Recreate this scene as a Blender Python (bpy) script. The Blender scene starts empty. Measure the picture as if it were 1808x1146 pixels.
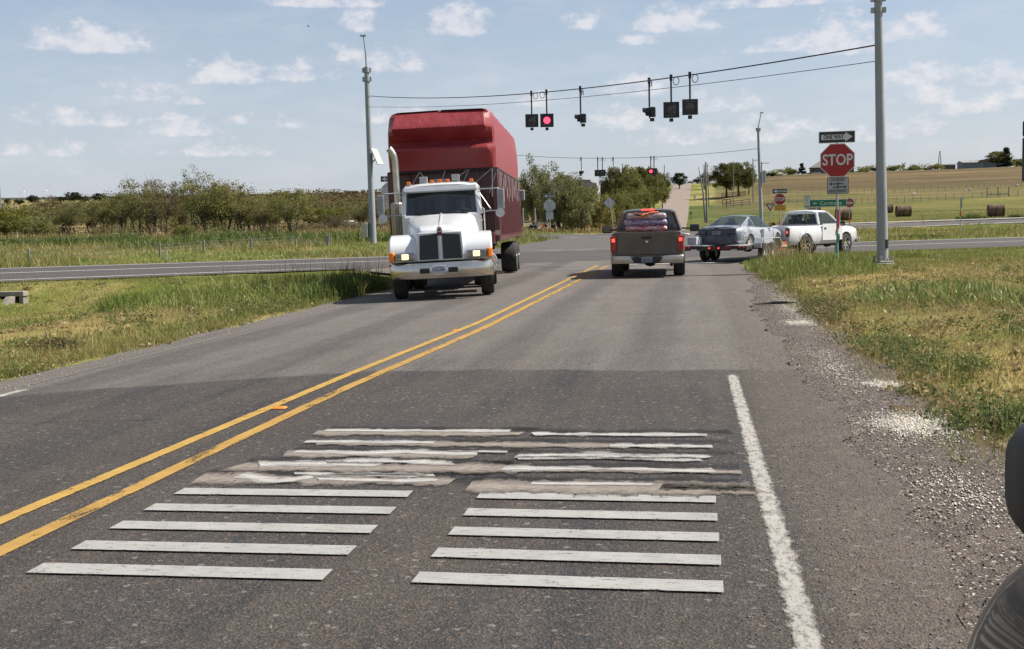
import bpy, bmesh, math, random
import numpy as np
from mathutils import Vector, Matrix, Euler
R = math.radians
rng = np.random.default_rng(7)
random.seed(7)
SC = bpy.context.scene
COL = SC.collection
# ------------------------------------------------------------------ camera
F = 2000.; CX, CY = 904., 573.; CH = 1.65; ROLL = .024
_u, _v = 1222 - CX, CY - 385
PITCH = math.atan((-_u*math.sin(ROLL) + _v*math.cos(ROLL))/F)
YAW = math.atan((_u*math.cos(ROLL) + _v*math.sin(ROLL))/F*math.cos(PITCH))
cd = bpy.data.cameras.new('camera'); cam = bpy.data.objects.new('camera', cd); COL.objects.link(cam)
cd.sensor_width = 36; cd.lens = 36*F/1808.; cd.clip_start = .05; cd.clip_end = 30000
cam.matrix_world = Matrix.Translation((0, 0, CH)) @ (Matrix.Rotation(YAW, 4, 'Z') @ Matrix.Rotation(R(90) - PITCH, 4, 'X') @ Matrix.Rotation(-ROLL, 4, 'Z'))
SC.camera = cam
SC.render.resolution_x, SC.render.resolution_y = 1024, 649

def ray(px, py):
    """direction of a sight line of the photograph (1808x1146 pixels) in world axes; used to survey where things stand"""
    u, v = px - CX, CY - py
    x = (u*math.cos(ROLL) + v*math.sin(ROLL))/F; z = (-u*math.sin(ROLL) + v*math.cos(ROLL))/F
    Y = math.cos(PITCH) + z*math.sin(PITCH); Z = -math.sin(PITCH) + z*math.cos(PITCH)
    return Vector((x*math.cos(YAW) - Y*math.sin(YAW), x*math.sin(YAW) + Y*math.cos(YAW), Z))
def at(px, py, Y):
    d = ray(px, py); t = Y/d.y
    return Vector((d.x*t, Y, CH + d.z*t))
# ------------------------------------------------------------------ sun, sky, exposure
SUN_EL, SUN_AZ = 47., 76.          # azimuth from +Y (straight on) towards +X (right)
sl = bpy.data.lights.new('sun', 'SUN'); sl.energy = 5.0; sl.angle = R(.53); sl.color = (1, .945, .86)
so = bpy.data.objects.new('sun', sl); COL.objects.link(so)
sd = Vector((math.sin(R(SUN_AZ))*math.cos(R(SUN_EL)), math.cos(R(SUN_AZ))*math.cos(R(SUN_EL)), math.sin(R(SUN_EL))))
so.rotation_euler = sd.to_track_quat('Z', 'Y').to_euler(); so.location = (40, 20, 60)
SC.view_settings.view_transform = 'Standard'; SC.view_settings.look = 'None'
SC.view_settings.exposure = 0.8; SC.view_settings.gamma = 1
W = bpy.data.worlds.new('World'); SC.world = W; W.use_nodes = True
wt = W.node_tree; wt.nodes.clear()
def wn(t, **k):
    n = wt.nodes.new(t)
    for a, b in k.items(): setattr(n, a, b)
    return n
def wl(a, b): wt.links.new(a, b)
def wmath(op, a, b=None, c=None):
    n = wn('ShaderNodeMath', operation=op)
    for i, s in enumerate((a, b, c)):
        if s is None: continue
        if isinstance(s, (int, float)): n.inputs[i].default_value = s
        else: wl(s, n.inputs[i])
    return n.outputs[0]
sky = wn('ShaderNodeTexSky', sky_type='NISHITA', sun_disc=False, sun_elevation=R(SUN_EL), sun_rotation=R(SUN_AZ))
sky.altitude = 100; sky.air_density = 1.0; sky.dust_density = 1.2; sky.ozone_density = 1.5
tc = wn('ShaderNodeTexCoord'); sx = wn('ShaderNodeSeparateXYZ'); wl(tc.outputs['Generated'], sx.inputs[0])
az = wmath('MULTIPLY', wmath('ARCTAN2', sx.outputs[0], sx.outputs[1]), 57.2958)
el = wmath('MULTIPLY', wmath('ARCSINE', sx.outputs[2]), 57.2958)
cb = wn('ShaderNodeCombineXYZ'); wl(az, cb.inputs[0]); wl(el, cb.inputs[1])
# cumulus: flat-bottomed heaps at a bearing and height in the sky, edges broken up by noise
nz = wn('ShaderNodeTexNoise'); nz.inputs['Scale'].default_value = .85; nz.inputs['Detail'].default_value = 7; nz.inputs['Roughness'].default_value = .62
mp = wn('ShaderNodeVectorMath', operation='MULTIPLY'); mp.inputs[1].default_value = (1, 1.5, 1); wl(cb.outputs[0], mp.inputs[0]); wl(mp.outputs[0], nz.inputs['Vector'])
CLOUDS = [  # photo x, y of the base centre, half width, height, strength
    (158, 84, 95, 42, 1), (570, 8, 105, 22, .9), (632, 48, 38, 34, .9), (815, 50, 62, 48, 1), (1028, 44, 32, 30, .75), (1190, 48, 82, 36, 1),
    (1130, 76, 34, 16, .6), (1360, 8, 130, 16, .7), (1480, 80, 75, 52, .95), (1610, 62, 60, 38, .8), (1430, 84, 120, 20, .55), (400, 140, 75, 40, .8), (530, 136, 60, 30, .75), (690, 120, 60, 36, .7),
    (250, 170, 70, 30, .55), (330, 182, 24, 14, .6), (200, 218, 34, 22, .6), (310, 232, 70, 30, .8), (120, 215, 70, 24, .45), (430, 215, 30, 20, .5), (520, 222, 28, 18, .5),
    (1130, 160, 62, 36, .8), (960, 182, 50, 24, .55), (1280, 190, 60, 30, .6), (1100, 222, 60, 34, .65), (1350, 240, 90, 36, .5), (1620, 140, 70, 30, .75), (1640, 178, 60, 30, .75), (1710, 196, 70, 24, .65),
    (1770, 140, 60, 36, .7), (1800, 170, 40, 22, .6), (700, 210, 60, 24, .45), (620, 100, 40, 20, .4), (1200, 250, 80, 26, .4), (90, 270, 80, 18, .35), (380, 270, 90, 20, .35), (1560, 240, 100, 26, .45)]
acc = None; shade = None
for (px, py, hw, hh, st) in CLOUDS:
    d = ray(px, py).normalized(); a0 = math.degrees(math.atan2(d.x, d.y)); e0 = math.degrees(math.asin(d.z))
    sa = hw/F*57.3/math.cos(R(12)); se = hh/F*57.3
    q = wn('ShaderNodeVectorMath', operation='MULTIPLY_ADD'); wl(cb.outputs[0], q.inputs[0])
    q.inputs[1].default_value = (1/sa, 1/se, 0); q.inputs[2].default_value = (-a0/sa, -e0/se, 0)
    s = wn('ShaderNodeSeparateXYZ'); wl(q.outputs[0], s.inputs[0])
    v = wmath('MAXIMUM', s.outputs[1], wmath('MULTIPLY', s.outputs[1], -3.5))
    r2 = wmath('MULTIPLY_ADD', s.outputs[0], s.outputs[0], wmath('MULTIPLY', v, v))
    m = wmath('MULTIPLY_ADD', r2, -.8*st, .8*st + .12)
    acc = m if acc is None else wmath('MAXIMUM', acc, m)
cl = wmath('ADD', wmath('MAXIMUM', acc, -1.2), wmath('MULTIPLY_ADD', nz.outputs[0], 3.0, -1.55))
mr = wn('ShaderNodeMapRange', interpolation_type='SMOOTHSTEP'); wl(cl, mr.inputs[0])
mr.inputs[1].default_value = -.15; mr.inputs[2].default_value = .9; mr.inputs[3].default_value = 0; mr.inputs[4].default_value = .72
# thin high veil, stronger towards the horizon
n2 = wn('ShaderNodeTexNoise'); n2.inputs['Scale'].default_value = .16; n2.inputs['Detail'].default_value = 5; n2.inputs['Roughness'].default_value = .6
m2 = wn('ShaderNodeVectorMath', operation='MULTIPLY'); m2.inputs[1].default_value = (1, 3.2, 1); wl(cb.outputs[0], m2.inputs[0]); wl(m2.outputs[0], n2.inputs['Vector'])
veil = wn('ShaderNodeMapRange'); wl(n2.outputs[0], veil.inputs[0]); veil.inputs[1].default_value = .45; veil.inputs[2].default_value = .75; veil.inputs[3].default_value = 0; veil.inputs[4].default_value = .28
hz = wn('ShaderNodeMapRange'); wl(el, hz.inputs[0]); hz.inputs[1].default_value = 0; hz.inputs[2].default_value = 11; hz.inputs[3].default_value = .8; hz.inputs[4].default_value = .35
fac = wmath('MAXIMUM', mr.outputs[0], wmath('MAXIMUM', veil.outputs[0], 0))
nc = wn('ShaderNodeMapRange'); wl(nz.outputs[0], nc.inputs[0]); nc.inputs[1].default_value = .35; nc.inputs[2].default_value = .75
cc = wn('ShaderNodeMix', data_type='RGBA'); wl(nc.outputs[0], cc.inputs[0]); cc.inputs[6].default_value = (6.1, 6.1, 6.7, 1); cc.inputs[7].default_value = (7.5, 7.25, 7.2, 1)
m0 = wn('ShaderNodeMix', data_type='RGBA'); wl(hz.outputs[0], m0.inputs[0]); wl(sky.outputs[0], m0.inputs[6]); m0.inputs[7].default_value = (4.75, 5.15, 5.95, 1)
m1 = wn('ShaderNodeMix', data_type='RGBA'); wl(fac, m1.inputs[0]); wl(m0.outputs[2], m1.inputs[6]); wl(cc.outputs[2], m1.inputs[7])
bg = wn('ShaderNodeBackground'); bg.inputs['Strength'].default_value = .071; wl(m1.outputs[2], bg.inputs[0])
wo = wn('ShaderNodeOutputWorld'); wl(bg.outputs[0], wo.inputs[0])
# ------------------------------------------------------------------ materials
MATS = {}
KA = .69      # reflectances were sampled for exposure .3; the scene is exposed at .8
def nt(m):
    m.use_nodes = True; t = m.node_tree; b = t.nodes['Principled BSDF']; return t, b
class NB:
    """small node-building helper"""
    def __init__(s, t): s.t = t
    def n(s, ty, ins=None, **k):
        n = s.t.nodes.new(ty)
        for a, b in k.items(): setattr(n, a, b)
        for a, b in (ins or {}).items(): s.set(n.inputs[a], b)
        return n
    def set(s, sock, v):
        if hasattr(v, 'is_linked') or hasattr(v, 'links'): s.t.links.new(v, sock)
        else:
            if hasattr(sock.default_value, '__len__') and not hasattr(v, '__len__'): v = (v,)*len(sock.default_value)
            if hasattr(sock.default_value, '__len__') and len(sock.default_value) == 4 and len(v) == 3: v = (*v, 1)
            sock.default_value = v
    def math(s, op, a, b=None, c=None, clamp=False):
        n = s.n('ShaderNodeMath', operation=op, use_clamp=clamp)
        for i, v in enumerate((a, b, c)):
            if v is not None: s.set(n.inputs[i], v)
        return n.outputs[0]
    def noise(s, vec, scale, detail=4, rough=.55, dist=0):
        n = s.n('ShaderNodeTexNoise', {'Vector': vec, 'Scale': scale, 'Detail': detail, 'Roughness': rough, 'Distortion': dist}); return n.outputs[0]
    def rng(s, v, a, b, c=0., d=1., smooth=False):
        n = s.n('ShaderNodeMapRange', {0: v, 1: a, 2: b, 3: c, 4: d}, interpolation_type='SMOOTHSTEP' if smooth else 'LINEAR'); return n.outputs[0]
    def mix(s, f, a, b, blend='MIX'):
        n = s.n('ShaderNodeMix', data_type='RGBA', blend_type=blend); s.set(n.inputs[0], f); s.set(n.inputs[6], a); s.set(n.inputs[7], b); return n.outputs[2]
    def scale(s, vec, k):
        n = s.n('ShaderNodeVectorMath', {0: vec, 1: k}, operation='MULTIPLY'); return n.outputs[0]
    def bump(s, h, strength, dist):
        n = s.n('ShaderNodeBump', {'Height': h, 'Strength': strength, 'Distance': dist}); return n.outputs[0]
def pm(name, col, rough=.6, metal=0, var=.12, scale=6., bump=0., coat=0, dirt=None, dirt_amt=.0, emit=None, espec=None, stretch=(1, 1, 1)):
    """painted / plain surface: colour drifting with noise, roughness drifting too, optional dirt patches and bump"""
    if name in MATS: return MATS[name]
    m = bpy.data.materials.new(name); t, b = nt(m); k = NB(t)
    co = k.n('ShaderNodeTexCoord').outputs['Object']
    if stretch != (1, 1, 1): co = k.scale(co, stretch)
    n1 = k.noise(co, scale, 5, .6)
    if not metal and not coat > .55: col = tuple(c*.8 for c in col); dirt = dirt and tuple(c*.8 for c in dirt)
    lo = tuple(c*(1 - var) for c in col); hi = tuple(min(1, c*(1 + var)) for c in col)
    c = k.mix(k.rng(n1, .3, .7), lo, hi)
    if dirt:
        n2 = k.noise(co, scale*.45, 6, .7)
        c = k.mix(k.rng(n2, .5, .72, 0, dirt_amt), c, dirt)
    k.set(b.inputs['Base Color'], c)
    k.set(b.inputs['Roughness'], k.rng(n1, .2, .8, max(.02, rough*.85), min(1, rough*1.15)))
    b.inputs['Metallic'].default_value = metal
    if coat: b.inputs['Coat Weight'].default_value = coat; b.inputs['Coat Roughness'].default_value = .07 if name == 'black glossy paint' else .04
    if espec is not None: b.inputs['Specular IOR Level'].default_value = espec
    if bump: k.set(b.inputs['Normal'], k.bump(k.noise(co, scale*4, 4), bump, .01))
    if emit: b.inputs['Emission Color'].default_value = (*emit[0], 1); b.inputs['Emission Strength'].default_value = emit[1]
    MATS[name] = m; return m
def glass_mat(name, tint, refl=1.0):
    if name in MATS: return MATS[name]
    m = bpy.data.materials.new(name); m.use_nodes = True; t = m.node_tree; t.nodes.clear(); k = NB(t)
    tr = k.n('ShaderNodeBsdfTransparent', {'Color': tint}); gl = k.n('ShaderNodeBsdfGlossy', {'Color': (refl,)*3, 'Roughness': .02})
    bk = k.n('ShaderNodeNewGeometry').outputs['Backfacing']; fr = k.n('ShaderNodeFresnel', {'IOR': k.math('MULTIPLY_ADD', bk, 1/1.5 - 1.5, 1.5)}); mx = k.n('ShaderNodeMixShader', {0: k.math('ADD', fr.outputs[0], .03), 1: tr.outputs[0], 2: gl.outputs[0]})
    o = k.n('ShaderNodeOutputMaterial', {0: mx.outputs[0]}); MATS[name] = m; return m
def leaf_mat(name, colA, colB, colC=None, trans=.42):
    """foliage: colour varies leaf by leaf and clump by clump through the 'tint' attribute"""
    m = bpy.data.materials.new(name); m.use_nodes = True; t = m.node_tree; t.nodes.clear(); k = NB(t)
    at_ = k.n('ShaderNodeAttribute', attribute_name='tint'); s = k.n('ShaderNodeSeparateColor', {0: at_.outputs['Color']})
    colA, colB = tuple(q*KA for q in colA), tuple(q*KA for q in colB); colC = colC and tuple(q*KA for q in colC)
    c = k.mix(s.outputs[0], colA, colB)
    if colC: c = k.mix(k.rng(s.outputs[1], .72, .95), c, colC)
    oi = k.n('ShaderNodeObjectInfo'); c = k.mix(1., c, k.mix(oi.outputs['Random'], (.82, .86, .8), (1.15, 1.1, 1.05)), 'MULTIPLY')
    d = k.n('ShaderNodeBsdfDiffuse', {'Color': c}); tl = k.n('ShaderNodeBsdfTranslucent', {'Color': c})
    mx = k.n('ShaderNodeMixShader', {0: trans, 1: d.outputs[0], 2: tl.outputs[0]}); k.n('ShaderNodeOutputMaterial', {0: mx.outputs[0]}); MATS[name] = m; return m
def blade_mat(name, trans=.3):
    m = bpy.data.materials.new(name); m.use_nodes = True; t = m.node_tree; t.nodes.clear(); k = NB(t)
    c = k.n('ShaderNodeAttribute', attribute_name='col').outputs['Color']
    d = k.n('ShaderNodeBsdfDiffuse', {'Color': c}); tl = k.n('ShaderNodeBsdfTranslucent', {'Color': c}); gl = k.n('ShaderNodeBsdfGlossy', {'Color': (.8, .85, .7), 'Roughness': .45})
    mx = k.n('ShaderNodeMixShader', {0: trans, 1: d.outputs[0], 2: tl.outputs[0]}); m3 = k.n('ShaderNodeMixShader', {0: .02, 1: mx.outputs[0], 2: gl.outputs[0]})
    k.n('ShaderNodeOutputMaterial', {0: m3.outputs[0]}); MATS[name] = m; return m
# ------------------------------------------------------------------ mesh and object helpers
class MB:
    """collects shapes, then links them as ONE mesh object"""
    def __init__(s): s.v = []; s.f = []; s.mi = []; s.cur = 0
    def add(s, vs, fs):
        o = len(s.v); s.v += [tuple(v) for v in vs]; s.f += [tuple(i + o for i in f) for f in fs]; s.mi += [s.cur]*len(fs); return s
    def box(s, c, d, rot=None, bev=0):
        x, y, z = d[0]/2, d[1]/2, d[2]/2
        if bev:
            b = min(bev, x*.9, y*.9, z*.9); vs = []
            for sz in (-1, 1):
                for (ix, iz) in (((0, 1), (1, 0)) if sz == 1 else ((1, 0), (0, 1))):
                    pass
            bm = bmesh.new(); bmesh.ops.create_cube(bm, size=1); bmesh.ops.scale(bm, vec=d, verts=bm.verts)
            bmesh.ops.bevel(bm, geom=bm.edges[:], offset=b, segments=2, affect='EDGES', profile=.5)
            bm.verts.index_update(); vs = [v.co.copy() for v in bm.verts]; fs = [[v.index for v in f.verts] for f in bm.faces]; bm.free()
        else:
            vs = [Vector((a*x, b*y, e*z)) for e in (-1, 1) for b in (-1, 1) for a in (-1, 1)]
            fs = [(0, 2, 3, 1), (4, 5, 7, 6), (0, 1, 5, 4), (2, 6, 7, 3), (0, 4, 6, 2), (1, 3, 7, 5)]
        m = Matrix.Translation(c) @ (Euler(rot).to_matrix().to_4x4() if rot else Matrix())
        return s.add([m @ v for v in vs], fs)
    def bar(s, a, b, w, h=None, up=(0, 0, 1)):
        a, b = Vector(a), Vector(b); h = h or w; d = (b - a).normalized(); u = Vector(up)
        if abs(d.dot(u)) > .98: u = Vector((0, 1, 0))
        x = d.cross(u).normalized(); z = x.cross(d)
        vs = [p + x*(i*w/2) + z*(j*h/2) for p in (a, b) for (i, j) in ((-1, -1), (1, -1), (1, 1), (-1, 1))]
        return s.add(vs, [(3, 2, 1, 0), (4, 5, 6, 7), (0, 1, 5, 4), (1, 2, 6, 5), (2, 3, 7, 6), (3, 0, 4, 7)])
    def tube(s, pts, r, n=8, cap=True):
        pts = [Vector(p) for p in pts]; rs = r if hasattr(r, '__len__') else [r]*len(pts); vs = []; fs = []; px = None
        for i, p in enumerate(pts):
            d = (pts[min(i + 1, len(pts) - 1)] - pts[max(i - 1, 0)])
            d = d.normalized() if d.length > 1e-9 else Vector((0, 0, 1))
            if px is None: px = d.orthogonal().normalized()
            px = (px - d*px.dot(d)); px = px.normalized() if px.length > 1e-6 else d.orthogonal().normalized()
            y = d.cross(px)
            vs += [p + (px*math.cos(2*math.pi*k/n) + y*math.sin(2*math.pi*k/n))*rs[i] for k in range(n)]
        for i in range(len(pts) - 1):
            for k in range(n): fs.append((i*n + k, i*n + (k + 1) % n, (i + 1)*n + (k + 1) % n, (i + 1)*n + k))
        if cap: fs += [tuple(range(n))[::-1], tuple((len(pts) - 1)*n + k for k in range(n))]
        return s.add(vs, fs)
    def lathe(s, prof, n=24, m=None, closed=False):
        """profile of (radius, height) round the local z axis"""
        m = m or Matrix(); vs = []; fs = []; L = len(prof)
        for (r, z) in prof: vs += [m @ Vector((r*math.cos(2*math.pi*k/n), r*math.sin(2*math.pi*k/n), z)) for k in range(n)]
        for i in range(L if closed else L - 1):
            j = (i + 1) % L
            for k in range(n): fs.append((i*n + k, i*n + (k + 1) % n, j*n + (k + 1) % n, j*n + k))
        if not closed:
            if prof[0][0] > 1e-6: fs.append(tuple(range(n))[::-1])
            if prof[-1][0] > 1e-6: fs.append(tuple((L - 1)*n + k for k in range(n)))
        return s.add(vs, fs)
    def prism(s, poly, h, m=None):
        """polygon in local xy pushed along local z by h"""
        m = m or Matrix(); n = len(poly)
        vs = [m @ Vector((x, y, 0)) for x, y in poly] + [m @ Vector((x, y, h)) for x, y in poly]
        return s.add(vs, [tuple(range(n))[::-1], tuple(range(n, 2*n))] + [(i, (i + 1) % n, n + (i + 1) % n, n + i) for i in range(n)])
    def loft(s, secs, cap=True, closed=True):
        n = len(secs[0]); vs = [p for q in secs for p in q]; fs = []
        for i in range(len(secs) - 1):
            for k in range(n if closed else n - 1): fs.append((i*n + k, i*n + (k + 1) % n, (i + 1)*n + (k + 1) % n, (i + 1)*n + k))
        if cap: fs += [tuple(range(n))[::-1], tuple((len(secs) - 1)*n + k for k in range(n))]
        return s.add(vs, fs)
    def quad(s, a, b, c, d): return s.add([a, b, c, d], [(0, 1, 2, 3)])
    def mesh(s, name='m', fix=True):
        me = bpy.data.meshes.new(name); me.from_pydata(s.v, [], s.f)
        for i, p in enumerate(me.polygons): p.material_index = s.mi[i]
        if fix:
            bm = bmesh.new(); bm.from_mesh(me); bmesh.ops.recalc_face_normals(bm, faces=bm.faces); bm.to_mesh(me); bm.free()
        return me
    def build(s, name, mats, parent=None, smooth=None, bev=0, sub=0, fix=True, seg=2):
        return link(name, s.mesh(name, fix), mats, parent, smooth, bev, sub, seg)
def link(name, me, mats, parent=None, smooth=None, bev=0, sub=0, seg=2):
    o = bpy.data.objects.new(name, me); COL.objects.link(o)
    for m in (mats if isinstance(mats, (list, tuple)) else [mats]): me.materials.append(m)
    if parent: o.parent = parent
    if smooth is not None or sub:
        me.polygons.foreach_set('use_smooth', [True]*len(me.polygons))
        if smooth: me.set_sharp_from_angle(angle=R(smooth))
    if bev:
        b = o.modifiers.new('bevel', 'BEVEL'); b.width = bev; b.segments = seg; b.limit_method = 'ANGLE'; b.angle_limit = R(35); b.harden_normals = False
    if sub:
        q = o.modifiers.new('subdivision', 'SUBSURF'); q.levels = q.render_levels = sub
    return o
def tag(o, label=None, cat=None, group=None, kind=None):
    for a, b in (('label', label), ('category', cat), ('group', group), ('kind', kind)):
        if b: o[a] = b
    return o
def thing(name, label, cat, loc=(0, 0, 0), rz=0, group=None):
    o = bpy.data.objects.new(name, None); COL.objects.link(o); o.location = loc; o.rotation_euler = (0, 0, rz); o.empty_display_size = .2
    return tag(o, label, cat, group)
def dup(o, loc=None, rz=None, scale=None, label=None, group=None):
    c = o.copy(); COL.objects.link(c)
    if loc is not None: c.location = loc
    if rz is not None: c.rotation_euler = (c.rotation_euler[0], c.rotation_euler[1], rz)
    if scale is not None: c.scale = scale if hasattr(scale, '__len__') else (scale,)*3
    if label: c['label'] = label
    if group: c['group'] = group
    for ch in o.children:
        d = ch.copy(); COL.objects.link(d); d.parent = c
        for g in ch.children:
            e = g.copy(); COL.objects.link(e); e.parent = d
    return c
def booled(me, cutters):
    """mesh with the cutter meshes taken out of it"""
    o = bpy.data.objects.new('tmp', me); COL.objects.link(o); tmp = []
    for c in cutters:
        co = bpy.data.objects.new('cut', c); COL.objects.link(co); tmp.append(co)
        b = o.modifiers.new('b', 'BOOLEAN'); b.object = co; b.operation = 'DIFFERENCE'; b.solver = 'EXACT'
    bpy.context.view_layer.update(); dg = bpy.context.evaluated_depsgraph_get()
    out = bpy.data.meshes.new_from_object(o.evaluated_get(dg))
    for q in tmp + [o]: bpy.data.objects.remove(q, do_unlink=True)
    return out
FONT = None
def text_mesh(s, size, xs=1., bold=0., depth=.001):
    cu = bpy.data.curves.new('t', 'FONT'); cu.body = s; cu.size = size; cu.align_x = 'CENTER'; cu.align_y = 'CENTER'; cu.offset = bold; cu.extrude = depth; cu.resolution_u = 3
    o = bpy.data.objects.new('t', cu); COL.objects.link(o); bpy.context.view_layer.update()
    me = bpy.data.meshes.new_from_object(o.evaluated_get(bpy.context.evaluated_depsgraph_get()))
    bpy.data.objects.remove(o, do_unlink=True)
    me.transform(Matrix.Scale(xs, 4, (1, 0, 0))); return me
def text_part(s, size, c, mat, parent, xs=1., bold=0., name='lettering', face=None):
    """lettering on an upright panel that looks towards local -y (or turned by matrix face); c is its centre"""
    me = text_mesh(s, size, xs, bold)
    m = Matrix.Translation(c) @ (face or Matrix()) @ Matrix.Rotation(R(90), 4, 'X')
    me.transform(m); me.materials.append(mat); o = bpy.data.objects.new(name, me); COL.objects.link(o); o.parent = parent; return o
# value noise for terrain and planting
def vnoise(x, y, seed=0):
    xi = np.floor(x).astype(np.int64); yi = np.floor(y).astype(np.int64); fx = x - xi; fy = y - yi
    fx = fx*fx*(3 - 2*fx); fy = fy*fy*(3 - 2*fy)
    def h(a, b):
        n = (a*374761393 + b*668265263 + seed*982451653) & 0x7fffffff
        n = ((n ^ (n >> 13))*1274126177) & 0x7fffffff
        return ((n ^ (n >> 16)) & 0xffff)/65535.
    return (h(xi, yi)*(1 - fx) + h(xi + 1, yi)*fx)*(1 - fy) + (h(xi, yi + 1)*(1 - fx) + h(xi + 1, yi + 1)*fx)*fy
def fbm(x, y, seed=0, o=4):
    t = 0; a = .5; n = 0
    for i in range(o): t = t + a*vnoise(x*2**i, y*2**i, seed + i); n += a; a *= .55
    return t/n
def sstep(a, b, x):
    t = np.clip((x - a)/(b - a), 0, 1); return t*t*(3 - 2*t)
# ------------------------------------------------------------------ lie of the land
PROF = [(-14., [(0, 0), (85, 0), (115, .35), (140, .7), (220, 1.6), (300, 4), (500, 9.5), (700, 17), (1000, 29), (1500, 46), (2200, 62), (6000, 60)]),
        (-8.5, [(0, 0), (100, 0), (130, .4), (160, .7), (250, 2), (350, 5), (500, 12), (700, 17), (900, 16), (6000, 16)]),
        (-3.6, [(0, 0), (108, 0), (150, .2), (200, 1.1), (265, 2.9), (318, 5.4), (400, 10), (500, 16.3), (560, 17.3), (640, 15), (900, 4), (6000, 0)]),
        (1.5, [(0, 0), (108, 0), (150, .2), (200, 1.1), (265, 2.9), (318, 5.4), (400, 11), (500, 17.), (560, 18.3), (640, 17), (900, 6), (6000, 0)]),
        (4.5, [(0, 0), (90, 0), (118, .1), (155, .85), (220, 2.4), (280, 4.7), (400, 12), (550, 21), (620, 23), (720, 22), (1000, 10), (6000, 0)])]
def Hbase(x, y):
    D = np.hypot(x, y); th = np.degrees(np.arctan2(x, y)); out = 0
    ks = [p[0] for p in PROF]
    hs = [(np.interp(D*.94, *zip(*p[1])) + np.interp(D, *zip(*p[1])) + np.interp(D*1.06, *zip(*p[1])))/3 for p in PROF]
    thc = np.clip(th, ks[0], ks[-1])
    for i in range(len(ks) - 1):
        w = np.clip((thc - ks[i])/(ks[i + 1] - ks[i]), 0, 1); sel = (thc >= ks[i]) & (thc <= ks[i + 1])
        out = np.where(sel, hs[i]*(1 - w) + hs[i + 1]*w, out)
    return np.where(y > 0, out, 0)
def skew(x, y): return y - .42*x
def H(x, y):
    x = np.asarray(x, float); y = np.asarray(y, float)
    z = Hbase(x, y); s = skew(x, y)
    z = z - .024*np.clip(-3.3 - x, 0, 4.9)*(1 - sstep(30, 46, y))*(y < 60)              # crown of the near road
    z = z - .75*np.exp(-((x + 18)/4.2)**4)*(1 - sstep(33, 36.5, y))                      # ditch left of the road
    z = z + .17*sstep(1.9, 4.5, x)*(1 - sstep(42, 46, s))                                # verge on the right
    z = z + .45*sstep(-14, -22, x)*sstep(67, 80, s)*(1 - sstep(150, 180, s))              # mounded median on the left
    return z
def offroad(x, y):
    """1 on grass, 0 on anything paved"""
    s = skew(x, y)
    a = (x > -8.2) & (x < 1.6) & (y < 56); b = (s > 47) & (s < 65) ; c = (s > 109.8) & (s < 127.2) & (x > -15)
    d = (x > -12.2) & (x < 2.6) & (s > 60) & (s < 128); e = (x > -8.3) & (x < -.8) & (y > 118) & (y < 600)
    f = (x > -12.6) & (x <= -8) & (s < 48) & (s > 36 + (-8 - x)*2.2) & (y < 40)
    return 1. - (a | b | c | d | e | f)
def lerp(a, b, t): return np.asarray(a)[None, :]*(1 - t[:, None]) + np.asarray(b)[None, :]*t[:, None]
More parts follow.
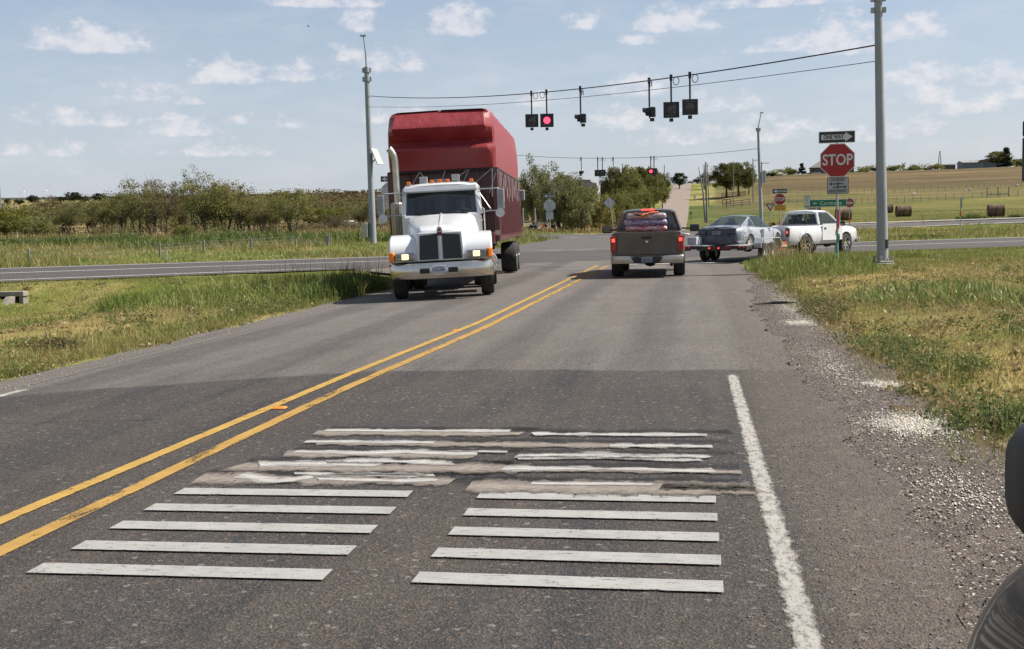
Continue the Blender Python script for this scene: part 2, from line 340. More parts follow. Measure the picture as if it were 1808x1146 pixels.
def ground_col(x, y):
    D = np.hypot(x, y); th = np.degrees(np.arctan2(x, y)); s = skew(x, y); n1 = fbm(x*.11, y*.11, 3); n2 = fbm(x*.5, y*.5, 9); n3 = fbm(x*.012, D*.06, 5)
    green = np.array((.17, .205, .045)); tan = np.array((.40, .32, .14)); hay = np.array((.148, .152, .042)); rust = np.array((.132, .096, .052)); olive = np.array((.15, .145, .06)); soil = np.array((.16, .12, .075))
    t = sstep(.42, .62, n1*.6 + n2*.4)
    c = lerp(green, tan, t*.75)
    right = th > 1.2
    # right: hay field, fence strips, rust-brown pasture
    k = sstep(120, 145, D)*right; c = c*(1 - k[:, None]) + k[:, None]*lerp(hay, (.2, .175, .065), sstep(.45, .65, n3))
    lawn = sstep(110, 130, D)*(th > -1.2)*(th < 4.2)*(1 - sstep(290, 330, D)); g2 = lerp((.10, .13, .03), (.16, .16, .052), sstep(.4, .65, n1)); lk = lawn*sstep(4.3, 3.3, th); c = c*(1 - lk[:, None]) + g2*lk[:, None]
    k = sstep(255, 268, D - (th - 8)*2.2)*right; c = c*(1 - k[:, None]) + k[:, None]*lerp((.19, .16, .07), (.125, .13, .045), sstep(.4, .6, fbm(x*.03, D*.09, 21)))
    k = sstep(295, 375, D + 60*(fbm(x*.02, D*.03, 33) - .5))*(th > 3.2)*.92; b = fbm(x*.01, D*.045, 31); c = c*(1 - k[:, None]) + k[:, None]*lerp(rust, (.19, .135, .072), sstep(.48, .66, b)*.85)
    k = sstep(545, 580, D)*(th > 3); c = c*(1 - k[:, None]) + k[:, None]*lerp((.30, .24, .12), (.17, .16, .07), sstep(.4, .6, n3))
    for (cx, cy, ax, ay, w) in ((-14., 18.5, 7.5, 6.5, .8), (7, 25, 6, 9, .6), (3.6, 15.5, 3.4, 7, .5), (5.5, 11, 3, 4, .5)): k = np.clip(1 - ((x - cx)/ax)**2 - ((y - cy)/ay)**2, 0, 1)*w*sstep(.25, .55, fbm(x*.7, y*.7, 23)); c = c*(1 - k[:, None]) + k[:, None]*np.array((.43, .335, .15))
    # middle and left
    left = th < -3.4
    k = sstep(128, 150, D)*left; c = c*(1 - k[:, None]) + k[:, None]*lerp((.27, .185, .10), (.17, .15, .065), sstep(.42, .6, n1))
    k = sstep(260, 380, D)*left; c = c*(1 - k[:, None]) + k[:, None]*lerp(olive, (.25, .21, .105), sstep(.42, .62, fbm(x*.02, y*.02, 13)))
    k = sstep(560, 640, D)*(th < -9); c = c*(1 - k[:, None]) + k[:, None]*lerp((.34, .28, .14), (.2, .18, .08), sstep(.5, .7, n3))
    k = sstep(900, 1100, D)*(th < -9); c = c*(1 - k[:, None]) + k[:, None]*np.array((.075, .085, .075))
    # scruffy median and verge left of the junction
    m = (th < -6)*sstep(64.5, 66, s)*(1 - sstep(130, 145, D)); g = fbm(x*.17, y*.35, 41); q = lerp((.13, .18, .04), (.33, .25, .13), sstep(.56, .7, g)*.8); c = c*(1 - m[:, None]) + m[:, None]*q
    # bright mown grass on the far side, right
    m = right*sstep(65, 66, s)*(1 - sstep(109, 111, s)); q = lerp((.14, .19, .04), (.24, .23, .075), sstep(.45, .7, n1)); c = c*(1 - m[:, None]) + m[:, None]*q
    # dirt along the edge of the gravel shoulder
    m = (x > 1.2)*(x < 2.3)*(y < 40); c = np.where(m[:, None] > 0, soil[None, :], c)
    return c*KA
angs = np.concatenate([np.arange(-180, -48, 6.), np.arange(-48, 36, .25), np.arange(36, 180, 6.)])
rings = [0.8]
while rings[-1] < 60: rings.append(rings[-1] + .5)
while rings[-1] < 7000: rings.append(rings[-1]*1.022)
rings = np.array(rings); A, D_ = np.meshgrid(np.radians(angs), rings); gx, gy = (D_*np.sin(A)).ravel(), (D_*np.cos(A)).ravel()
om = offroad(gx, gy)
gz = H(gx, gy) + om*((fbm(gx*.6, gy*.6, 17) - .5)*.10*np.clip(np.hypot(gx, gy)/12, .3, 1) + (fbm(gx*.05, gy*.05, 19) - .5)*.3*sstep(60, 160, np.hypot(gx, gy))) - (1 - om)*.06
na, nr = len(angs), len(rings); ii, jj = np.meshgrid(np.arange(nr - 1), np.arange(na), indexing='ij'); j2 = (jj + 1) % na
faces = np.stack([ii*na + jj, ii*na + j2, (ii + 1)*na + j2, (ii + 1)*na + jj], -1).reshape(-1, 4)
def np_mesh(name, v, f, n=None):
    me = bpy.data.meshes.new(name); f = np.asarray(f, np.int32); k = f.shape[1]
    me.vertices.add(len(v)); me.vertices.foreach_set('co', np.asarray(v, np.float32).ravel()); me.loops.add(f.size); me.loops.foreach_set('vertex_index', f.ravel())
    me.polygons.add(len(f)); me.polygons.foreach_set('loop_start', np.arange(0, f.size, k, dtype=np.int32)); me.update(calc_edges=True); return me
def set_col(me, name, c):
    a = me.color_attributes.new(name, 'FLOAT_COLOR', 'POINT'); c = np.asarray(c, np.float32)
    if c.shape[1] == 3: c = np.concatenate([c, np.ones((len(c), 1), np.float32)], 1)
    a.data.foreach_set('color', c.ravel())
gm = np_mesh('ground', np.stack([gx, gy, gz], -1), faces[:, ::-1]); set_col(gm, 'col', ground_col(gx, gy))
m = bpy.data.materials.new('ground cover'); t, b = nt(m); k = NB(t)
co = k.n('ShaderNodeTexCoord').outputs['Object']; vc = k.n('ShaderNodeAttribute', attribute_name='col').outputs['Color']
n1 = k.noise(co, .35, 8, .7); n2 = k.noise(k.scale(co, (1, .35, 1)), 4., 5, .7); n3 = k.noise(co, .05, 6, .65)
c = k.mix(1., vc, k.mix(k.rng(n1, .3, .7), (.72, .74, .7), (1.25, 1.22, 1.2)), 'MULTIPLY'); c = k.mix(1., c, k.mix(k.rng(n2, .3, .7), (.7, .72, .7), (1.28, 1.25, 1.2)), 'MULTIPLY')
c = k.mix(1., c, k.mix(k.rng(n3, .35, .65), (.86, .9, .88), (1.12, 1.08, 1.05)), 'MULTIPLY')
n4 = k.noise(k.scale(co, (.011, .075, 1)), 1.6, 7, .72); c = k.mix(1., c, k.mix(k.rng(n4, .32, .66), (.66, .68, .68), (1.32, 1.26, 1.2)), 'MULTIPLY'); k.set(b.inputs['Base Color'], c); b.inputs['Roughness'].default_value = .95; b.inputs['Specular IOR Level'].default_value = .1; k.set(b.inputs['Normal'], k.bump(k.noise(co, 3., 6, .75), .6, .15))
tag(link('ground', gm, m, smooth=80), kind='structure')
# ------------------------------------------------------------------ pavements
def asphalt(name, lo, hi, near_patch=False, tracks=None, ang=0., tint=(1, 1, 1), dusty=False):
    m = bpy.data.materials.new(name); t, b = nt(m); k = NB(t); co = k.n('ShaderNodeTexCoord').outputs['Object']; s = k.n('ShaderNodeSeparateXYZ', {0: co}); X, Y = s.outputs[0], s.outputs[1]
    vo = k.n('ShaderNodeTexVoronoi', {'Vector': co, 'Scale': 85.}); sc = k.n('ShaderNodeSeparateColor', {0: vo.outputs['Color']}); vo2 = k.n('ShaderNodeTexVoronoi', {'Vector': co, 'Scale': 38.}); sc2 = k.n('ShaderNodeSeparateColor', {0: vo2.outputs['Color']})
    big = k.noise(co, .55, 6, .65); mid = k.noise(co, 3.2, 6, .7); st = k.noise(k.scale(co, (1.6, .13, 1)), 1.1, 6, .65)
    base = k.mix(k.rng(big, .3, .7), lo, hi)
    if near_patch:   # older dark seal up to twelve metres, pale chip seal beyond
        wob = k.math('MULTIPLY_ADD', k.noise(co, .8, 4), .7, -.35); lft = k.math('MULTIPLY', k.math('MAXIMUM', k.math('SUBTRACT', -4., X), 0), -.36)
        edge = k.math('ADD', k.math('ADD', 12.15, wob), lft); f = k.rng(k.math('SUBTRACT', Y, edge), -.06, .1)
        f = k.math('MULTIPLY', f, k.rng(k.math('SUBTRACT', Y, edge), 0, 9, .8, 1.))
        dk = k.mix(k.rng(big, .3, .7), (.056, .048, .042), (.086, .074, .063)); base = k.mix(f, dk, base)
        sm = k.math('MULTIPLY', k.rng(st, .48, .66, 0, 1), k.rng(f, 0, 1, .85, .28)); base = k.mix(sm, base, (.034, .034, .038)); wr = k.math('MULTIPLY', k.rng(k.math('ADD', X, k.math('MULTIPLY_ADD', mid, .25, -.12)), .46, .62), k.rng(Y, 9.5, 16., 1, .35)); base = k.mix(k.math('MULTIPLY', wr, k.rng(big, .25, .6, .55, 1.)), base, (.098, .080, .064)); lb = k.math('MULTIPLY', k.rng(k.noise(k.scale(co, (.9, .1, 1)), 1.3, 5, .6), .54, .7, 0, .4), k.rng(f, 0, 1, 1, .5)); base = k.mix(lb, base, (.13, .108, .088))
        rub = k.math('MULTIPLY', k.rng(Y, 6.55, 6.8), k.rng(Y, 8.5, 9.3, 1, 0)); rub = k.math('MULTIPLY', rub, k.math('MULTIPLY', k.rng(X, -3.3, -2.9), k.rng(X, .3, .5, 1, 0)))
        base = k.mix(k.math('MULTIPLY', rub, k.rng(mid, .35, .55)), base, (.05, .049, .05))
    if tracks:
        co2 = k.n('ShaderNodeMapping', {'Vector': co, 'Rotation': (0, 0, ang)}); s2 = k.n('ShaderNodeSeparateXYZ', {0: co2.outputs[0]}); u = s2.outputs[0 if not ang else 1]
        acc = None
        for (cx, w, am) in tracks:
            d = k.rng(k.math('ABSOLUTE', k.math('SUBTRACT', k.math('ADD', u, k.math('MULTIPLY_ADD', big, .5, -.25)), cx)), w*.4, w, am, 0, True); acc = d if acc is None else k.math('MAXIMUM', acc, d)
        base = k.mix(k.math('MULTIPLY', acc, k.rng(mid, .25, .6, .5, 1)), base, (.05, .048, .05))
    if dusty:
        e = k.math('MAXIMUM', k.rng(X, .45, 1.1, 0, .35), k.rng(X, -7.2, -8., 0, .55)); base = k.mix(k.math('MULTIPLY', e, k.rng(mid, .3, .6)), base, (.17, .148, .125))
    agg = k.math('ADD', k.math('MULTIPLY', k.rng(sc.outputs[0], 0, 1, .5, 1.5), .65), k.math('MULTIPLY', k.rng(sc2.outputs[1], 0, 1, .5, 1.5), .35))
    base = k.mix(1., base, k.n('ShaderNodeCombineColor', {0: agg, 1: agg, 2: agg}).outputs[0], 'MULTIPLY')
    base = k.mix(k.rng(sc2.outputs[0], .975, .99, 0, .55), base, (.27, .25, .22)); base = k.mix(k.math('MULTIPLY', k.rng(sc.outputs[1], .9, .95), .5), base, (.23, .15, .1))
    base = k.mix(1., base, tuple(q*KA for q in tint), 'MULTIPLY')
    k.set(b.inputs['Base Color'], base); b.inputs['Roughness'].default_value = .82; b.inputs['Specular IOR Level'].default_value = .28
    k.set(b.inputs['Normal'], k.bump(k.math('ADD', vo.outputs['Distance'], k.math('MULTIPLY', mid, 1.5)), .55, .012)); return m
def sheet(name, xs, ys, dz, mat, jl=None, jr=None, fn=None):
    """grid laid on the land; fn maps (u,v) to plan position"""
    U, V = np.meshgrid(xs, ys); x, y = U.ravel().astype(float), V.ravel().astype(float)
    if fn: x, y = fn(x, y)
    z = H(x, y) + (dz(x, y) if callable(dz) else dz); nx, ny = len(xs), len(ys); i, j = np.meshgrid(np.arange(ny - 1), np.arange(nx - 1), indexing='ij')
    f = np.stack([i*nx + j, i*nx + j + 1, (i + 1)*nx + j + 1, (i + 1)*nx + j], -1).reshape(-1, 4)
    o = link(name, np_mesh(name, np.stack([x, y, z], -1), f), mat, smooth=80); return tag(o, kind='structure')
MA = asphalt('chip seal of the side road', (.152, .135, .12), (.185, .166, .15), True, [(-6.9, .5, .45), (-5.1, .5, .45), (-2.35, .45, .4), (-.55, .45, .4)], dusty=True)
def edges(x, y):
    l = -8.13 + (fbm(y*.5, y*0, 51) - .5)*.35 + (fbm(y*3., y*0, 55) - .5)*.2; r = 1.10 + (fbm(y*.6, y*0, 52) - .5)*.3 + (fbm(y*3.4, y*0, 54) - .5)*.22 + .5*sstep(20, 34, y)
    u = (x + 8.13)/(1.12 + 8.13); return l + (r - l)*u, y
sheet('road', np.linspace(-8.13, 1.12, 24), np.concatenate([np.arange(-40, 0, 2.), np.arange(0, 36, .12), np.arange(36, 66, .5)]), .030, MA, fn=edges)
cs, sn = 1/math.hypot(1, .42), .42/math.hypot(1, .42)
def along(u, v): return u, v + .42*u
MH = asphalt('highway asphalt', (.088, .078, .074), (.115, .102, .096), tracks=[(x, .55, .6) for x in (45.2, 47., 49.2, 52.2, 54.2, 55.8, 57.4)], ang=-math.atan(.42))
sheet('highway', np.concatenate([np.linspace(-260, -60, 30), np.arange(-57, 40, 1.5), np.linspace(42, 260, 40)]), np.linspace(47.3, 64.7, 16), .034, MH, fn=along)
MH2 = asphalt('far carriageway asphalt', (.11, .10, .094), (.135, .124, .116), tracks=[(x, .6, .5) for x in (104, 106, 108.5, 110.5)], ang=-math.atan(.42))
sheet('highway_far_carriageway', np.concatenate([np.arange(-17, 60, 2.), np.linspace(64, 260, 40)]), np.linspace(110, 127, 12), .042, MH2, fn=along)
MX = asphalt('crossover asphalt', (.112, .10, .093), (.138, .125, .116))
sheet('crossover', np.linspace(-12.2, 2.6, 14), np.linspace(60, 128, 40), .026, MX, fn=lambda x, y: (x - 1.6*sstep(70, 62, y)*sstep(-6, -12, x), y + .42*x))
# rounded corner where the side road meets the highway, and the widening on the right
def corner(u, v): # u 0..1 across, v 0..1 along
    y = 29 + v*14.5; w = 5.2*sstep(.25, 1., v)**1.3; return -8.0 - w*u*1.0, y
sheet('road_corner', np.linspace(0, 1, 8), np.linspace(0, 1, 20), .024, MA, fn=corner)
def cornerr(u, v): y = 33 + v*17; w = 6.5*sstep(.3, 1., v)**1.4; return 1.3 + w*u, y
sheet('road_corner_right', np.linspace(0, 1, 8), np.linspace(0, 1, 20), .024, MA, fn=cornerr)
# the pale lane that climbs the rise beyond the highway
MF = asphalt('pale weathered lane', (.27, .21, .17), (.335, .27, .22))
def far(u, v): return -4.45 + (u - .5)*7.3 + 9*u*0 + (u - .5)*8*sstep(136, 122, v)*(u - .5 > 0) - 4*sstep(136, 122, v)*(u < .5)*(.5 - u) + .0035*np.clip(v - 330, 0, 400)*1.5, v
sheet('far_road', np.linspace(0, 1, 8), np.concatenate([np.arange(121, 200, 3.), np.arange(200, 600, 8.)]), lambda x, y: .05 + np.clip(y - 120, 0, 500)*.0006, MF, fn=far)
sheet('far_road_apron', np.linspace(0, 1, 8), np.arange(119, 138, 3.), lambda x, y: .062, MX, fn=far)
# gravel shoulder on the right
m = bpy.data.materials.new('loose gravel'); t, b = nt(m); k = NB(t); co = k.n('ShaderNodeTexCoord').outputs['Object']
vo = k.n('ShaderNodeTexVoronoi', {'Vector': co, 'Scale': 80.}); s1 = k.n('ShaderNodeSeparateColor', {0: vo.outputs['Color']}); n1 = k.noise(co, 2.2, 6, .7)
c = k.mix(k.math('POWER', s1.outputs[0], 1.6), (.035, .027, .021), (.125, .10, .078)); c = k.mix(1., c, k.mix(k.rng(n1, .3, .7), (.6, .58, .56), (1.3, 1.28, 1.25)), 'MULTIPLY'); c = k.mix(k.rng(s1.outputs[1], .95, .97, 0, 1), c, (.36, .33, .28))
k.set(b.inputs['Base Color'], c); b.inputs['Roughness'].default_value = .9; k.set(b.inputs['Normal'], k.bump(vo.outputs['Distance'], .8, .012)); GRAVEL = m
def sh(u, v): return 1.05 + u*(.95 + (fbm(v*.9, v*0, 53) - .5)*.5) + .25*sstep(20, 33, v), v
sheet('gravel_shoulder', np.linspace(0, 1, 6), np.arange(-40, 38, .5), lambda x, y: .016 + .0*x, GRAVEL, fn=sh)
# service road along the hay field
sheet('service_road', np.concatenate([np.arange(4, 80, 2.), np.linspace(84, 300, 30)]), np.linspace(0, 3.0, 4), lambda x, y: .14, asphalt('service road asphalt', (.40, .375, .34), (.46, .43, .4)), fn=lambda u, v: (u, 128.5 + v + .2*u + 2))
# ------------------------------------------------------------------ painted markings
def paint(name, col, wear=.5, under=None, scale=14., stretch=(1, 1, 1), edge_w=.35, soft=.16):
    m = bpy.data.materials.new(name); m.use_nodes = True; t = m.node_tree; t.nodes.clear(); k = NB(t); co = k.n('ShaderNodeTexCoord').outputs['Object']
    e = k.n('ShaderNodeAttribute', attribute_name='edge'); ev = k.n('ShaderNodeSeparateColor', {0: e.outputs['Color']}).outputs[0]
    cs_ = k.scale(co, stretch); n = k.noise(cs_, scale, 7, .75); n2 = k.noise(co, 90., 3, .6); f = k.math('ADD', k.math('MULTIPLY', k.rng(ev, 0, edge_w), .7), k.math('MULTIPLY_ADD', n, 1.6, -.55 - wear*.55)); f = k.math('ADD', f, k.math('MULTIPLY_ADD', n2, .6, -.3))
    f = k.rng(f, .26 - soft/2, .26 + soft/2)
    col = tuple(q*KA for q in col); c = k.mix(k.rng(k.noise(co, 5., 5, .7), .3, .7), tuple(q*.78 for q in col), col); c = k.mix(k.rng(k.noise(k.scale(co, (1, 6, 1)), 9., 5, .7), .55, .75, 0, .5), c, tuple(q*.45 for q in col))
    d = k.n('ShaderNodeBsdfDiffuse', {'Color': c}); tr = k.n('ShaderNodeBsdfTransparent'); mx = k.n('ShaderNodeMixShader', {0: f, 1: tr.outputs[0], 2: d.outputs[0]}); k.n('ShaderNodeOutputMaterial', {0: mx.outputs[0]}); return m
def strips(name, lst, mat, dz, cap=True):
    """list of (polyline, width): ribbons on the road with an 'edge' attribute for ragged rims"""
    V, Fc, E = [], [], []
    for pts, w in lst:
        pts = np.array(pts, float); d = np.gradient(pts, axis=0); d /= np.linalg.norm(d, axis=1)[:, None]; nrm = np.stack([d[:, 1], -d[:, 0]], -1); ws = w if hasattr(w, '__len__') else [w]*len(pts); o = len(V)
        for i, p in enumerate(pts):
            for q in (-1, -.5, 0, .5, 1):
                v = p + nrm[i]*q*ws[i]/2; V.append(v); E.append((0 if abs(q) == 1 or (cap and i in (0, len(pts) - 1)) else 1 - abs(q)*.6,)*3)
        for i in range(len(pts) - 1):
            for q in range(4): a = o + i*5 + q; Fc.append((a, a + 1, a + 6, a + 5))
    V = np.array(V); z = H(V[:, 0], V[:, 1]) + dz; me = np_mesh(name, np.concatenate([V, z[:, None]], 1), Fc); set_col(me, 'edge', np.array(E)); return tag(link(name, me, mat), kind='structure')
def line(p, n=40):
    p = np.array(p, float); s = np.linspace(0, 1, n); q = np.linspace(0, 1, len(p)); return np.stack([np.interp(s, q, p[:, 0]), np.interp(s, q, p[:, 1])], -1)
def linY(p, y0, y1, step=.5): ys = np.arange(y0, y1 + .01, step); p = np.array(p); return np.stack([np.interp(ys, p[:, 1], p[:, 0]), ys], -1)
YEL = paint('yellow road paint', (.56, .36, .115), .86, scale=9.)
YEL2 = paint('scuffed yellow road paint', (.52, .325, .11), 1.02, scale=7., stretch=(1, .25, 1))
strips('yellow_centre_line', [(linY([(-4.0, -20), (-3.93, 5.8), (-3.76, 12), (-3.47, 18.2), (-3.38, 41.5)], -20, 41.4), .135)], YEL, .036)
strips('yellow_centre_line', [(linY([(-3.56, -20), (-3.53, 5.1), (-3.46, 10.9), (-3.2, 17), (-2.98, 40.8)], -20, 40.6), .15)], YEL2, .036)
WHT = paint('white road paint', (.66, .65, .62), .35, scale=16.)
WHE = paint('white edge line paint', (.50, .475, .435), .95, scale=26., stretch=(1, .35, 1), edge_w=.8, soft=.4)
strips('white_edge_line', [(linY([(.44, -20), (.42, 4.4), (.39, 12)], -20, 12.02, .4), .165), (linY([(-7.30, -20), (-7.30, 11.45)], -20, 11.46, .11), .2)], WHE, .036)
strips('worn_edge_line', [(linY([(-7.5, 11.5), (-7.35, 25)], 11.5, 25), .09)], paint('nearly gone white paint', (.27, .25, .23), 1.25), .036)
bars = []
for i in range(5):
    y0 = 4.93 + i*.392
    bars += [(line([(-3.16, y0), (-1.69, y0 + .012)], 12), .165), (line([(-1.27, y0 + .01), (.12, y0 - .01)], 12), .165)]
strips('rumble_strip_bars', bars, paint('rumble strip white', (.45, .44, .42), .90, scale=24., stretch=(.3, 2.2, 1), edge_w=.10), .040, cap=False)
def wavy(x0, x1, y, amp, w, seed, n=150):
    xs = np.linspace(x0, x1, n); t = np.linspace(0, 1, n); s1 = fbm(xs*1.5, xs*0 + seed, seed, 3) - .5; s2 = fbm(xs*5., xs*0 + 7, seed + 5, 3); s3 = fbm(xs*17., xs*0 + 3, seed + 9, 2) - .5
    return np.stack([xs, y + s1*amp*2*np.sin(t*math.pi)**.5 + s3*.010], -1), list(np.clip(w*(.6 + 1.6*s2 + 1.0*s3), .012, None))
BEI = paint('exposed pale aggregate', (.36, .315, .275), .5, scale=34., stretch=(.5, 1.6, 1), edge_w=1.1, soft=.75); WORN = paint('smeared white paint', (.60, .58, .55), .76, scale=16., stretch=(.2, 2.8, 1), edge_w=1.1, soft=.5)
BT = paint('smeared bitumen', (.06, .057, .057), 1.0, scale=7., stretch=(.4, 1.6, 1), edge_w=1.4, soft=.9)
strips('bitumen_smears', [wavy(*a) for a in [(-3.25, -1.3, 7.08, .05, .22, 61), (-1.9, -1.1, 6.95, .03, .3, 62), (-1.4, .28, 7.0, .04, .14, 63), (-3.1, -1.2, 7.46, .05, .2, 64), (-1.9, .3, 7.42, .04, .16, 65), (-2.9, -1.2, 7.86, .04, .18, 66), (-1.3, .28, 7.83, .03, .16, 67), (-1.9, .26, 8.22, .03, .16, 68), (-2.9, -1.2, 8.7, .03, .1, 69), (-1.7, .28, 8.62, .03, .18, 70), (-1.6, -1.15, 7.2, .05, .4, 71)]], BT, .036)
strips('worn_rumble_strip_aggregate', [wavy(*a) for a in [(-3.2, -1.5, 6.84, .05, .22, 1), (-1.38, .36, 6.73, .03, .24, 2), (-3.1, -1.1, 7.22, .05, .20, 3), (-2.9, -1.5, 7.64, .06, .16, 4), (-2.8, -.2, 8.03, .03, .13, 5), (-2.95, -1.3, 8.45, .03, .18, 6), (-1.2, .3, 7.2, .03, .10, 7), (-.2, .36, 6.8, .02, .2, 8)]], BEI, .040)
strips('worn_rumble_strip_paint', [wavy(*a) for a in [(-2.95, -1.75, 6.93, .2, .13, 11), (-2.6, -1.65, 7.0, .12, .08, 12), (-1.0, -.25, 6.8, .04, .09, 13), (-2.95, -2.1, 7.27, .05, .15, 14), (-2.5, -1.6, 7.36, .16, .13, 15), (-1.25, .13, 7.22, .05, .13, 16), (-1.22, .1, 7.62, .14, .15, 17), (-2.85, -1.5, 7.7, .18, .15, 18), (-2.9, -1.9, 8.07, .03, .12, 19), (-.6, .13, 8.0, .03, .13, 20), (-1.22, .1, 8.43, .05, .13, 21), (-2.9, -1.4, 8.54, .05, .11, 22), (-1.2, .05, 7.55, .06, .09, 23), (-2.4, -1.6, 6.86, .1, .09, 24), (-1.7, -1.3, 7.76, .05, .06, 25)]], WORN, .044)
CR = paint('crack filler', (.035, .033, .033), .75, scale=9., edge_w=1., soft=.5); g = np.random.default_rng(8)
def crack(x, y, L, along, w, sd): t = np.linspace(0, 1, 60); j = (fbm(t*5, t*0 + sd, sd, 4) - .5)*.5; return (np.stack([x + j, y + t*L], -1) if along else np.stack([x + t*L, y + j*.6], -1), w)
strips('road_cracks', [crack(-3.2, 19.5, 3.2, 0, .022, 4), crack(-7.8, 24, 3.6, 0, .025, 5), crack(-6.4, 9.2, 1.8, 0, .01, 7), crack(-.4, 25.5, 1.6, 0, .025, 10), crack(-2.9, 28, 3.6, 0, .03, 11)], CR, .033)
hl = [(line([(-200, 55.66 - 84), (-11, 55.66 - 4.6)], 90), .4), (line([(5, 55.66 + 2.1), (200, 55.66 + 84)], 90), .4), (line([(-200, 62.9 - 84), (-14, 62.9 - 5.9)], 90), .45), (line([(6, 63.2 + 2.5), (200, 63.2 + 84)], 90), .45), (line([(-200, 48.6 - 84), (-14, 48.6 - 5.9)], 90), .3)]
hl += [(line([(-.8, 111.7), (60, 111.7 + 25.5)], 60), .8), (line([(-12, 111 - 5), (-5, 111 - 2.1)], 10), .7), (line([(3, 125.5 + 1.2), (80, 125.5 + 33.6)], 60), .7), (line([(-2.9, 41.0), (1.2, 41.0)], 12), .42), (line([(-8.6, 62), (-4, 63.5)], 10), .14)]
strips('highway_lines', hl, paint('highway white paint', (.68, .67, .64), .3), .048)
# raised pavement markers, a seam, pale caliche spills, loose stones
AMB = pm('amber reflector plastic', (.75, .27, .03), .3); 
for (px, py, lab) in ((495, 731, 'orange raised marker between the yellow lines nearest the rumble bars'), (806, 590, 'small orange raised marker between the yellow lines nearer the red truck')):
    d = ray(px, py); tt = (-.03 - CH)/d.z; p = Vector((d.x*tt, d.y*tt, float(H(d.x*tt, d.y*tt)) + .035)); mb = MB()
    mb.loft([[Vector((-.06, -.05, 0)), Vector((.06, -.05, 0)), Vector((.06, .05, 0)), Vector((-.06, .05, 0))], [Vector((-.045, -.025, .018)), Vector((.045, -.025, .018)), Vector((.045, .025, .014)), Vector((-.045, .025, .014))]])
    o = mb.build('pavement_marker', AMB, bev=.003); o.location = p; tag(o, lab, 'road marker', 'raised pavement markers')
def stones(name, n, fx, col, smin, smax, seed, dz=.03):
    g = np.random.default_rng(seed); x, y = fx(g, n); z = H(x, y) + dz; sz = smin + (smax - smin)*g.random(n)**3
    base = np.array([(0, 0, 1), (.9, 0, .1), (-.3, .85, .2), (-.6, -.7, 0), (.2, -.4, -.9)]); V = base[None] * sz[:, None, None]*(.6 + .7*g.random((n, 5, 3))); a = g.random(n)*6.28
    c_, s_ = np.cos(a)[:, None], np.sin(a)[:, None]; X, Y = V[..., 0]*c_ - V[..., 1]*s_, V[..., 0]*s_ + V[..., 1]*c_
    V = np.stack([X + x[:, None], Y + y[:, None], V[..., 2]*.7 + z[:, None]], -1).reshape(-1, 3); ft = np.array([(0, 1, 2), (0, 2, 3), (0, 3, 1), (4, 2, 1), (4, 3, 2), (4, 1, 3)]); f = (np.arange(n)[:, None, None]*5 + ft[None]).reshape(-1, 3)
    me = np_mesh(name, V, f); cc = KA*np.array(col)[None]*(.55 + .9*g.random((n, 1))); set_col(me, 'col', np.repeat(cc, 5, 0)); return tag(link(name, me, blade_mat('stone chips ' + str(seed), 0.0)), kind='stuff')
def spread(x0, x1, y0, y1, p=1.): return lambda g, n: (x0 + (x1 - x0)*g.random(n)**p, y0 + (y1 - y0)*g.random(n)**1.8)
stones('gravel', 7000, lambda g, n: ((lambda y: (1.0 + .95*g.random(n) + .25*sstep(20, 33, y), y))(3.5 + 26*g.random(n)**1.6)), (.15, .122, .097), .004, .014, 3, .02)
stones('gravel_on_the_road_edge', 3600, lambda g, n: (1.15 - .95*g.random(n)**1.4, 4 + 17*g.random(n)**1.3), (.24, .21, .18), .003, .011, 4, .032)
stones('gravel_on_the_left_edge', 1500, lambda g, n: (-8.25 + .8*g.random(n)**1.6, 9 + 20*g.random(n)), (.34, .31, .28), .006, .022, 5, .032)
def blob(cx, cy, ax, ay, ang=0.): 
    def f(g, n):
        r = np.sqrt(-2*np.log(g.random(n) + 1e-9))*.5; a = g.random(n)*6.283; u, v = r*np.cos(a)*ax, r*np.sin(a)*ay; return cx + u*math.cos(ang) - v*math.sin(ang), cy + u*math.sin(ang) + v*math.cos(ang)
    return f
for i, (px, py, ax, ay, n) in enumerate(((1615, 755, .34, .55, 3000), (1560, 682, .22, .3, 700), (1410, 572, .25, .5, 900), (1345, 650, .3, 1.6, 1500), (1470, 650, .22, 2.2, 800), (1400, 545, .3, 4, 2600), (1700, 880, .3, .8, 600))):
    d = ray(px, py); tt = -CH/d.z; stones('caliche_gravel', n*2, blob(d.x*tt, d.y*tt, ax, ay), (.62, .57, .49), .004, .015, 20 + i, .022)
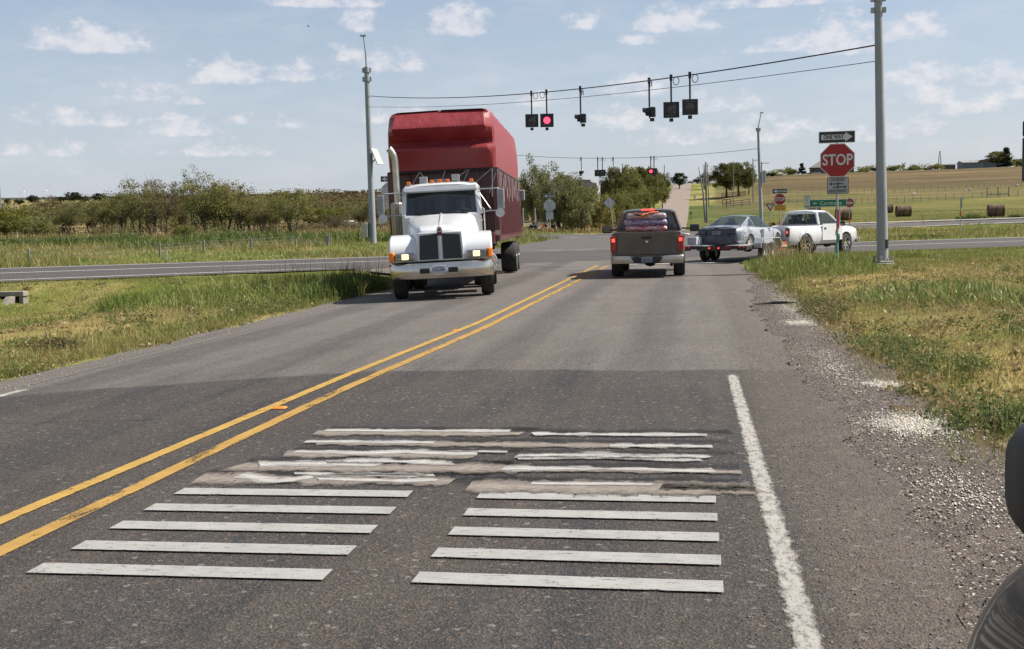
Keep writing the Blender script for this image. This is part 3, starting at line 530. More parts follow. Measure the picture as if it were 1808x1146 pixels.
# ------------------------------------------------------------------ grass and weeds
GRASS = blade_mat('grass blades', .35)
def in_view(x, y, pad=1.5):
    """keep what a camera near the photographer could see"""
    return (x > -.66*y - pad) & (x < .34*y + pad) & (y > 2)
GREENS = np.array([(.215, .24, .055), (.25, .265, .07), (.285, .285, .095), (.175, .205, .048)])
DRYS = np.array([(.52, .40, .17), (.46, .345, .14), (.58, .46, .23), (.38, .30, .115)])
def blade_cols(g, n, dry, greens=GREENS, drys=DRYS):
    pick = g.random(n) < dry; a = greens[g.integers(0, len(greens), n)]; b = drys[g.integers(0, len(drys), n)]; return KA*np.where(pick[:, None], b, a)*(.75 + .5*g.random((n, 1)))
def blades(name, x, y, h, w, col, lean, seed, droop=0., seg=1, z0=None, parent=None, kind='stuff'):
    g = np.random.default_rng(seed); n = len(x); z = H(x, y) if z0 is None else z0; a = g.random(n)*6.283; l = lean*h*(g.random(n)**.7); dx, dy = np.cos(a)*l, np.sin(a)*l; b = g.random(n)*3.1416; wx, wy = np.cos(b)*w/2, np.sin(b)*w/2
    V = []; lev = np.linspace(0, 1, seg + 1)
    for i, t in enumerate(lev):
        hx = x + dx*t**1.7; hy = y + dy*t**1.7; hz = z + h*(t - droop*t*t*np.minimum(1, l/h*1.2)) - (.01 if t == 0 else 0); k = 1 if i < seg else 0
        if k: ww = 1 - .45*t; V += [np.stack([hx - wx*ww, hy - wy*ww, hz], -1), np.stack([hx + wx*ww, hy + wy*ww, hz], -1)]
        else: V += [np.stack([hx, hy, hz], -1)]
    m = len(V); V = np.stack(V, 1).reshape(-1, 3); o = (np.arange(n)*m)[:, None, None]; ft = []
    for i in range(seg - 1): ft += [(2*i, 2*i + 1, 2*i + 3), (2*i, 2*i + 3, 2*i + 2)]
    ft += [(2*seg - 2, 2*seg - 1, 2*seg)]; f = (o + np.array(ft)[None]).reshape(-1, 3)
    me = np_mesh(name, V, f); set_col(me, 'col', np.repeat(col, m, 0)); return tag(link(name, me, GRASS, parent), kind=kind)
g = np.random.default_rng(11)
# verge on the right
n = 150000; y = 5.5 + 44*g.random(n)**.85; x = 1.65 + (.34*y + .5)*g.random(n); k = (skew(x, y) < 46.6) & in_view(x, y, .6) & (x > 1.78 + (fbm(y*.9, y*0, 61) - .5)*.75 + .1*sstep(22, 34, y)) & ~((x < 6.5*sstep(.3, 1, (y - 33)/17)**1.4 + 1.35) & (y > 33)); x, y = x[k], y[k]
def ell(x, y, cx, cy, ax, ay): return np.clip(1 - ((x - cx)/ax)**2 - ((y - cy)/ay)**2, 0, 1)
gr = fbm(x*.35, y*.16, 71)*.6 + fbm(x*1.3, y*.9, 72)*.4; gr = gr + .45*ell(x, y, 3.6, 36, 4, 9) + .35*ell(x, y, 4.6, 20.5, 2.4, 4) + .25*sstep(30, 38, y) - .34*ell(x, y, 7, 25, 6, 9) - .26*ell(x, y, 3.4, 15.5, 3.4, 7) - .2*ell(x, y, 5, 11, 3, 4)
hh = (.035 + .075*g.random(len(x)))*(1 + 1.1*ell(x, y, 3.4, 36, 3.4, 8) + .8*ell(x, y, 4.6, 20.5, 2, 3))
dry = np.clip(1.22 - 1.75*gr, .05, .9)
blades('grass', x, y, hh, .005 + .00022*y, blade_cols(g, len(x), dry), 1.3, 12)
# verge on the left
n = 150000; y = 8 + 31*g.random(n)**.9; x = -8.0 - (.68*y - 6)*g.random(n); k = (skew(x, y) < 46.9) & (x < -8.2 - (fbm(y*.9, y*0, 62) - .5)*.5 - 5.2*sstep(32, 43, y)) & in_view(x, y, .5); x, y = x[k], y[k]
edge = sstep(-10.6, -8.6, x); gr = fbm(x*.3, y*.2, 73)*.6 + fbm(x*1.2, y*1., 74)*.4; gr = gr + .2*edge + .42*sstep(22.5, 26.5, y + .3*(x + 12)) - .55*ell(x, y, -14., 18.5, 7, 6.5)
hh = (.04 + .085*g.random(len(x)))*(1 + .9*edge*g.random(len(x))); dry = np.clip(1.36 - 1.75*gr, .05, .97)
hh = hh*(1 - .35*ell(x, y, -13.5, 18, 5.5, 5.5)); blades('grass', x, y, hh, .006 + .00022*y, blade_cols(g, len(x), dry), 1.3, 13)
# rough grass beyond the highway, left, and in the medians
n = 90000; y = 50 + 95*g.random(n)**1.2; x = -.68*y + (.68*y - 9)*g.random(n); s = skew(x, y); k = (s > 65.2) & (offroad(x, y) > .5) & (s < 150); x, y = x[k], y[k]
gr = fbm(x*.16, y*.3, 41)*.6 + fbm(x*.6, y*.9, 42)*.4; gr += .3*sstep(78, 96, y)*(1 - sstep(112, 124, y)); hh = (.12 + .28*g.random(len(x)))*(.7 + 1.6*sstep(.48, .66, fbm(x*.2, y*.3, 43))); dry = np.clip(1.2 - 1.6*gr, .04, .9); dry = np.where((y > 120) & (x < -24), .85, dry); dry = np.where((y > 112) & (x > -24), .18, dry)
blades('rough_grass', x, y, hh*.8, .022 + .00026*y, blade_cols(g, len(x), dry, GREENS*.95), 1.1, 14)
n = 60000; y = 62 + 130*g.random(n)**1.1; x = 1.5 + (.36*y)*g.random(n); s = skew(x, y); k = (s > 65.3) & (offroad(x, y) > .5) & ~((s > 109) & (s < 128)) & ~((y > 129.5 + .2*x) & (y < 136 + .2*x) & (x > 4)); x, y = x[k], y[k]
gr = fbm(x*.16, y*.1, 44)*.5 + fbm(x*.6, y*.5, 45)*.5; hh = (.08 + .16*g.random(len(x)))*(1 + 1.6*sstep(.56, .7, fbm(x*.22, y*.2, 46))*(s[k] < 112)); dry = np.clip(1.2 - 1.6*gr, .05, .9)
blades('mown_grass', x, y, hh, .03 + .0002*y, blade_cols(g, len(x), dry), .8, 15)
# tall rank grass with seed heads
def rank(name, pts, n, hmin, hmax, col, seed, w=.012, lean=.55, droop=.45, dryf=.06):
    g = np.random.default_rng(seed); pick = g.integers(0, len(pts), n); P = np.array(pts)[pick]; r = np.sqrt(g.random(n)); a = g.random(n)*6.283; x = P[:, 0] + r*np.cos(a)*P[:, 2]; y = P[:, 1] + r*np.sin(a)*P[:, 3]; k = offroad(x, y) > .5; x, y = x[k], y[k]; P = P[k]; m = len(x)
    h = (hmin + (hmax - hmin)*g.random(m))*P[:, 4]*(1.12 - .55*r[k]**2)*(.6 + .8*fbm(x*1.7, y*1.7, seed)); c = blade_cols(g, m, dryf, np.array(col)); return blades(name, x, y, h, w, c, lean, seed + 1, droop, 3)
LUSH = [(.19, .245, .045), (.23, .285, .06), (.27, .31, .085), (.31, .34, .13)]; DEEP = [(.11, .165, .035), (.14, .195, .045), (.17, .215, .06)]
rank('tall_weeds', [(-9.6, 27.5, 1.3, 2.0, 1), (-10.8, 27.8, 1.4, 2.2, 1.0), (-12.2, 28., 1.5, 2.4, .9), (-9.2, 29.3, .9, 1.5, .9), (-13.6, 28.2, 1.5, 2.4, .7), (-15.4, 28.5, 1.8, 2.4, .42), (-11, 25.2, 1.6, 1.4, .45), (-9.6, 24.6, .9, 1.2, .4), (-17.5, 29, 1.8, 2.6, .3), (-13, 25.6, 2, 1.5, .3)], 11000, .2, .95, LUSH, 31, .016, .8)
rank('tall_weeds', [(-8.75, 26.5, .5, 1.6, .8), (-8.7, 28.4, .5, 1.6, .9), (-9.0, 30, .7, 1.2, .7)], 3000, .5, .95, DEEP, 33, .018)
rank('tall_weeds', [(-8.9, 29.5, 1.0, 1.5, 1), (-10, 28.6, 1.2, 1, 1.0)], 90, .9, 1.35, [(.12, .08, .05), (.09, .06, .045)], 35, .012, .25, .1)
rank('tall_weeds', [(2.35, 35.5, .8, 2.8, .9), (3.2, 33.5, 1.0, 3, .95), (3.9, 31, .9, 2.5, .75), (2.3, 31.5, .5, 2.2, .7), (3.0, 38, .9, 2, 1.0), (4.4, 35, .9, 2.5, .8)], 9500, .22, .62, LUSH, 37, .016)
rank('tall_weeds', [(3.3, 37.2, 1.0, 1.6, 1.0), (2.6, 36.5, .6, 1.5, .9)], 160, .7, 1.15, [(.23, .16, .09), (.28, .21, .11)], 39, .02, .3, .15, .6)
rank('johnson_grass', [(3.6, 21.5, .8, 1.6, .8), (4.5, 20.2, .9, 1.7, 1), (5.3, 18.7, .7, 1.4, .8), (4.9, 22, .7, 1.3, .7)], 2300, .22, .5, [(.22, .275, .07), (.27, .315, .10), (.33, .36, .15)], 41, .026, .95, .6)
rank('johnson_grass', [(4.1, 13.2, .3, .5, .8), (4.0, 14.2, .25, .5, 1), (2.35, 9.0, .25, .4, .8)], 330, .15, .42, [(.12, .19, .06), (.17, .25, .09)], 43, .014, .9, .5)
rank('johnson_grass', [(-9.3, 17.5, .9, 1.6, .8), (-8.8, 19.5, .6, 1.6, .7), (-10.3, 16.2, .9, 1.2, .7), (-9.0, 22.5, .6, 2., .8), (-9.8, 14.2, .9, 1, .7), (-10.6, 13.2, .9, .8, .6)], 3200, .15, .38, LUSH, 45, .016, .95, .55)
rank('tall_weeds', [(-17.6, 33.4, .9, 1.0, 1), (-16.6, 33.9, .9, .9, .9), (-15.5, 34.3, .8, .9, .5)], 1900, .4, .85, [(.19, .26, .05), (.24, .31, .065), (.15, .21, .045)], 47, .02)
rank('tall_weeds', [(-33, 75, 4, 2.5, 1), (-29, 77, 3, 2, 1.1), (-25, 80, 3.5, 2, .8), (-40, 79, 5, 2, .8), (-49, 84, 5, 3, .8), (-22, 82, 2, 2, .7), (-36, 73, 3, 2, .7)], 7000, .5, 1.25, DEEP, 49, .055, .6, .3)
rank('tall_weeds', [(-45, 116, 24, 3, .8), (-75, 112, 22, 4, .9), (-25, 121, 9, 4, .6)], 7000, .5, 1.1, [(.30, .20, .10), (.34, .24, .13), (.25, .15, .08)], 51, .06, .6, .2, .3)
rank('tall_weeds', [(-9, 134, 4, 1.5, .7), (-6.5, 136, 2, 1.5, .8), (-15, 131, 4, 1.5, .6)], 1800, .5, 1.1, [(.26, .15, .08), (.28, .2, .07), (.2, .17, .06)], 53, .06, .6, .2, .3)
rank('tall_weeds', [(33, 143, 1.8, 1, 1), (38.5, 143, 1.4, 1, .9), (14.5, 77.5, 2, 1, .35)], 2200, .4, 1.0, DEEP, 55, .06)
rank('tall_weeds', [(5.8, 38.9, .7, .35, .8), (7, 39.1, .7, .5, .9), (5.0, 38.6, .7, .6, .6)], 1100, .2, .45, LUSH, 57, .02)
def leafy(name, cx, cy, rx, ry, h, n, s, cols, seed):
    """low broad-leaved plant: many small leaves through a flattened mound, on short stems"""
    g = np.random.default_rng(seed); cl = g.random((26, 3)); a = cl[:, 0]*6.283; r = np.sqrt(cl[:, 1]); C = np.stack([cx + r*np.cos(a)*rx, cy + r*np.sin(a)*ry, h*(.25 + .75*cl[:, 2])*(1 - .5*r*r)], -1); q = g.integers(0, 26, n); P = C[q] + g.normal(size=(n, 3))*np.array((rx*.16, ry*.16, h*.22)); P[:, 2] = np.abs(P[:, 2]) + H(P[:, 0], P[:, 1])
    u = g.normal(size=(n, 3)); u /= np.linalg.norm(u, axis=1)[:, None]; v = np.cross(u, g.normal(size=(n, 3))); v /= np.linalg.norm(v, axis=1)[:, None]; w = s*(.6 + .8*g.random((n, 1))); V = np.stack([P - u*w, P + v*w*.45, P + u*w, P - v*w*.45], 1).reshape(-1, 3); me = np_mesh(name, V, np.arange(4*n).reshape(-1, 4)); c = KA*np.array(cols)[g.integers(0, len(cols), n)]*(.7 + .6*g.random((n, 1))); set_col(me, 'col', np.repeat(c, 4, 0)); return link(name, me, GRASS)
LC = [(.16, .2, .055), (.2, .235, .075), (.24, .26, .11), (.13, .165, .05)]
tag(leafy('weed_clump', 2.42, 13.9, .46, 1.0, .13, 4200, .015, LC, 61), 'long dark leafy weed clump lying along the gravel right of the white edge line', 'weed')
tag(leafy('weed_clump', 2.65, 12.2, .46, .65, .13, 3200, .015, LC, 62), 'dark leafy weed clump spilling over the gravel just nearer than the long one', 'weed')
tag(leafy('weed_clump', 2.55, 8.7, .34, .45, .2, 2400, .013, LC, 63), 'small dark weed clump at the grass edge right above the black car mirror', 'weed')
tag(leafy('weed_clump', 2.15, 19.3, .35, 1.7, .24, 2600, .02, [(.2, .185, .08), (.25, .21, .10), (.17, .17, .06)], 64), 'greyish dry weed clump at the gravel edge below the tall weeds', 'weed')
tag(leafy('weed_clump', -9.55, 15.6, .6, .35, .18, 2600, .02, [(.21, .17, .08), (.17, .16, .06)], 65), 'brownish mounded weed at the left road edge opposite the seam in the asphalt', 'weed')
tag(leafy('weed_clump', -9.0, 23.2, .6, 1.5, .26, 4200, .022, [(.2, .21, .07), (.25, .24, .09), (.17, .19, .055)], 66), 'low olive weed mound at the left road edge in front of the tall grass', 'weed')
# ------------------------------------------------------------------ trees
BARK = pm('grey brown bark', (.085, .07, .058), .9, var=.35, scale=9, bump=.4); BARKD = pm('dark bark', (.045, .037, .032), .9, var=.35, scale=9, bump=.4); DEAD = pm('weathered dead wood', (.2, .185, .17), .9, var=.2, scale=8, bump=.4)
LEAF = {'mesquite': leaf_mat('feathery olive leaves', (.195, .188, .08), (.28, .26, .118), (.25, .195, .11)), 'yellowgreen': leaf_mat('yellow green leaves', (.16, .165, .035), (.24, .235, .065)), 'willow': leaf_mat('silvery willow leaves', (.17, .185, .07), (.28, .29, .14), (.34, .34, .2)),
        'olivegreen': leaf_mat('olive green leaves', (.21, .21, .075), (.30, .285, .11)), 'oak': leaf_mat('dark oak leaves', (.12, .128, .04), (.19, .185, .065)), 'cedar': leaf_mat('dark cedar foliage', (.022, .036, .022), (.045, .06, .035), trans=.15), 'live': leaf_mat('live oak leaves', (.035, .045, .02), (.07, .08, .035)), 'brush': leaf_mat('brown brush leaves', (.17, .135, .075), (.23, .18, .1))}
def leaves(P, g, s, long=1., up=0.):
    n = len(P); u = g.normal(size=(n, 3)); u[:, 2] += up; u /= np.linalg.norm(u, axis=1)[:, None]; v = np.cross(u, g.normal(size=(n, 3))); v /= np.linalg.norm(v, axis=1)[:, None]; w = s*(.55 + .9*g.random((n, 1)))
    return np.stack([P - u*w*long, P + v*w*.6, P + u*w*long, P - v*w*.6], 1).reshape(-1, 3)
def tree_mesh(kind, seed):
    """(trunk mesh, crown mesh, height, width) of one tree"""
    g = np.random.default_rng(seed)
    S = dict(mesquite=(6., 3.7, 2.7, 2.15, 56, .60, 90, .085, 3, .5), bush=(3., 1.45, 1.9, 1.35, 46, .46, 95, .085, 4, .3), oak=(8., 5.0, 4.1, 2.9, 95, .75, 95, .16, 1, .8), willow=(8., 4.5, 2.7, 3.35, 90, .62, 130, .085, 3, .5), cedar=(6., 3.2, 1.6, 2.9, 60, .4, 90, .13, 1, .4), sparse=(7., 4.4, 2.2, 2.6, 54, .5, 44, .085, 3, .5))[kind]
    Ht, cz, rx, rz, nc, cr, nl, ls, stems, tr = S
    C = []
    while len(C) < nc:
        p = g.normal(size=3); p /= np.linalg.norm(p); rad = (.35 + .65*g.random()**.5)*(.82 + .36*g.random())
        if kind == 'cedar': zz = g.random()**1.3; a = g.random()*6.283; rr = rx*(1 - zz)*(.35 + .65*g.random()) + .1; C.append((rr*math.cos(a), rr*math.sin(a), .5 + zz*5.3)); continue
        c = p*np.array((rx, rx, rz))*rad; c[2] += cz
        if kind == 'bush': c[2] = max(.25, c[2])
        if kind in ('mesquite', 'sparse', 'oak') and c[2] < Ht*.2: continue
        C.append(c)
    C = np.array(C); mb = MB(); r0 = {'oak': .3, 'mesquite': .12, 'willow': .14, 'bush': .06, 'cedar': .14, 'sparse': .10}[kind]
    st = []
    for i in range(stems):
        a = g.random()*6.283; o = g.random()*.35*(stems > 1); b = Vector((math.cos(a)*o, math.sin(a)*o, -.15)); tip = Vector((math.cos(a)*rx*.45*(stems > 1), math.sin(a)*rx*.45*(stems > 1), cz*.85)) + Vector(g.normal(size=3)*.25)
        mid = b.lerp(tip, .5) + Vector(g.normal(size=3)*.22); pts = [b, b.lerp(mid, .5) + Vector(g.normal(size=3)*.06), mid, tip]; mb.tube(pts, [r0*1.25, r0, r0*.75, r0*.35], 7); st.append(pts)
    for i, c in enumerate(C):
        if kind == 'cedar' or (kind == 'oak' and i % 2) : continue
        p = st[g.integers(0, len(st))]; t = .35 + .6*g.random(); s_ = p[1].lerp(p[3], t); c = Vector(c); m_ = s_.lerp(c, .5) + Vector((0, 0, -.1*(c - s_).length)) + Vector(g.normal(size=3)*.12); mb.tube([s_, m_, c], [r0*.32, r0*.2, r0*.06], 5)
        if kind in ('mesquite', 'sparse'):
            for q in range(4 if kind == 'sparse' else 2): mb.tube([c, c + Vector(g.normal(size=3))*.45 + Vector((0, 0, .25))], [r0*.07, .008], 3)
    if kind == 'cedar': mb.tube([(0, 0, 2), (0, 0, 5.9)], [r0*.8, .02], 5)
    n = nc*nl; q = np.repeat(np.arange(nc), nl); sp = np.array((1, 1, .75)) if kind != 'willow' else np.array((.8, .8, 1.2))
    P = C[q] + np.clip(g.normal(size=(n, 3)), -1.7, 1.7)*cr*sp*.62*(.6 + .8*g.random((nc, 1)))[q]; P[:, 2] = np.maximum(P[:, 2], .08)
    V = leaves(P, g, ls, 1.7 if kind == 'willow' else (1.3 if kind == 'mesquite' else 1.), 1.2 if kind in ('willow', 'cedar') else 0); me = np_mesh('crown', V, np.arange(4*n).reshape(-1, 4)); t1 = np.clip(.5*g.random(nc)[q] + .5*g.random(n), 0, 1); t2 = (.8*g.random(nc)[q] + .25*g.random(n)); set_col(me, 'tint', np.repeat(np.stack([t1, t2, t1], -1), 4, 0))
    return mb.mesh('trunk'), me, Ht, 2*rx*1.08
TM = {}
for kd, seeds in (('mesquite', (1, 2, 3, 4)), ('bush', (5, 6, 7)), ('oak', (8, 9)), ('willow', (10, 11)), ('cedar', (12,)), ('sparse', (13, 14))): TM[kd] = [tree_mesh(kd, s) for s in seeds]
TCACHE = {}
def tree(px, top, Y, wpx, kind, leaf, name, label, cat='tree', group=None, var=0, base=None, bark=None):
    b = at(px, 400, Y); z = float(H(b.x, Y)) - .05; h = at(px, top, Y).z - z; wd = wpx/F*Y*1.0; tm, cm, h0, w0 = TM[kind][var % len(TM[kind])]
    key = (kind, var % len(TM[kind]), leaf)
    if key not in TCACHE:
        a, c = tm.copy(), cm.copy(); a.materials.append(bark or BARK); c.materials.append(LEAF[leaf]); a.polygons.foreach_set('use_smooth', [True]*len(a.polygons)); TCACHE[key] = (a, c)
    a, c = TCACHE[key]; e = thing(name, label, cat, (b.x, Y, z), random.uniform(0, 6.28), group); e.scale = (wd/w0, wd/w0, h/h0)
    for nm, me in (('trunk', a), ('crown', c)): o = bpy.data.objects.new(nm, me); COL.objects.link(o); o.parent = e
    return e
TL = 'trees in the front row beyond the highway'
for a in [
    (8, 358, 118, 80, 'bush', 'yellowgreen', 'leafy_tree', 'dense yellow green rounded tree at the left picture edge below the grey sign backs'),
    (58, 384, 116, 66, 'bush', 'olivegreen', 'scrub_tree', 'dull olive rounded bush tree just right of the yellow green one'),
    (122, 360, 122, 62, 'mesquite', 'mesquite', 'mesquite_tree', 'open spreading mesquite on a single dark forked trunk, first clear trunk from the left edge'),
    (160, 358, 126, 52, 'mesquite', 'mesquite', 'mesquite_tree', 'thin ragged mesquite second clear trunk from the left edge'),
    (192, 352, 140, 60, 'mesquite', 'mesquite', 'mesquite_tree', 'dark mesquite with a leaning trunk left of the tall bare topped trees'),
    (216, 340, 128, 62, 'mesquite', 'olivegreen', 'mesquite_tree', 'brown olive mesquite at the left end of the tall clump'),
    (246, 320, 132, 66, 'sparse', 'mesquite', 'mesquite_tree', 'tall thin mesquite with bare twigs above the skyline, left one of the two bare tops'),
    (268, 334, 127, 60, 'mesquite', 'mesquite', 'mesquite_tree', 'dense brown mesquite standing between the two bare topped trees'),
    (294, 321, 131, 66, 'sparse', 'brush', 'mesquite_tree', 'tall thin reddish brown mesquite with bare twigs, right one of the two bare tops'),
    (322, 345, 136, 46, 'mesquite', 'mesquite', 'mesquite_tree', 'mesquite with a slanting trunk beside the gap in the tall clump'),
    (341, 310, 128, 52, 'sparse', 'yellowgreen', 'leafy_tree', 'tallest tree of the left wood with a light green pointed top'),
    (368, 322, 124, 84, 'mesquite', 'olivegreen', 'mesquite_tree', 'broad bushy olive tree right of the pointed light green one'),
    (398, 326, 128, 76, 'mesquite', 'mesquite', 'mesquite_tree', 'second broad bushy tree right of the pointed light green one'),
    (424, 334, 126, 70, 'mesquite', 'olivegreen', 'mesquite_tree', 'bushy tree where the clump starts to slope down to the right'),
    (444, 346, 130, 60, 'mesquite', 'olivegreen', 'mesquite_tree', 'slim trunked tree near the right end of the clump'),
    (464, 354, 124, 56, 'mesquite', 'mesquite', 'mesquite_tree', 'small mesquite second from the lone round tree'),
    (486, 358, 128, 54, 'mesquite', 'olivegreen', 'mesquite_tree', 'last small mesquite of the clump, next to the lone round tree'),
    (518, 338, 116, 84, 'mesquite', 'olivegreen', 'mesquite_tree', 'lone round crowned tree on a straight dark trunk left of the grey steel pole'),
    (597, 384, 124, 46, 'sparse', 'brush', 'brush', 'low leafless brown brush between the lone round tree and the grey pole'),
    (560, 398, 128, 26, 'sparse', 'brush', 'brush', 'smallest patch of leafless brush by the tan pasture'),
    (327, 396, 112, 40, 'bush', 'olivegreen', 'scrub_bush', 'dark green bush at the foot of the gap in the tall clump'),
    (176, 402, 116, 32, 'bush', 'mesquite', 'scrub_bush', 'small dark bush under the ragged mesquite'),
    (96, 398, 124, 40, 'bush', 'mesquite', 'scrub_bush', 'grey olive bush left of the open spreading mesquite')]:
    tree(a[0], a[1] - (7 if a[4] in ('mesquite', 'sparse', 'willow') and a[0] > 110 else 2), a[2], a[3]*1.22, *a[4:], group=TL, var=int(a[0]) % 4)
for a in [(585, 362, 210, 70, 'bush', 'yellowgreen', 'light green round bush beyond the tan pasture, larger of two'), (552, 364, 225, 56, 'bush', 'yellowgreen', 'light green round bush behind the lone round tree, smaller of two'), (636, 360, 200, 60, 'mesquite', 'mesquite', 'brown mesquite directly left of the grey steel pole, beyond the pasture'), (668, 346, 150, 62, 'mesquite', 'mesquite', 'mesquite right of the grey steel pole, trunks showing'), (690, 350, 160, 50, 'mesquite', 'olivegreen', 'mesquite beside the silage trailer, partly hidden by it'), (88, 345, 300, 44, 'mesquite', 'brush', 'grey brown leafless tree in front of the far tan field'), (700, 344, 175, 60, 'mesquite', 'mesquite', 'mesquite hidden behind the truck exhaust')]:
    tree(*a[:6], 'mesquite_tree' if a[4] == 'mesquite' else 'round_bush', a[6], group='scattered trees in the left pasture', var=int(a[0]) % 3)
SK = 'dark oaks on the far left skyline'
for (px, top, w, Y, lab) in [(16, 351, 14, 640, 'far dark oak nearest the left edge of the skyline'), (37, 352, 22, 640, 'low far dark oak left of the first wind turbine'), (61, 345, 26, 640, 'far dark round oak right of the first wind turbine'), (108, 347, 24, 660, 'far dark oak left of the highest skyline oak'), (132, 339, 34, 650, 'highest dark oak on the left skyline'), (152, 346, 24, 660, 'far dark oak just right of the highest skyline oak'), (178, 341, 30, 640, 'far dark oak left of the third wind turbine'), (200, 346, 24, 680, 'far dark oak hidden half behind the mesquites'), (452, 342, 18, 900, 'lone dark oak on the far blue ridge'), (600, 339, 22, 560, 'dark oak on the skyline left of the grey pole'), (622, 337, 34, 560, 'broad dark oak on the skyline next to the grey pole'), (578, 341, 22, 600, 'small dark oak on the skyline above the round bushes'), (543, 342, 24, 640, 'small dark oak on the skyline above the lone round tree'), (646, 340, 24, 560, 'dark oak on the skyline directly behind the grey pole'), (672, 340, 26, 540, 'dark oak on the skyline beside the red tarp')]:
    tree(px, top, Y, w, 'oak', 'live', 'oak_tree', lab, group=SK, var=int(px) % 2, bark=BARKD)
# the scrub in between reads as one mass
def wood(name, pts, leaf, n, s, seed):
    g = np.random.default_rng(seed); V, T = [], []
    for (x, y, r, h) in pts:
        z = float(H(x, y)); k = max(8, int(n*.5 + n*.5*g.random())); c = g.normal(size=(9, 3))*np.array((r*.5, r*.5, h*.22)); c[:, 2] += h*.5; q = g.integers(0, 9, k); P = c[q] + g.normal(size=(k, 3))*np.array((r*.28, r*.28, h*.16)); P[:, 2] = np.clip(P[:, 2], .1, h*1.05); P += np.array((x, y, z)); V.append(leaves(P, g, s)); t = np.clip(.6*g.random() + .2*g.random(9)[q] + .25*g.random(k), 0, 1); T.append(np.repeat(np.stack([t, g.random(k)*.9, t], -1), 4, 0))
    V = np.concatenate(V); me = np_mesh(name, V, np.arange(len(V)).reshape(-1, 4)); set_col(me, 'tint', np.concatenate(T)); return tag(link(name, me, LEAF[leaf]), kind='stuff')
g = np.random.default_rng(77)
def wpts(n, pxa, pxb, Ya, Yb, ha, hb, p=1.):
    o = []
    for i in range(n): Y = Ya + (Yb - Ya)*g.random()**p; q = at(pxa + (pxb - pxa)*g.random(), 390, Y); h = ha + (hb - ha)*g.random(); o.append((q.x, Y, h*(.6 + .5*g.random()), h))
    return o
wood('far_wood', wpts(80, 60, 720, 190, 420, 2.5, 5.), 'mesquite', 420, .3, 78)
wood('far_wood', wpts(70, 470, 720, 330, 540, 4, 7.5), 'brush', 380, .38, 79)
wood('far_wood', wpts(60, 380, 720, 420, 540, 4, 7.), 'live', 380, .38, 80)
wood('far_wood', wpts(60, 180, 470, 200, 330, 2.5, 5.), 'olivegreen', 420, .26, 81); wood('undergrowth', wpts(20, 90, 540, 118, 150, .9, 1.9), 'mesquite', 260, .12, 87); wood('undergrowth', wpts(30, 300, 700, 122, 150, .8, 1.8), 'brush', 220, .12, 88); wood('far_wood', wpts(34, -40, 230, 230, 420, 3., 5.5), 'mesquite', 420, .3, 82); wood('far_wood', wpts(60, 200, 720, 540, 690, 4, 7), 'brush', 380, .4, 83)
# beyond the crossing: willows, olive thicket and the row beside the lane
CT = 'trees beyond the crossing'
for a in [(945, 287, 150, 64, 'willow', 'willow', 'willow_tree', 'tall silvery green willow with a pointed top right behind the red trailer'), (990, 300, 142, 84, 'willow', 'willow', 'willow_tree', 'broad silvery willow above the back of the octagonal sign'), (922, 318, 165, 50, 'willow', 'olivegreen', 'leafy_tree', 'darker green tree touching the red trailer'), (965, 330, 160, 60, 'willow', 'olivegreen', 'leafy_tree', 'dark green tree between the two silvery willows'),
    (1024, 328, 140, 66, 'bush', 'willow', 'thicket_bush', 'pale bush right of the broad willow'), (1056, 334, 146, 70, 'bush', 'olivegreen', 'thicket_bush', 'olive thicket behind the diamond sign back'), (1036, 326, 165, 70, 'bush', 'olivegreen', 'thicket_bush', 'taller olive thicket below the house gable'), (1082, 334, 152, 54, 'bush', 'olivegreen', 'thicket_bush', 'olive thicket right of the diamond sign back'), (1070, 318, 240, 34, 'oak', 'live', 'oak_tree', 'small round dark oak peeping over the olive thicket'), (1002, 352, 150, 60, 'bush', 'mesquite', 'thicket_bush', 'dark brush under the broad willow'),
    (1092, 294, 178, 58, 'oak', 'oak', 'roadside_tree', 'first and tallest dark tree in the row beside the pale lane'), (1114, 296, 200, 56, 'oak', 'olivegreen', 'roadside_tree', 'second tree in the row beside the pale lane'), (1134, 294, 214, 56, 'oak', 'oak', 'roadside_tree', 'third tree in the row beside the pale lane, behind the far red signal'), (1154, 300, 240, 44, 'oak', 'olivegreen', 'roadside_tree', 'fourth tree in the row beside the pale lane'), (1170, 305, 270, 34, 'oak', 'oak', 'roadside_tree', 'last tree in the row, where the verge narrows uphill'), (1112, 330, 168, 56, 'bush', 'olivegreen', 'roadside_tree', 'low leafy bush at the foot of the first lane side tree'), (1130, 326, 190, 46, 'bush', 'olivegreen', 'roadside_tree', 'low leafy bush at the foot of the third lane side tree'),
    (1200, 305, 430, 30, 'oak', 'live', 'oak_tree', 'round dark tree left of the lane at the crest'), (1219, 320, 560, 12, 'oak', 'live', 'oak_tree', 'tiny dark tree at the end of the lane on the crest'),
    (1283, 288, 345, 56, 'oak', 'oak', 'oak_tree', 'big dark oak right of the lane, left of the pair'), (1305, 286, 350, 56, 'oak', 'oak', 'oak_tree', 'big dark oak right of the lane, right of the pair'), (1322, 296, 352, 30, 'oak', 'olivegreen', 'oak_tree', 'lighter green tree at the right side of the oak pair'), (1246, 304, 420, 34, 'mesquite', 'live', 'leafy_tree', 'greyish tree behind the leaning utility poles'), (1230, 316, 500, 14, 'oak', 'live', 'oak_tree', 'tiny dark tree left of the leaning utility poles')]:
    tree(*a, group=CT, var=int(a[0]) % 3, bark=BARKD if a[5] in ('oak', 'live') else None)
RT = 'trees on the right skyline'
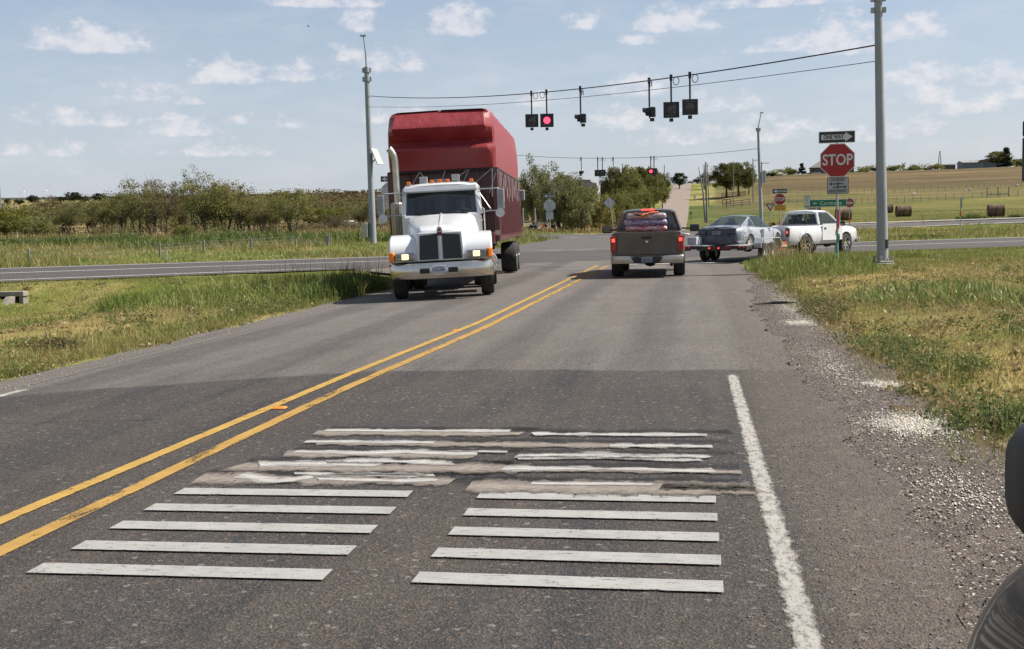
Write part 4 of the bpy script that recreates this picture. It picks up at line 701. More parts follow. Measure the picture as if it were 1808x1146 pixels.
for a in [(1416, 289, 590, 16, 'cedar', 'cedar', 'cedar_tree', 'dark pointed cedar left of the house behind the stop sign'), (1399, 300, 590, 18, 'oak', 'olivegreen', 'leafy_tree', 'pale leafy tree left of the pointed cedar'), (1361, 306, 590, 20, 'oak', 'live', 'leafy_tree', 'low dark tree right of the far steel pole'), (1374, 308, 590, 18, 'bush', 'olivegreen', 'round_bush', 'low light bush between the far steel pole and the pale tree'), (1384, 311, 590, 16, 'bush', 'yellowgreen', 'round_bush', 'lowest light bush left of the pale tree'), (1429, 306, 600, 12, 'bush', 'yellowgreen', 'round_bush', 'light bush squeezed between cedar and house'), (1512, 303, 600, 18, 'bush', 'yellowgreen', 'round_bush', 'light bush right of the house behind the stop sign'), (1529, 302, 600, 16, 'bush', 'yellowgreen', 'round_bush', 'light bush left of the big steel pole'), (1543, 297, 600, 14, 'oak', 'live', 'leafy_tree', 'small dark tree touching the left side of the big steel pole'), (1574, 296, 600, 20, 'oak', 'oak', 'leafy_tree', 'round dark tree just right of the big steel pole'), (1604, 298, 600, 24, 'bush', 'olivegreen', 'round_bush', 'low olive bush right of the thin bare mast'), (1618, 296, 600, 14, 'sparse', 'brush', 'bare_tree', 'small leafless grey tree between olive bushes'), (1632, 296, 600, 26, 'bush', 'olivegreen', 'round_bush', 'olive bush left of the windmill tower'), (1650, 292, 600, 26, 'oak', 'olivegreen', 'leafy_tree', 'olive tree at the foot of the windmill tower'), (1676, 300, 600, 22, 'bush', 'olivegreen', 'round_bush', 'olive bush right of the windmill tower'), (1720, 284, 640, 26, 'oak', 'olivegreen', 'leafy_tree', 'tree top showing above the grey barn roof'), (1760, 268, 600, 40, 'oak', 'oak', 'leafy_tree', 'large dark leafy tree right of the grey barn'), (1775, 261, 597, 24, 'cedar', 'cedar', 'cedar_tree', 'dark ragged cedar rising out of the leafy tree by the barn'), (1792, 282, 600, 34, 'oak', 'olivegreen', 'leafy_tree', 'olive tree right of the ragged cedar'), (1812, 286, 600, 30, 'oak', 'yellowgreen', 'leafy_tree', 'yellowish tree behind the route sign at the right edge')]:
    tree(a[0], a[1] - 1, a[2] - 28, a[3], *a[4:], group=RT, var=int(a[0]) % 2, bark=BARKD)
wood('skyline_scrub', wpts(12, 1350, 1410, 566, 590, 1.8, 3.6) + wpts(22, 1514, 1664, 566, 590, 1.8, 3.8) + wpts(14, 1782, 1850, 566, 590, 2., 4.2), 'olivegreen', 240, .3, 85)
tree(1692, 389, 143, 24, 'bush', 'olivegreen', 'round_bush', 'dark green bush beside the edge on signpost across the highway', 'bush')
tree(1765, 389, 144, 22, 'bush', 'olivegreen', 'round_bush', 'dark green bush below the right hand hay bale', 'bush'); tree(1797, 387, 144, 26, 'bush', 'olivegreen', 'round_bush', 'dark green bush at the right edge beside the service road', 'bush')

for px, py, rx, ry, h, n, lab in ((385, 433, 3.2, 1.5, 1.2, 2600, 'darkest leafy green mound beyond the highway, behind the barrier'), (215, 436, 3.4, 1.5, .9, 2400, 'wide dark green mound beyond the highway below the bare topped trees'), (440, 438, 2.4, 1.2, .9, 1800, 'paler green mound just right of the darkest one'), (45, 447, 3.2, 1.4, .7, 1800, 'low green mound beyond the highway near the left edge'), (110, 436, 1.8, 1.2, .8, 1400, 'small green mound beyond the highway below the spreading mesquite'), (560, 437, 4.0, 1.2, .7, 2200, 'long low green mound left of the steel pole')):
    d = ray(px, py); Y = 84.; x = d.x/d.y*Y; tag(leafy('weed_mound', x, Y, rx, ry, h, n, .075, [(.09, .14, .04), (.12, .175, .05), (.15, .2, .065)], int(px)), lab, 'weed', 'weed mounds beyond the highway')

# small broad-leaved weeds and dead thatch scattered through both verges
def scatter(name, n, fx, h, s, per, cols, seed):
    g = np.random.default_rng(seed); x, y = fx(g, n); k = (offroad(x, y) > .5); x, y = x[k], y[k]; m = len(x); q = np.repeat(np.arange(m), per); r = (.06 + .16*g.random(m)**2)[q]; P = np.stack([x[q] + g.normal(size=m*per)*r, y[q] + g.normal(size=m*per)*r, np.abs(g.normal(size=m*per))*h*.5], -1); P[:, 2] += H(P[:, 0], P[:, 1]) + .02
    V = leaves(P, g, s); me = np_mesh(name, V, np.arange(len(V)).reshape(-1, 4)); c = KA*np.array(cols)[g.integers(0, len(cols), m)][q]*(.7 + .6*g.random((m*per, 1))); set_col(me, 'col', np.repeat(c, 4, 0)); tag(link(name, me, GRASS), kind='stuff')
rv = lambda g, n: ((lambda y: (1.95 + (.33*y)*g.random(n)**1.3, y))(7 + 30*g.random(n))); lv = lambda g, n: ((lambda y: (-8.4 - (.6*y - 5)*g.random(n)**1.4, y))(10 + 26*g.random(n)))
scatter('verge_weeds', 170, rv, .14, .018, 90, LC, 91); scatter('verge_weeds', 150, lv, .16, .024, 80, LC, 92)
scatter('dead_thatch', 420, rv, .04, .03, 26, [(.46, .36, .19), (.38, .29, .14), (.3, .22, .11)], 93); scatter('dead_thatch', 420, lv, .04, .035, 26, [(.46, .36, .19), (.38, .29, .14), (.3, .22, .11)], 94)
def stalks(g, n, f): x, y = f(g, n); k = offroad(x, y) > .5; return x[k], y[k]
g = np.random.default_rng(95)
for f, sd in ((rv, 96), (lv, 97)): x, y = stalks(g, 900, f); blades('seed_stalks', x, y, .16 + .3*g.random(len(x)), .007 + .0002*y, blade_cols(g, len(x), .75), .35, sd, .1, 2)
# ------------------------------------------------------------------ vehicle materials and shared pieces
WHITE = pm('white truck paint', (.56, .57, .585), .35, var=.04, scale=3, coat=.6, dirt=(.45, .42, .38), dirt_amt=.35)
MAROON = pm('maroon steel paint', (.085, .009, .016), .42, var=.25, scale=3, coat=.25, dirt=(.16, .06, .05), dirt_amt=.4)
CHROME = pm('worn bright metal', (.62, .60, .57), .2, metal=1, var=.12, scale=4, dirt=(.3, .27, .24), dirt_amt=.4)
STEEL = pm('dull steel', (.33, .33, .33), .45, metal=.8, var=.15, scale=6)
ALU = pm('polished wheel metal', (.66, .66, .66), .22, metal=1, var=.1, scale=8)
BLACKP = pm('black plastic', (.018, .018, .019), .55, var=.2, scale=8); RUBBER = pm('tyre rubber', (.03, .028, .027), .85, var=.35, scale=14, bump=.3, dirt=(.11, .095, .08), dirt_amt=.5)
UNDER = pm('grimy underbody', (.03, .027, .025), .8, var=.3, scale=6); GREYB = pm('grey cast box', (.36, .37, .38), .5, var=.1); DARKIN = pm('dark cab interior', (.03, .03, .033), .8, var=.2)
REDL = pm('red lamp plastic', (.30, .012, .012), .18, var=.15, scale=20, coat=.8); REDON = pm('lit red lamp', (.5, .02, .02), .2, emit=((1, .06, .04), 1.6)); AMBERL = pm('amber lamp plastic', (.80, .20, .01), .2, var=.1, scale=20, coat=.6)
HEADON = pm('lit headlamp', (.8, .7, .5), .2, emit=((1, .72, .42), .75)); LENS = pm('headlamp lens housing', (.34, .34, .35), .14, metal=.9, var=.5, scale=22)
GLASSD = glass_mat('dark vehicle glass', (.22, .25, .25)); GLASSG = glass_mat('green tinted vehicle glass', (.55, .63, .58), .6); GLASSB = glass_mat('bluish side glass', (.38, .44, .5), .7)
PLATE = pm('pale licence plate', (.55, .58, .62), .45, var=.06); INKB = pm('blue plate ink', (.03, .05, .22), .5); INKR = pm('red plate ink', (.35, .03, .03), .5)
def rotm(ax, deg): return Matrix.Rotation(R(deg), 4, ax)
def wheel(parent, c, r, w, side, rim=ALU, n=5, rr=.62, tread=RUBBER, style='spoke'):
    """wheel turning about the local x axis; side is +1 where its outer face looks towards +x"""
    m = Matrix.Translation(c) @ rotm('Y', 90*side); mb = MB(); h = w/2; q = r*rr
    mb.lathe([(q, -h*.8), (q*1.03, -h), (r*.93, -h), (r*.985, -h*.72), (r, -h*.3), (r, h*.3), (r*.985, h*.72), (r*.93, h), (q*1.03, h), (q, h*.8)], 36, m, closed=True)
    t = mb.build('wheel', tread, parent, smooth=40); mb = MB()
    if style == 'spoke':
        mb.lathe([(q*1.01, -h*.7), (q*1.01, h*.86), (q*.93, h*.86), (q*.86, h*.35), (q*.86, -h*.5)], 32, m); mb.lathe([(.001, h*.62), (q*.22, h*.6), (q*.26, h*.2), (q*.26, -h*.2)], 20, m)
        for i in range(n): a = 2*math.pi*i/n; mb.bar(m @ Vector((q*.18*math.cos(a), q*.18*math.sin(a), h*.42)), m @ Vector((q*.93*math.cos(a), q*.93*math.sin(a), h*.5)), q*(.3 if n < 7 else .16), h*.3, up=(side, 0, 0))
        mb.build('rim', rim, t, smooth=35); mb = MB(); mb.lathe([(.001, h*.06), (q*.9, h*.02)], 28, m); mb.build('brake_drum', UNDER, t)
    elif style == 'truck':
        mb.lathe([(q*1.01, -h*.6), (q*1.01, h*.95), (q*.9, h*.95), (q*.82, h*.5), (q*.5, h*.35), (q*.42, h*.75), (q*.3, h*1.05), (.001, h*1.1)], 32, m)
        for i in range(10): a = 2*math.pi*i/10; mb.lathe([(q*.05, h*.35), (q*.05, h*.6), (.001, h*.62)], 6, m @ Matrix.Translation((q*.6*math.cos(a), q*.6*math.sin(a), 0)))
        mb.build('rim', rim, t, smooth=35)
    else:
        mb.lathe([(q*1.01, -h*.6), (q*1.01, h*.6), (q*.85, h*.6), (q*.75, 0), (.001, h*.1)], 24, m); mb.build('rim', rim, t, smooth=35)
    return t
def cyl(c, r, x0, x1, n=36):
    mb = MB(); mb.lathe([(r, 0), (r, x1 - x0)], n, Matrix.Translation((x0, c[0], c[1])) @ rotm('Y', 90)); return mb.mesh('cut')
def boxm(a, b): mb = MB(); a, b = Vector(a), Vector(b); mb.box((a + b)/2, b - a); return mb.mesh('cut')
def sym(half): return half + [(-x, z) for x, z in reversed(half) if abs(x) > 1e-6]
def secs(st): return [[Vector((x, y, z)) for x, z in sym(h)] for y, h in st]
def subd(me, lv):
    o = bpy.data.objects.new('tmp', me); COL.objects.link(o); q = o.modifiers.new('s', 'SUBSURF'); q.levels = q.render_levels = lv; bpy.context.view_layer.update(); out = bpy.data.meshes.new_from_object(o.evaluated_get(bpy.context.evaluated_depsgraph_get())); bpy.data.objects.remove(o, do_unlink=True); return out
def person(label, loc, rz, shirt, trousers, hair, reach=.45, group=None):
    """seated figure, hands forward on a wheel; local +y is where it looks, origin at the seat cushion"""
    P = {}; V = []; Rr = []; E = []
    def p(n, c, r, fr=None):
        P[n] = len(V); V.append(c); Rr.append(r)
        if fr: E.append((P[fr], P[n]))
    p('pel', (0, 0, .10), .15); p('waist', (0, -.03, .28), .135, 'pel'); p('chest', (0, -.04, .46), .16, 'waist'); p('neck', (0, -.02, .62), .06, 'chest'); p('jaw', (0, .02, .70), .072, 'neck'); p('head', (0, .0, .80), .098, 'jaw'); p('crown', (0, -.01, .88), .07, 'head'); p('nose', (0, .1, .76), .018, 'head')
    for s, t in ((1, 'r'), (-1, 'l')):
        p('sh' + t, (.19*s, -.03, .54), .07, 'chest'); p('el' + t, (.27*s, .12, .32), .048, 'sh' + t); p('wr' + t, (.16*s, reach - .08, .36), .032, 'el' + t); p('pa' + t, (.15*s, reach, .38), .03, 'wr' + t)
        for i, (dx, ln) in enumerate(((-.03, .07), (-.01, .085), (.01, .08), (.028, .065))): p('f%d%s' % (i, t), (.15*s + dx, reach + ln*.6, .385), .011, 'pa' + t); p('g%d%s' % (i, t), (.15*s + dx, reach + ln*.75, .35), .009, 'f%d%s' % (i, t))
        p('th' + t, (.15*s - .05*s, reach + .02, .39), .012, 'pa' + t); p('hi' + t, (.1*s, .02, .08), .1, 'pel'); p('kn' + t, (.13*s, .45, .10), .075, 'hi' + t); p('an' + t, (.12*s, .55, -.32), .05, 'kn' + t); p('fo' + t, (.12*s, .70, -.36), .04, 'an' + t); p('ea' + t, (.1*s, -.01, .79), .02, 'head')
    me = bpy.data.meshes.new('body'); me.from_pydata(V, E, []); o = bpy.data.objects.new('tmp', me); COL.objects.link(o); o.modifiers.new('k', 'SKIN'); sv = me.skin_vertices[0].data
    for i, r in enumerate(Rr): sv[i].radius = (r, r)
    sv[0].use_root = True; q = o.modifiers.new('s', 'SUBSURF'); q.levels = q.render_levels = 1; bpy.context.view_layer.update(); out = bpy.data.meshes.new_from_object(o.evaluated_get(bpy.context.evaluated_depsgraph_get())); bpy.data.objects.remove(o, do_unlink=True)
    for m in (pm('skin', (.42, .25, .17), .55, var=.08), shirt, trousers): out.materials.append(m)
    for f in out.polygons:
        c = f.center; f.material_index = 0 if c.z > .6 or (c.y > .2 and c.z > .3) else (2 if c.z < .19 else 1)
    b = bpy.data.objects.new('person', out); COL.objects.link(b); out.polygons.foreach_set('use_smooth', [True]*len(out.polygons)); b.location = loc; b.rotation_euler = (0, 0, rz); tag(b, label, 'person', group)
    mb = MB(); mb.lathe([(.098, -.02), (.108, .04), (.1, .09), (.06, .125), (.001, .135)], 16, Matrix.Translation((0, -.022, .785)) @ rotm('X', 14)); mb.build('hair', hair, b, smooth=60); return b
# ------------------------------------------------------------------ red tarped semi: the tractor
TR = thing('semi_tractor', 'white conventional semi tractor with lit headlights pulling the red tarped trailer', 'semi truck', (-5.47, 24.55, float(H(-5.47, 26)) + .03), R(8)); TR.rotation_euler = (0, R(-1.8), R(10.5))
mb = MB()
for s in (-1, 1): mb.box((.43*s, 4.2, .86), (.09, 7.2, .26))
for y in (1.2, 3.0, 5.1, 6.35): mb.box((0, y, .8), (.8, .12, .2))
mb.box((0, 1.15, .5), (1.7, .14, .16)); mb.box((0, .75, .62), (.9, .5, .3)); mb.lathe([(.16, 0), (.2, .1), (.2, .35), (.16, .45)], 14, Matrix.Translation((0, 5.0, .52)) @ rotm('X', -90)); mb.box((0, 5.1, .52), (1.5, .16, .16)); mb.box((0, 6.4, .52), (1.5, .16, .16)); mb.box((0, 5.6, 1.06), (1.0, .9, .08)); mb.box((0, 1.6, 1.2), (.9, 1.4, .5))
mb.build('chassis', UNDER, TR)
for s in (-1, 1):
    wheel(TR, (1.0*s, 1.15, .51), .51, .29, s, style='truck', rr=.56)
    for y in (5.0, 6.3):
        wheel(TR, (.80*s, y, .52), .52, .27, s, style='truck', rr=.56); wheel(TR, (1.12*s, y, .52), .52, .27, s, style='truck', rr=.56)
    mb = MB(); mb.box((.97*s, 7.05, .75), (.6, .02, .7)); mb.build('mudflap', BLACKP, TR)
# bumper: a wrapped bright channel
st = []
for i in range(17):
    x = -1.16 + 2.32*i/16; y = .34*abs(x/1.16)**5; st.append([Vector((x, y, .48)), Vector((x, y - .035, .52)), Vector((x, y - .045, .65)), Vector((x, y - .035, .79)), Vector((x, y, .83)), Vector((x, y + .03, .8)), Vector((x, y + .03, .5))])
mb = MB(); mb.loft(st); BP = mb.build('bumper', pm('bumper chrome', (.60, .56, .50), .24, metal=1, var=.15, scale=3, dirt=(.35, .31, .26), dirt_amt=.5), TR, smooth=50)
for x in (-.37, .26): mb = MB(); mb.box((x, -.05, .66), (.22, .04, .115), bev=.03); mb.build('tow_slot', BLACKP, BP)
lp = MB().box((-.055, -.062, .68), (.31, .015, .16), bev=.008).build('licence_plate', PLATE, BP)
text_part('TEXAS', .045, (-.055, -.071, .735), INKR, lp, bold=.001); text_part('C5G-2RV', .088, (-.055, -.071, .665), INKB, lp, .85, bold=.002)
MB().box((-.055, -.06, .575), (.2, .02, .03)).build('plate_bracket', CHROME, BP)
# bonnet
def hs(y, zt, wt, wb, zb): return (y, [(wb, zb), (wb, zb + (zt - zb)*.55), (wt + (wb - wt)*.45, zt - .09), (wt*.93, zt - .012), (wt*.35, zt + .012), (0, zt + .018)])
mb = MB(); mb.loft(secs([hs(.10, 1.51, .42, .51, .86), hs(.16, 1.56, .44, .54, .86), (hs(.6, 1.65, .50, .62, .9)), hs(1.2, 1.74, .60, .74, .95), hs(1.75, 1.85, .70, .84, 1.0), hs(2.05, 1.90, .74, .87, 1.0)]))
HOOD = mb.build('bonnet', WHITE, TR, smooth=38, bev=.02)
MB().bar((0, .18, 1.59), (0, 2.0, 1.925), .045, .02).build('bonnet_spine', WHITE, HOOD, bev=.006)
mb = MB(); mb.prism([(-.53, .87), (.53, .87), (.49, 1.5), (-.49, 1.5)], .06, Matrix.Translation((0, .1, 0)) @ rotm('X', 90)); GS = mb.build('grille_surround', WHITE, TR, bev=.018)
MESHM = pm('grille mesh', (.045, .045, .048), .5, metal=.5, var=.5, scale=60, bump=.6)
for s in (-1, 1): mb = MB(); mb.prism([(.05*s, .90), (.475*s, .90), (.445*s, 1.44), (.05*s, 1.47)], .03, Matrix.Translation((0, .055, 0)) @ rotm('X', 90)); mb.build('grille_panel', MESHM, GS, bev=.012)
MB().bar((0, .03, .88), (0, .03, 1.49), .055, .03, up=(0, 1, 0)).build('grille_bar', WHITE, GS, bev=.006)
mb = MB(); mb.prism([(-.05, 1.42), (.05, 1.42), (.06, 1.56), (.035, 1.61), (-.035, 1.61), (-.06, 1.56)], .03, Matrix.Translation((0, .035, 0)) @ rotm('X', 90)); em = mb.build('badge', pm('badge dark red enamel', (.14, .02, .035), .3), GS, bev=.006); mb = MB(); mb.lathe([(.03, 0), (.045, 0), (.045, .014), (.03, .014)], 18, Matrix.Translation((0, .006, 1.545)) @ rotm('X', 90), closed=True); mb.build('badge_ring', CHROME, em)
for s in (-1, 1):   # wings with the lamps let into them
    prof = [(.09, .86), (.08, 1.08), (.17, 1.25), (.42, 1.40), (.85, 1.47), (1.35, 1.45), (1.75, 1.28), (1.9, .98), (1.9, .7), (1.78, .7)]; prof += [(1.15 + .63*math.cos(R(a)), .5 + .63*math.sin(R(a))) for a in range(20, 150, 13)] + [(.6, .86)]
    mb = MB(); m = Matrix(((0, 0, s, .48*s), (1, 0, 0, 0), (0, 1, 0, 0), (0, 0, 0, 1))); mb.prism(prof, .67, m); FN = mb.build('front_wing', WHITE, TR, bev=.075, seg=4, smooth=60)
    hb = MB().box((.80*s, .05, .985), (.42, .09, .18), bev=.03).build('headlight_bezel', LENS, FN); MB().box((.79*s, .0, .985), (.155, .03, .125), bev=.04).build('headlight', HEADON, FN)
    MB().box((1.085*s, .075, .99), (.12, .13, .215), rot=(0, 0, R(18*s)), bev=.03).build('turn_signal', AMBERL, FN); MB().box((1.17*s, .35, .8), (.03, .09, .05), bev=.01).build('side_marker', AMBERL, FN)
# cab
mb = MB(); mb.box((0, 2.68, 1.42), (1.88, 1.3, 1.0), bev=.06); mb.box((0, 3.3, 2.2), (1.8, .06, .75)); mb.build('cab', WHITE, TR)
mb = MB(); A = [(-.86, 2.06, 1.9), (.86, 2.06, 1.9)]; Bt = [(-.82, 2.3, 2.47), (.82, 2.3, 2.47)]
for s in (-1, 1): mb = MB(); mb.bar((.9*s, 2.08, 1.88), (.86*s, 2.32, 2.5), .1, .09); mb.build('window_pillar', WHITE, TR, bev=.015); mb = MB(); mb.bar((.92*s, 3.24, 1.88), (.88*s, 3.24, 2.5), .12, .14); mb.build('window_pillar', WHITE, TR, bev=.015); mb = MB(); mb.bar((.925*s, 2.1, 1.9), (.925*s, 3.3, 1.9), .06, .06); mb.build('window_ledge', WHITE, TR, bev=.015)
mb = MB(); mb.loft([[Vector((x, y, z)) for x, z in sym([(w, 2.47), (w + .02, 2.53), (w - .06, 2.62 + dz), (w*.5, 2.665 + dz), (0, 2.675 + dz)])] for y, w, dz in ((2.16, .86, -.06), (2.26, .9, -.02), (2.7, .93, .02), (3.15, .93, .02), (3.36, .9, -.03))]); ROOF = mb.build('cab_roof', WHITE, TR, smooth=40)
mb = MB(); mb.prism([(2.12, 2.44), (2.08, 2.47), (2.14, 2.57), (2.2, 2.58), (2.24, 2.47)], 1.74, Matrix(((0, 0, 1, -.87), (1, 0, 0, 0), (0, 1, 0, 0), (0, 0, 0, 1)))); mb.build('sun_visor', pm('visor white with painted shade', (.36, .38, .42), .4, var=.06), TR, bev=.012)  # white visor, greyed because its shaded face is painted into the colour
mb = MB(); W2 = [[Vector((x*wd, y0 + .1*x*x, z)) for x in (-1, -.6, -.2, .2, .6, 1)] for z, y0, wd in ((1.89, 2.0, .86), (2.18, 2.11, .84), (2.48, 2.22, .82))]; mb.loft(W2, cap=False, closed=False); mb.build('windscreen', GLASSD, TR, smooth=60, fix=False)
for s in (-1, 1):
    mb = MB(); mb.quad((.92*s, 2.2, 1.92), (.92*s, 3.18, 1.92), (.885*s, 3.18, 2.46), (.885*s, 2.4, 2.46)); mb.build('side_window', GLASSB, TR)
    mb = MB(); mb.box((.945*s, 2.7, 1.4), (.012, 1.1, .85), bev=.005); dr = mb.build('door', WHITE, TR); MB().box((.965*s, 3.08, 1.72), (.03, .16, .04), bev=.01).build('door_handle', CHROME, dr)
    mb = MB(); mb.tube([(.95*s, 3.34, 1.15), (1.02*s, 3.38, 1.2), (1.02*s, 3.38, 2.0), (.93*s, 3.32, 2.05)], .022, 8); mb.build('grab_rail', CHROME, TR)
    mb = MB(); mb.lathe([(.30, 0), (.32, .03), (.32, 1.25), (.30, 1.28)], 22, Matrix.Translation((.97*s, 2.35, .68)) @ rotm('X', -90)); ft = mb.build('fuel_tank', ALU, TR, smooth=40); mb = MB(); mb.box((1.22*s, 2.9, .95), (.1, .8, .03)); mb.box((1.24*s, 2.9, .55), (.08, .8, .03)); mb.build('step', STEEL, ft)
    # west coast mirrors
    mb = MB(); mb.tube([(.9*s, 2.2, 2.46), (1.36*s, 2.1, 2.46), (1.42*s, 2.1, 2.43), (1.42*s, 2.1, 1.95), (1.36*s, 2.1, 1.93), (.92*s, 2.12, 1.93)], .016, 6); mb.tube([(.9*s, 2.2, 2.42), (1.2*s, 2.12, 1.94)], .011, 6); MR = mb.build('mirror_arm', STEEL, TR)
    MB().box((1.43*s, 2.1, 2.19), (.17, .07, .5), bev=.03).build('mirror', pm('mirror housing', (.24, .25, .26), .35, metal=.5, var=.15), MR); mb = MB(); mb.lathe([(.001, 0), (.1, .02), (.11, .05)], 18, Matrix.Translation((1.4*s, 2.06, 1.86)) @ rotm('X', 80)); mb.build('convex_mirror', GREYB, MR, smooth=50)
mb = MB(); mb.box((0, 2.35, 1.75), (1.6, .45, .2)); mb.box((-.45, 2.95, 1.55), (.5, .5, .2)); mb.box((-.45, 3.16, 1.95), (.5, .14, .75)); mb.box((.45, 3.16, 1.95), (.5, .14, .75)); mb.box((.45, 2.95, 1.55), (.5, .5, .2)); mb.lathe([(.2, 0), (.22, .015), (.2, .03)], 20, Matrix.Translation((.42, 2.65, 1.92)) @ rotm('X', 55), closed=True); mb.build('seats_and_dash', DARKIN, TR)
MB().box((.30, 2.13, 1.94), (.3, .012, .16), rot=(R(-62), 0, R(3))).build('dash_paper', pm('paper', (.6, .62, .65), .8), TR)
for s, x0 in ((-1, -.1), (1, .62)): mb = MB(); mb.bar((x0, 2.03, 1.9), (x0 - .52, 2.06, 1.96), .02, .02); mb.build('wiper', BLACKP, TR)
for i, x in enumerate((-.76, -.2, -.01, .18, .75)): mb = MB(); mb.box((x, 2.42, 2.66 - .02*(abs(x) > .5)), (.11, .1, .03)); b_ = mb.build('marker_lamp', GREYB, TR, bev=.008); MB().box((x, 2.41, 2.705 - .02*(abs(x) > .5)), (.10, .09, .08), bev=.022).build('marker_lens', pm('orange lamp lens', (.85, .17, .01), .25, var=.1, coat=.5), b_)
for x, z in ((-.41, 2.76), (.37, 2.78)): MB().box((x, 2.7, z), (.19, .2, .15), bev=.012).build('roof_box', GREYB, TR)
MB().box((0, 2.6, 2.72), (.3, .06, .08), bev=.01).build('roof_box', pm('dark grey box', (.16, .16, .165), .5), TR)
pts = [(-1.13, 3.52, 2.1), (-1.13, 3.52, 3.28)] + [(-1.13 - .16*(1 - math.cos(R(a))), 3.52, 3.28 + .3*math.sin(R(a))) for a in (20, 40, 55)] + [(-1.26, 3.52, 3.62)]
mb = MB(); mb.tube(pts, [.082, .082, .085, .085, .085, .086], 16); EX = mb.build('exhaust_stack', pm('stack metal', (.50, .49, .45), .3, metal=.9, var=.2, scale=3, dirt=(.25, .2, .15), dirt_amt=.5), TR, smooth=40)
m = bpy.data.materials.new('perforated heat shield'); t, b = nt(m); k = NB(t); co = k.n('ShaderNodeTexCoord').outputs['Object']; vo = k.n('ShaderNodeTexVoronoi', {'Vector': co, 'Scale': 36., 'Randomness': 0.}); k.set(b.inputs['Base Color'], k.mix(k.rng(vo.outputs['Distance'], .3, .4), (.015, .013, .012), (.42, .38, .33))); b.inputs['Metallic'].default_value = .6; b.inputs['Roughness'].default_value = .4
mb = MB(); mb.lathe([(.15, 0), (.165, .02), (.165, 1.28), (.13, 1.32)], 24, Matrix.Translation((-1.15, 3.52, .95))); mb.build('heat_shield', m, EX, smooth=40); mb = MB(); mb.tube([(-1.13, 3.52, 2.22), (-.7, 3.4, 2.2)], .02, 6); mb.build('stack_bracket', STEEL, EX)
person('truck driver in a dark shirt behind the windscreen of the white semi tractor', TR.matrix_basis @ Vector((.45, 2.95, 1.42)), R(188), pm('dark blue shirt', (.03, .035, .06), .8), pm('dark trousers', (.03, .03, .035), .85), pm('dark hair', (.02, .015, .012), .8), .38, 'drivers seen through glass')
# ------------------------------------------------------------------ red tarped semi: the trailer
TW, TLn = 1.37, 10.0
TT = thing('tarped_trailer', 'tall maroon ribbed farm trailer under a bright red tarp behind the white semi tractor', 'trailer', (-6.27, 28.75, float(H(-6, 30)) + .05), R(5.4)); TT.rotation_euler = (0, R(-1.4), R(5.4))
m = bpy.data.materials.new('red vinyl tarp'); t, b = nt(m); k = NB(t); co = k.n('ShaderNodeTexCoord').outputs['Object']; n1 = k.noise(k.scale(co, (1, .6, 1)), 2.2, 6, .65); n2 = k.noise(k.scale(co, (1.3, 1.3, .35)), 2.4, 5, .6, .2); k.set(b.inputs['Base Color'], k.mix(k.rng(n1, .3, .7), (.165, .007, .010), (.225, .013, .018))); k.set(b.inputs['Roughness'], k.rng(n1, .3, .7, .42, .6)); b.inputs['Sheen Weight'].default_value = .06; b.inputs['Coat Weight'].default_value = .12; b.inputs['Coat Roughness'].default_value = .3; k.set(b.inputs['Normal'], k.bump(n2, .6, .07)); TARP = m
RIBM = pm('maroon rib with painted sun glare', (.12, .022, .03), .4, var=.2, scale=3)  # lighter than the box: sunlit glare of the ribs put into the colour
rows = [(3.06, TW + .02, 0.0), (3.25, TW + .03, -.02), (3.50, TW + .035, -.13), (3.56, TW + .035, -.16), (3.62, TW + .035, -.13), (3.70, TW + .03, .06), (3.80, TW + .03, .12), (3.98, TW + .02, -.08), (4.08, TW + .01, -.27), (4.12, TW, -.31), (4.17, TW - .005, -.28), (4.32, TW - .02, -.12), (4.45, TW - .045, .02), (4.53, TW - .10, .12), (4.57, TW - .24, .2), (4.585, 0.02, .4)]
S = []
g = np.random.default_rng(5)
for ri, (z, w, f) in enumerate(rows):
    pts = []; ys = np.linspace(TLn, .55 + max(0, f), 22)
    def bulge(y): return .018*math.sin(y*2*math.pi/.95)*(1 if z > 3.15 else .3)
    for y in ys: pts.append(Vector((-w - bulge(y)*min(1, w), y, z - (.03*math.sin(y*3.1 + ri)*(z > 4.3)))))
    fx = [-1, -.96, -.86, -.5, 0, .5, .86, .96, 1]; fo = [.30, .09, 0, 0, 0, 0, 0, .05, .16]; fs = .8
    for x, o in zip(fx, fo):
        lk = .03*math.sin(x*7 + z*4) if abs(x) < .9 and 3.3 < z < 4.25 else 0; corner_keep = 1 if abs(x) < .9 else .15
        pts.append(Vector((x*w, f*corner_keep + o*fs + lk, z)))
    for y in ys[::-1]: pts.append(Vector((w + bulge(y)*min(1, w), y, z - (.03*math.sin(y*3.1 + ri)*(z > 4.3)))))
    S.append(pts)
mb = MB(); mb.loft(S, cap=False, closed=False); n = len(S[0])
mb.add([S[i][0] for i in range(len(S))] + [S[i][-1] for i in range(len(S))], [tuple(range(len(S))) + tuple(range(2*len(S) - 1, len(S) - 1, -1))])
TP = mb.build('tarp', TARP, TT, smooth=24, bev=.012)
mb = MB(); mb.tube([(-TW - .03, .05, 3.03), (TW + .03, .05, 3.03)], .035, 8)
for s in (-1, 1): mb.tube([(s*(TW + .04), .08, 3.03), (s*(TW + .04), TLn, 3.03)], .03, 8)
mb.build('tarp_roll_bar', pm('black tube', (.02, .02, .022), .5), TT)
mb = MB(); mb.box((0, .34, 2.1), (2*TW - .3, .06, 1.85)); mb.box((0, TLn - .03, 2.1), (2*TW, .06, 1.85))
for s in (-1, 1): mb.box((s*(TW - .14), TLn/2 + .1, 2.1), (.06, TLn - .2, 1.84))
for x in (-.9, -.45, 0, .45, .9): mb.box((x, .28, 2.1), (.07, .07, 1.8))
mb.box((0, TLn/2, 1.2), (2*TW - .1, TLn - .3, .12)); BX = mb.build('trailer_box', MAROON, TT, bev=.008)
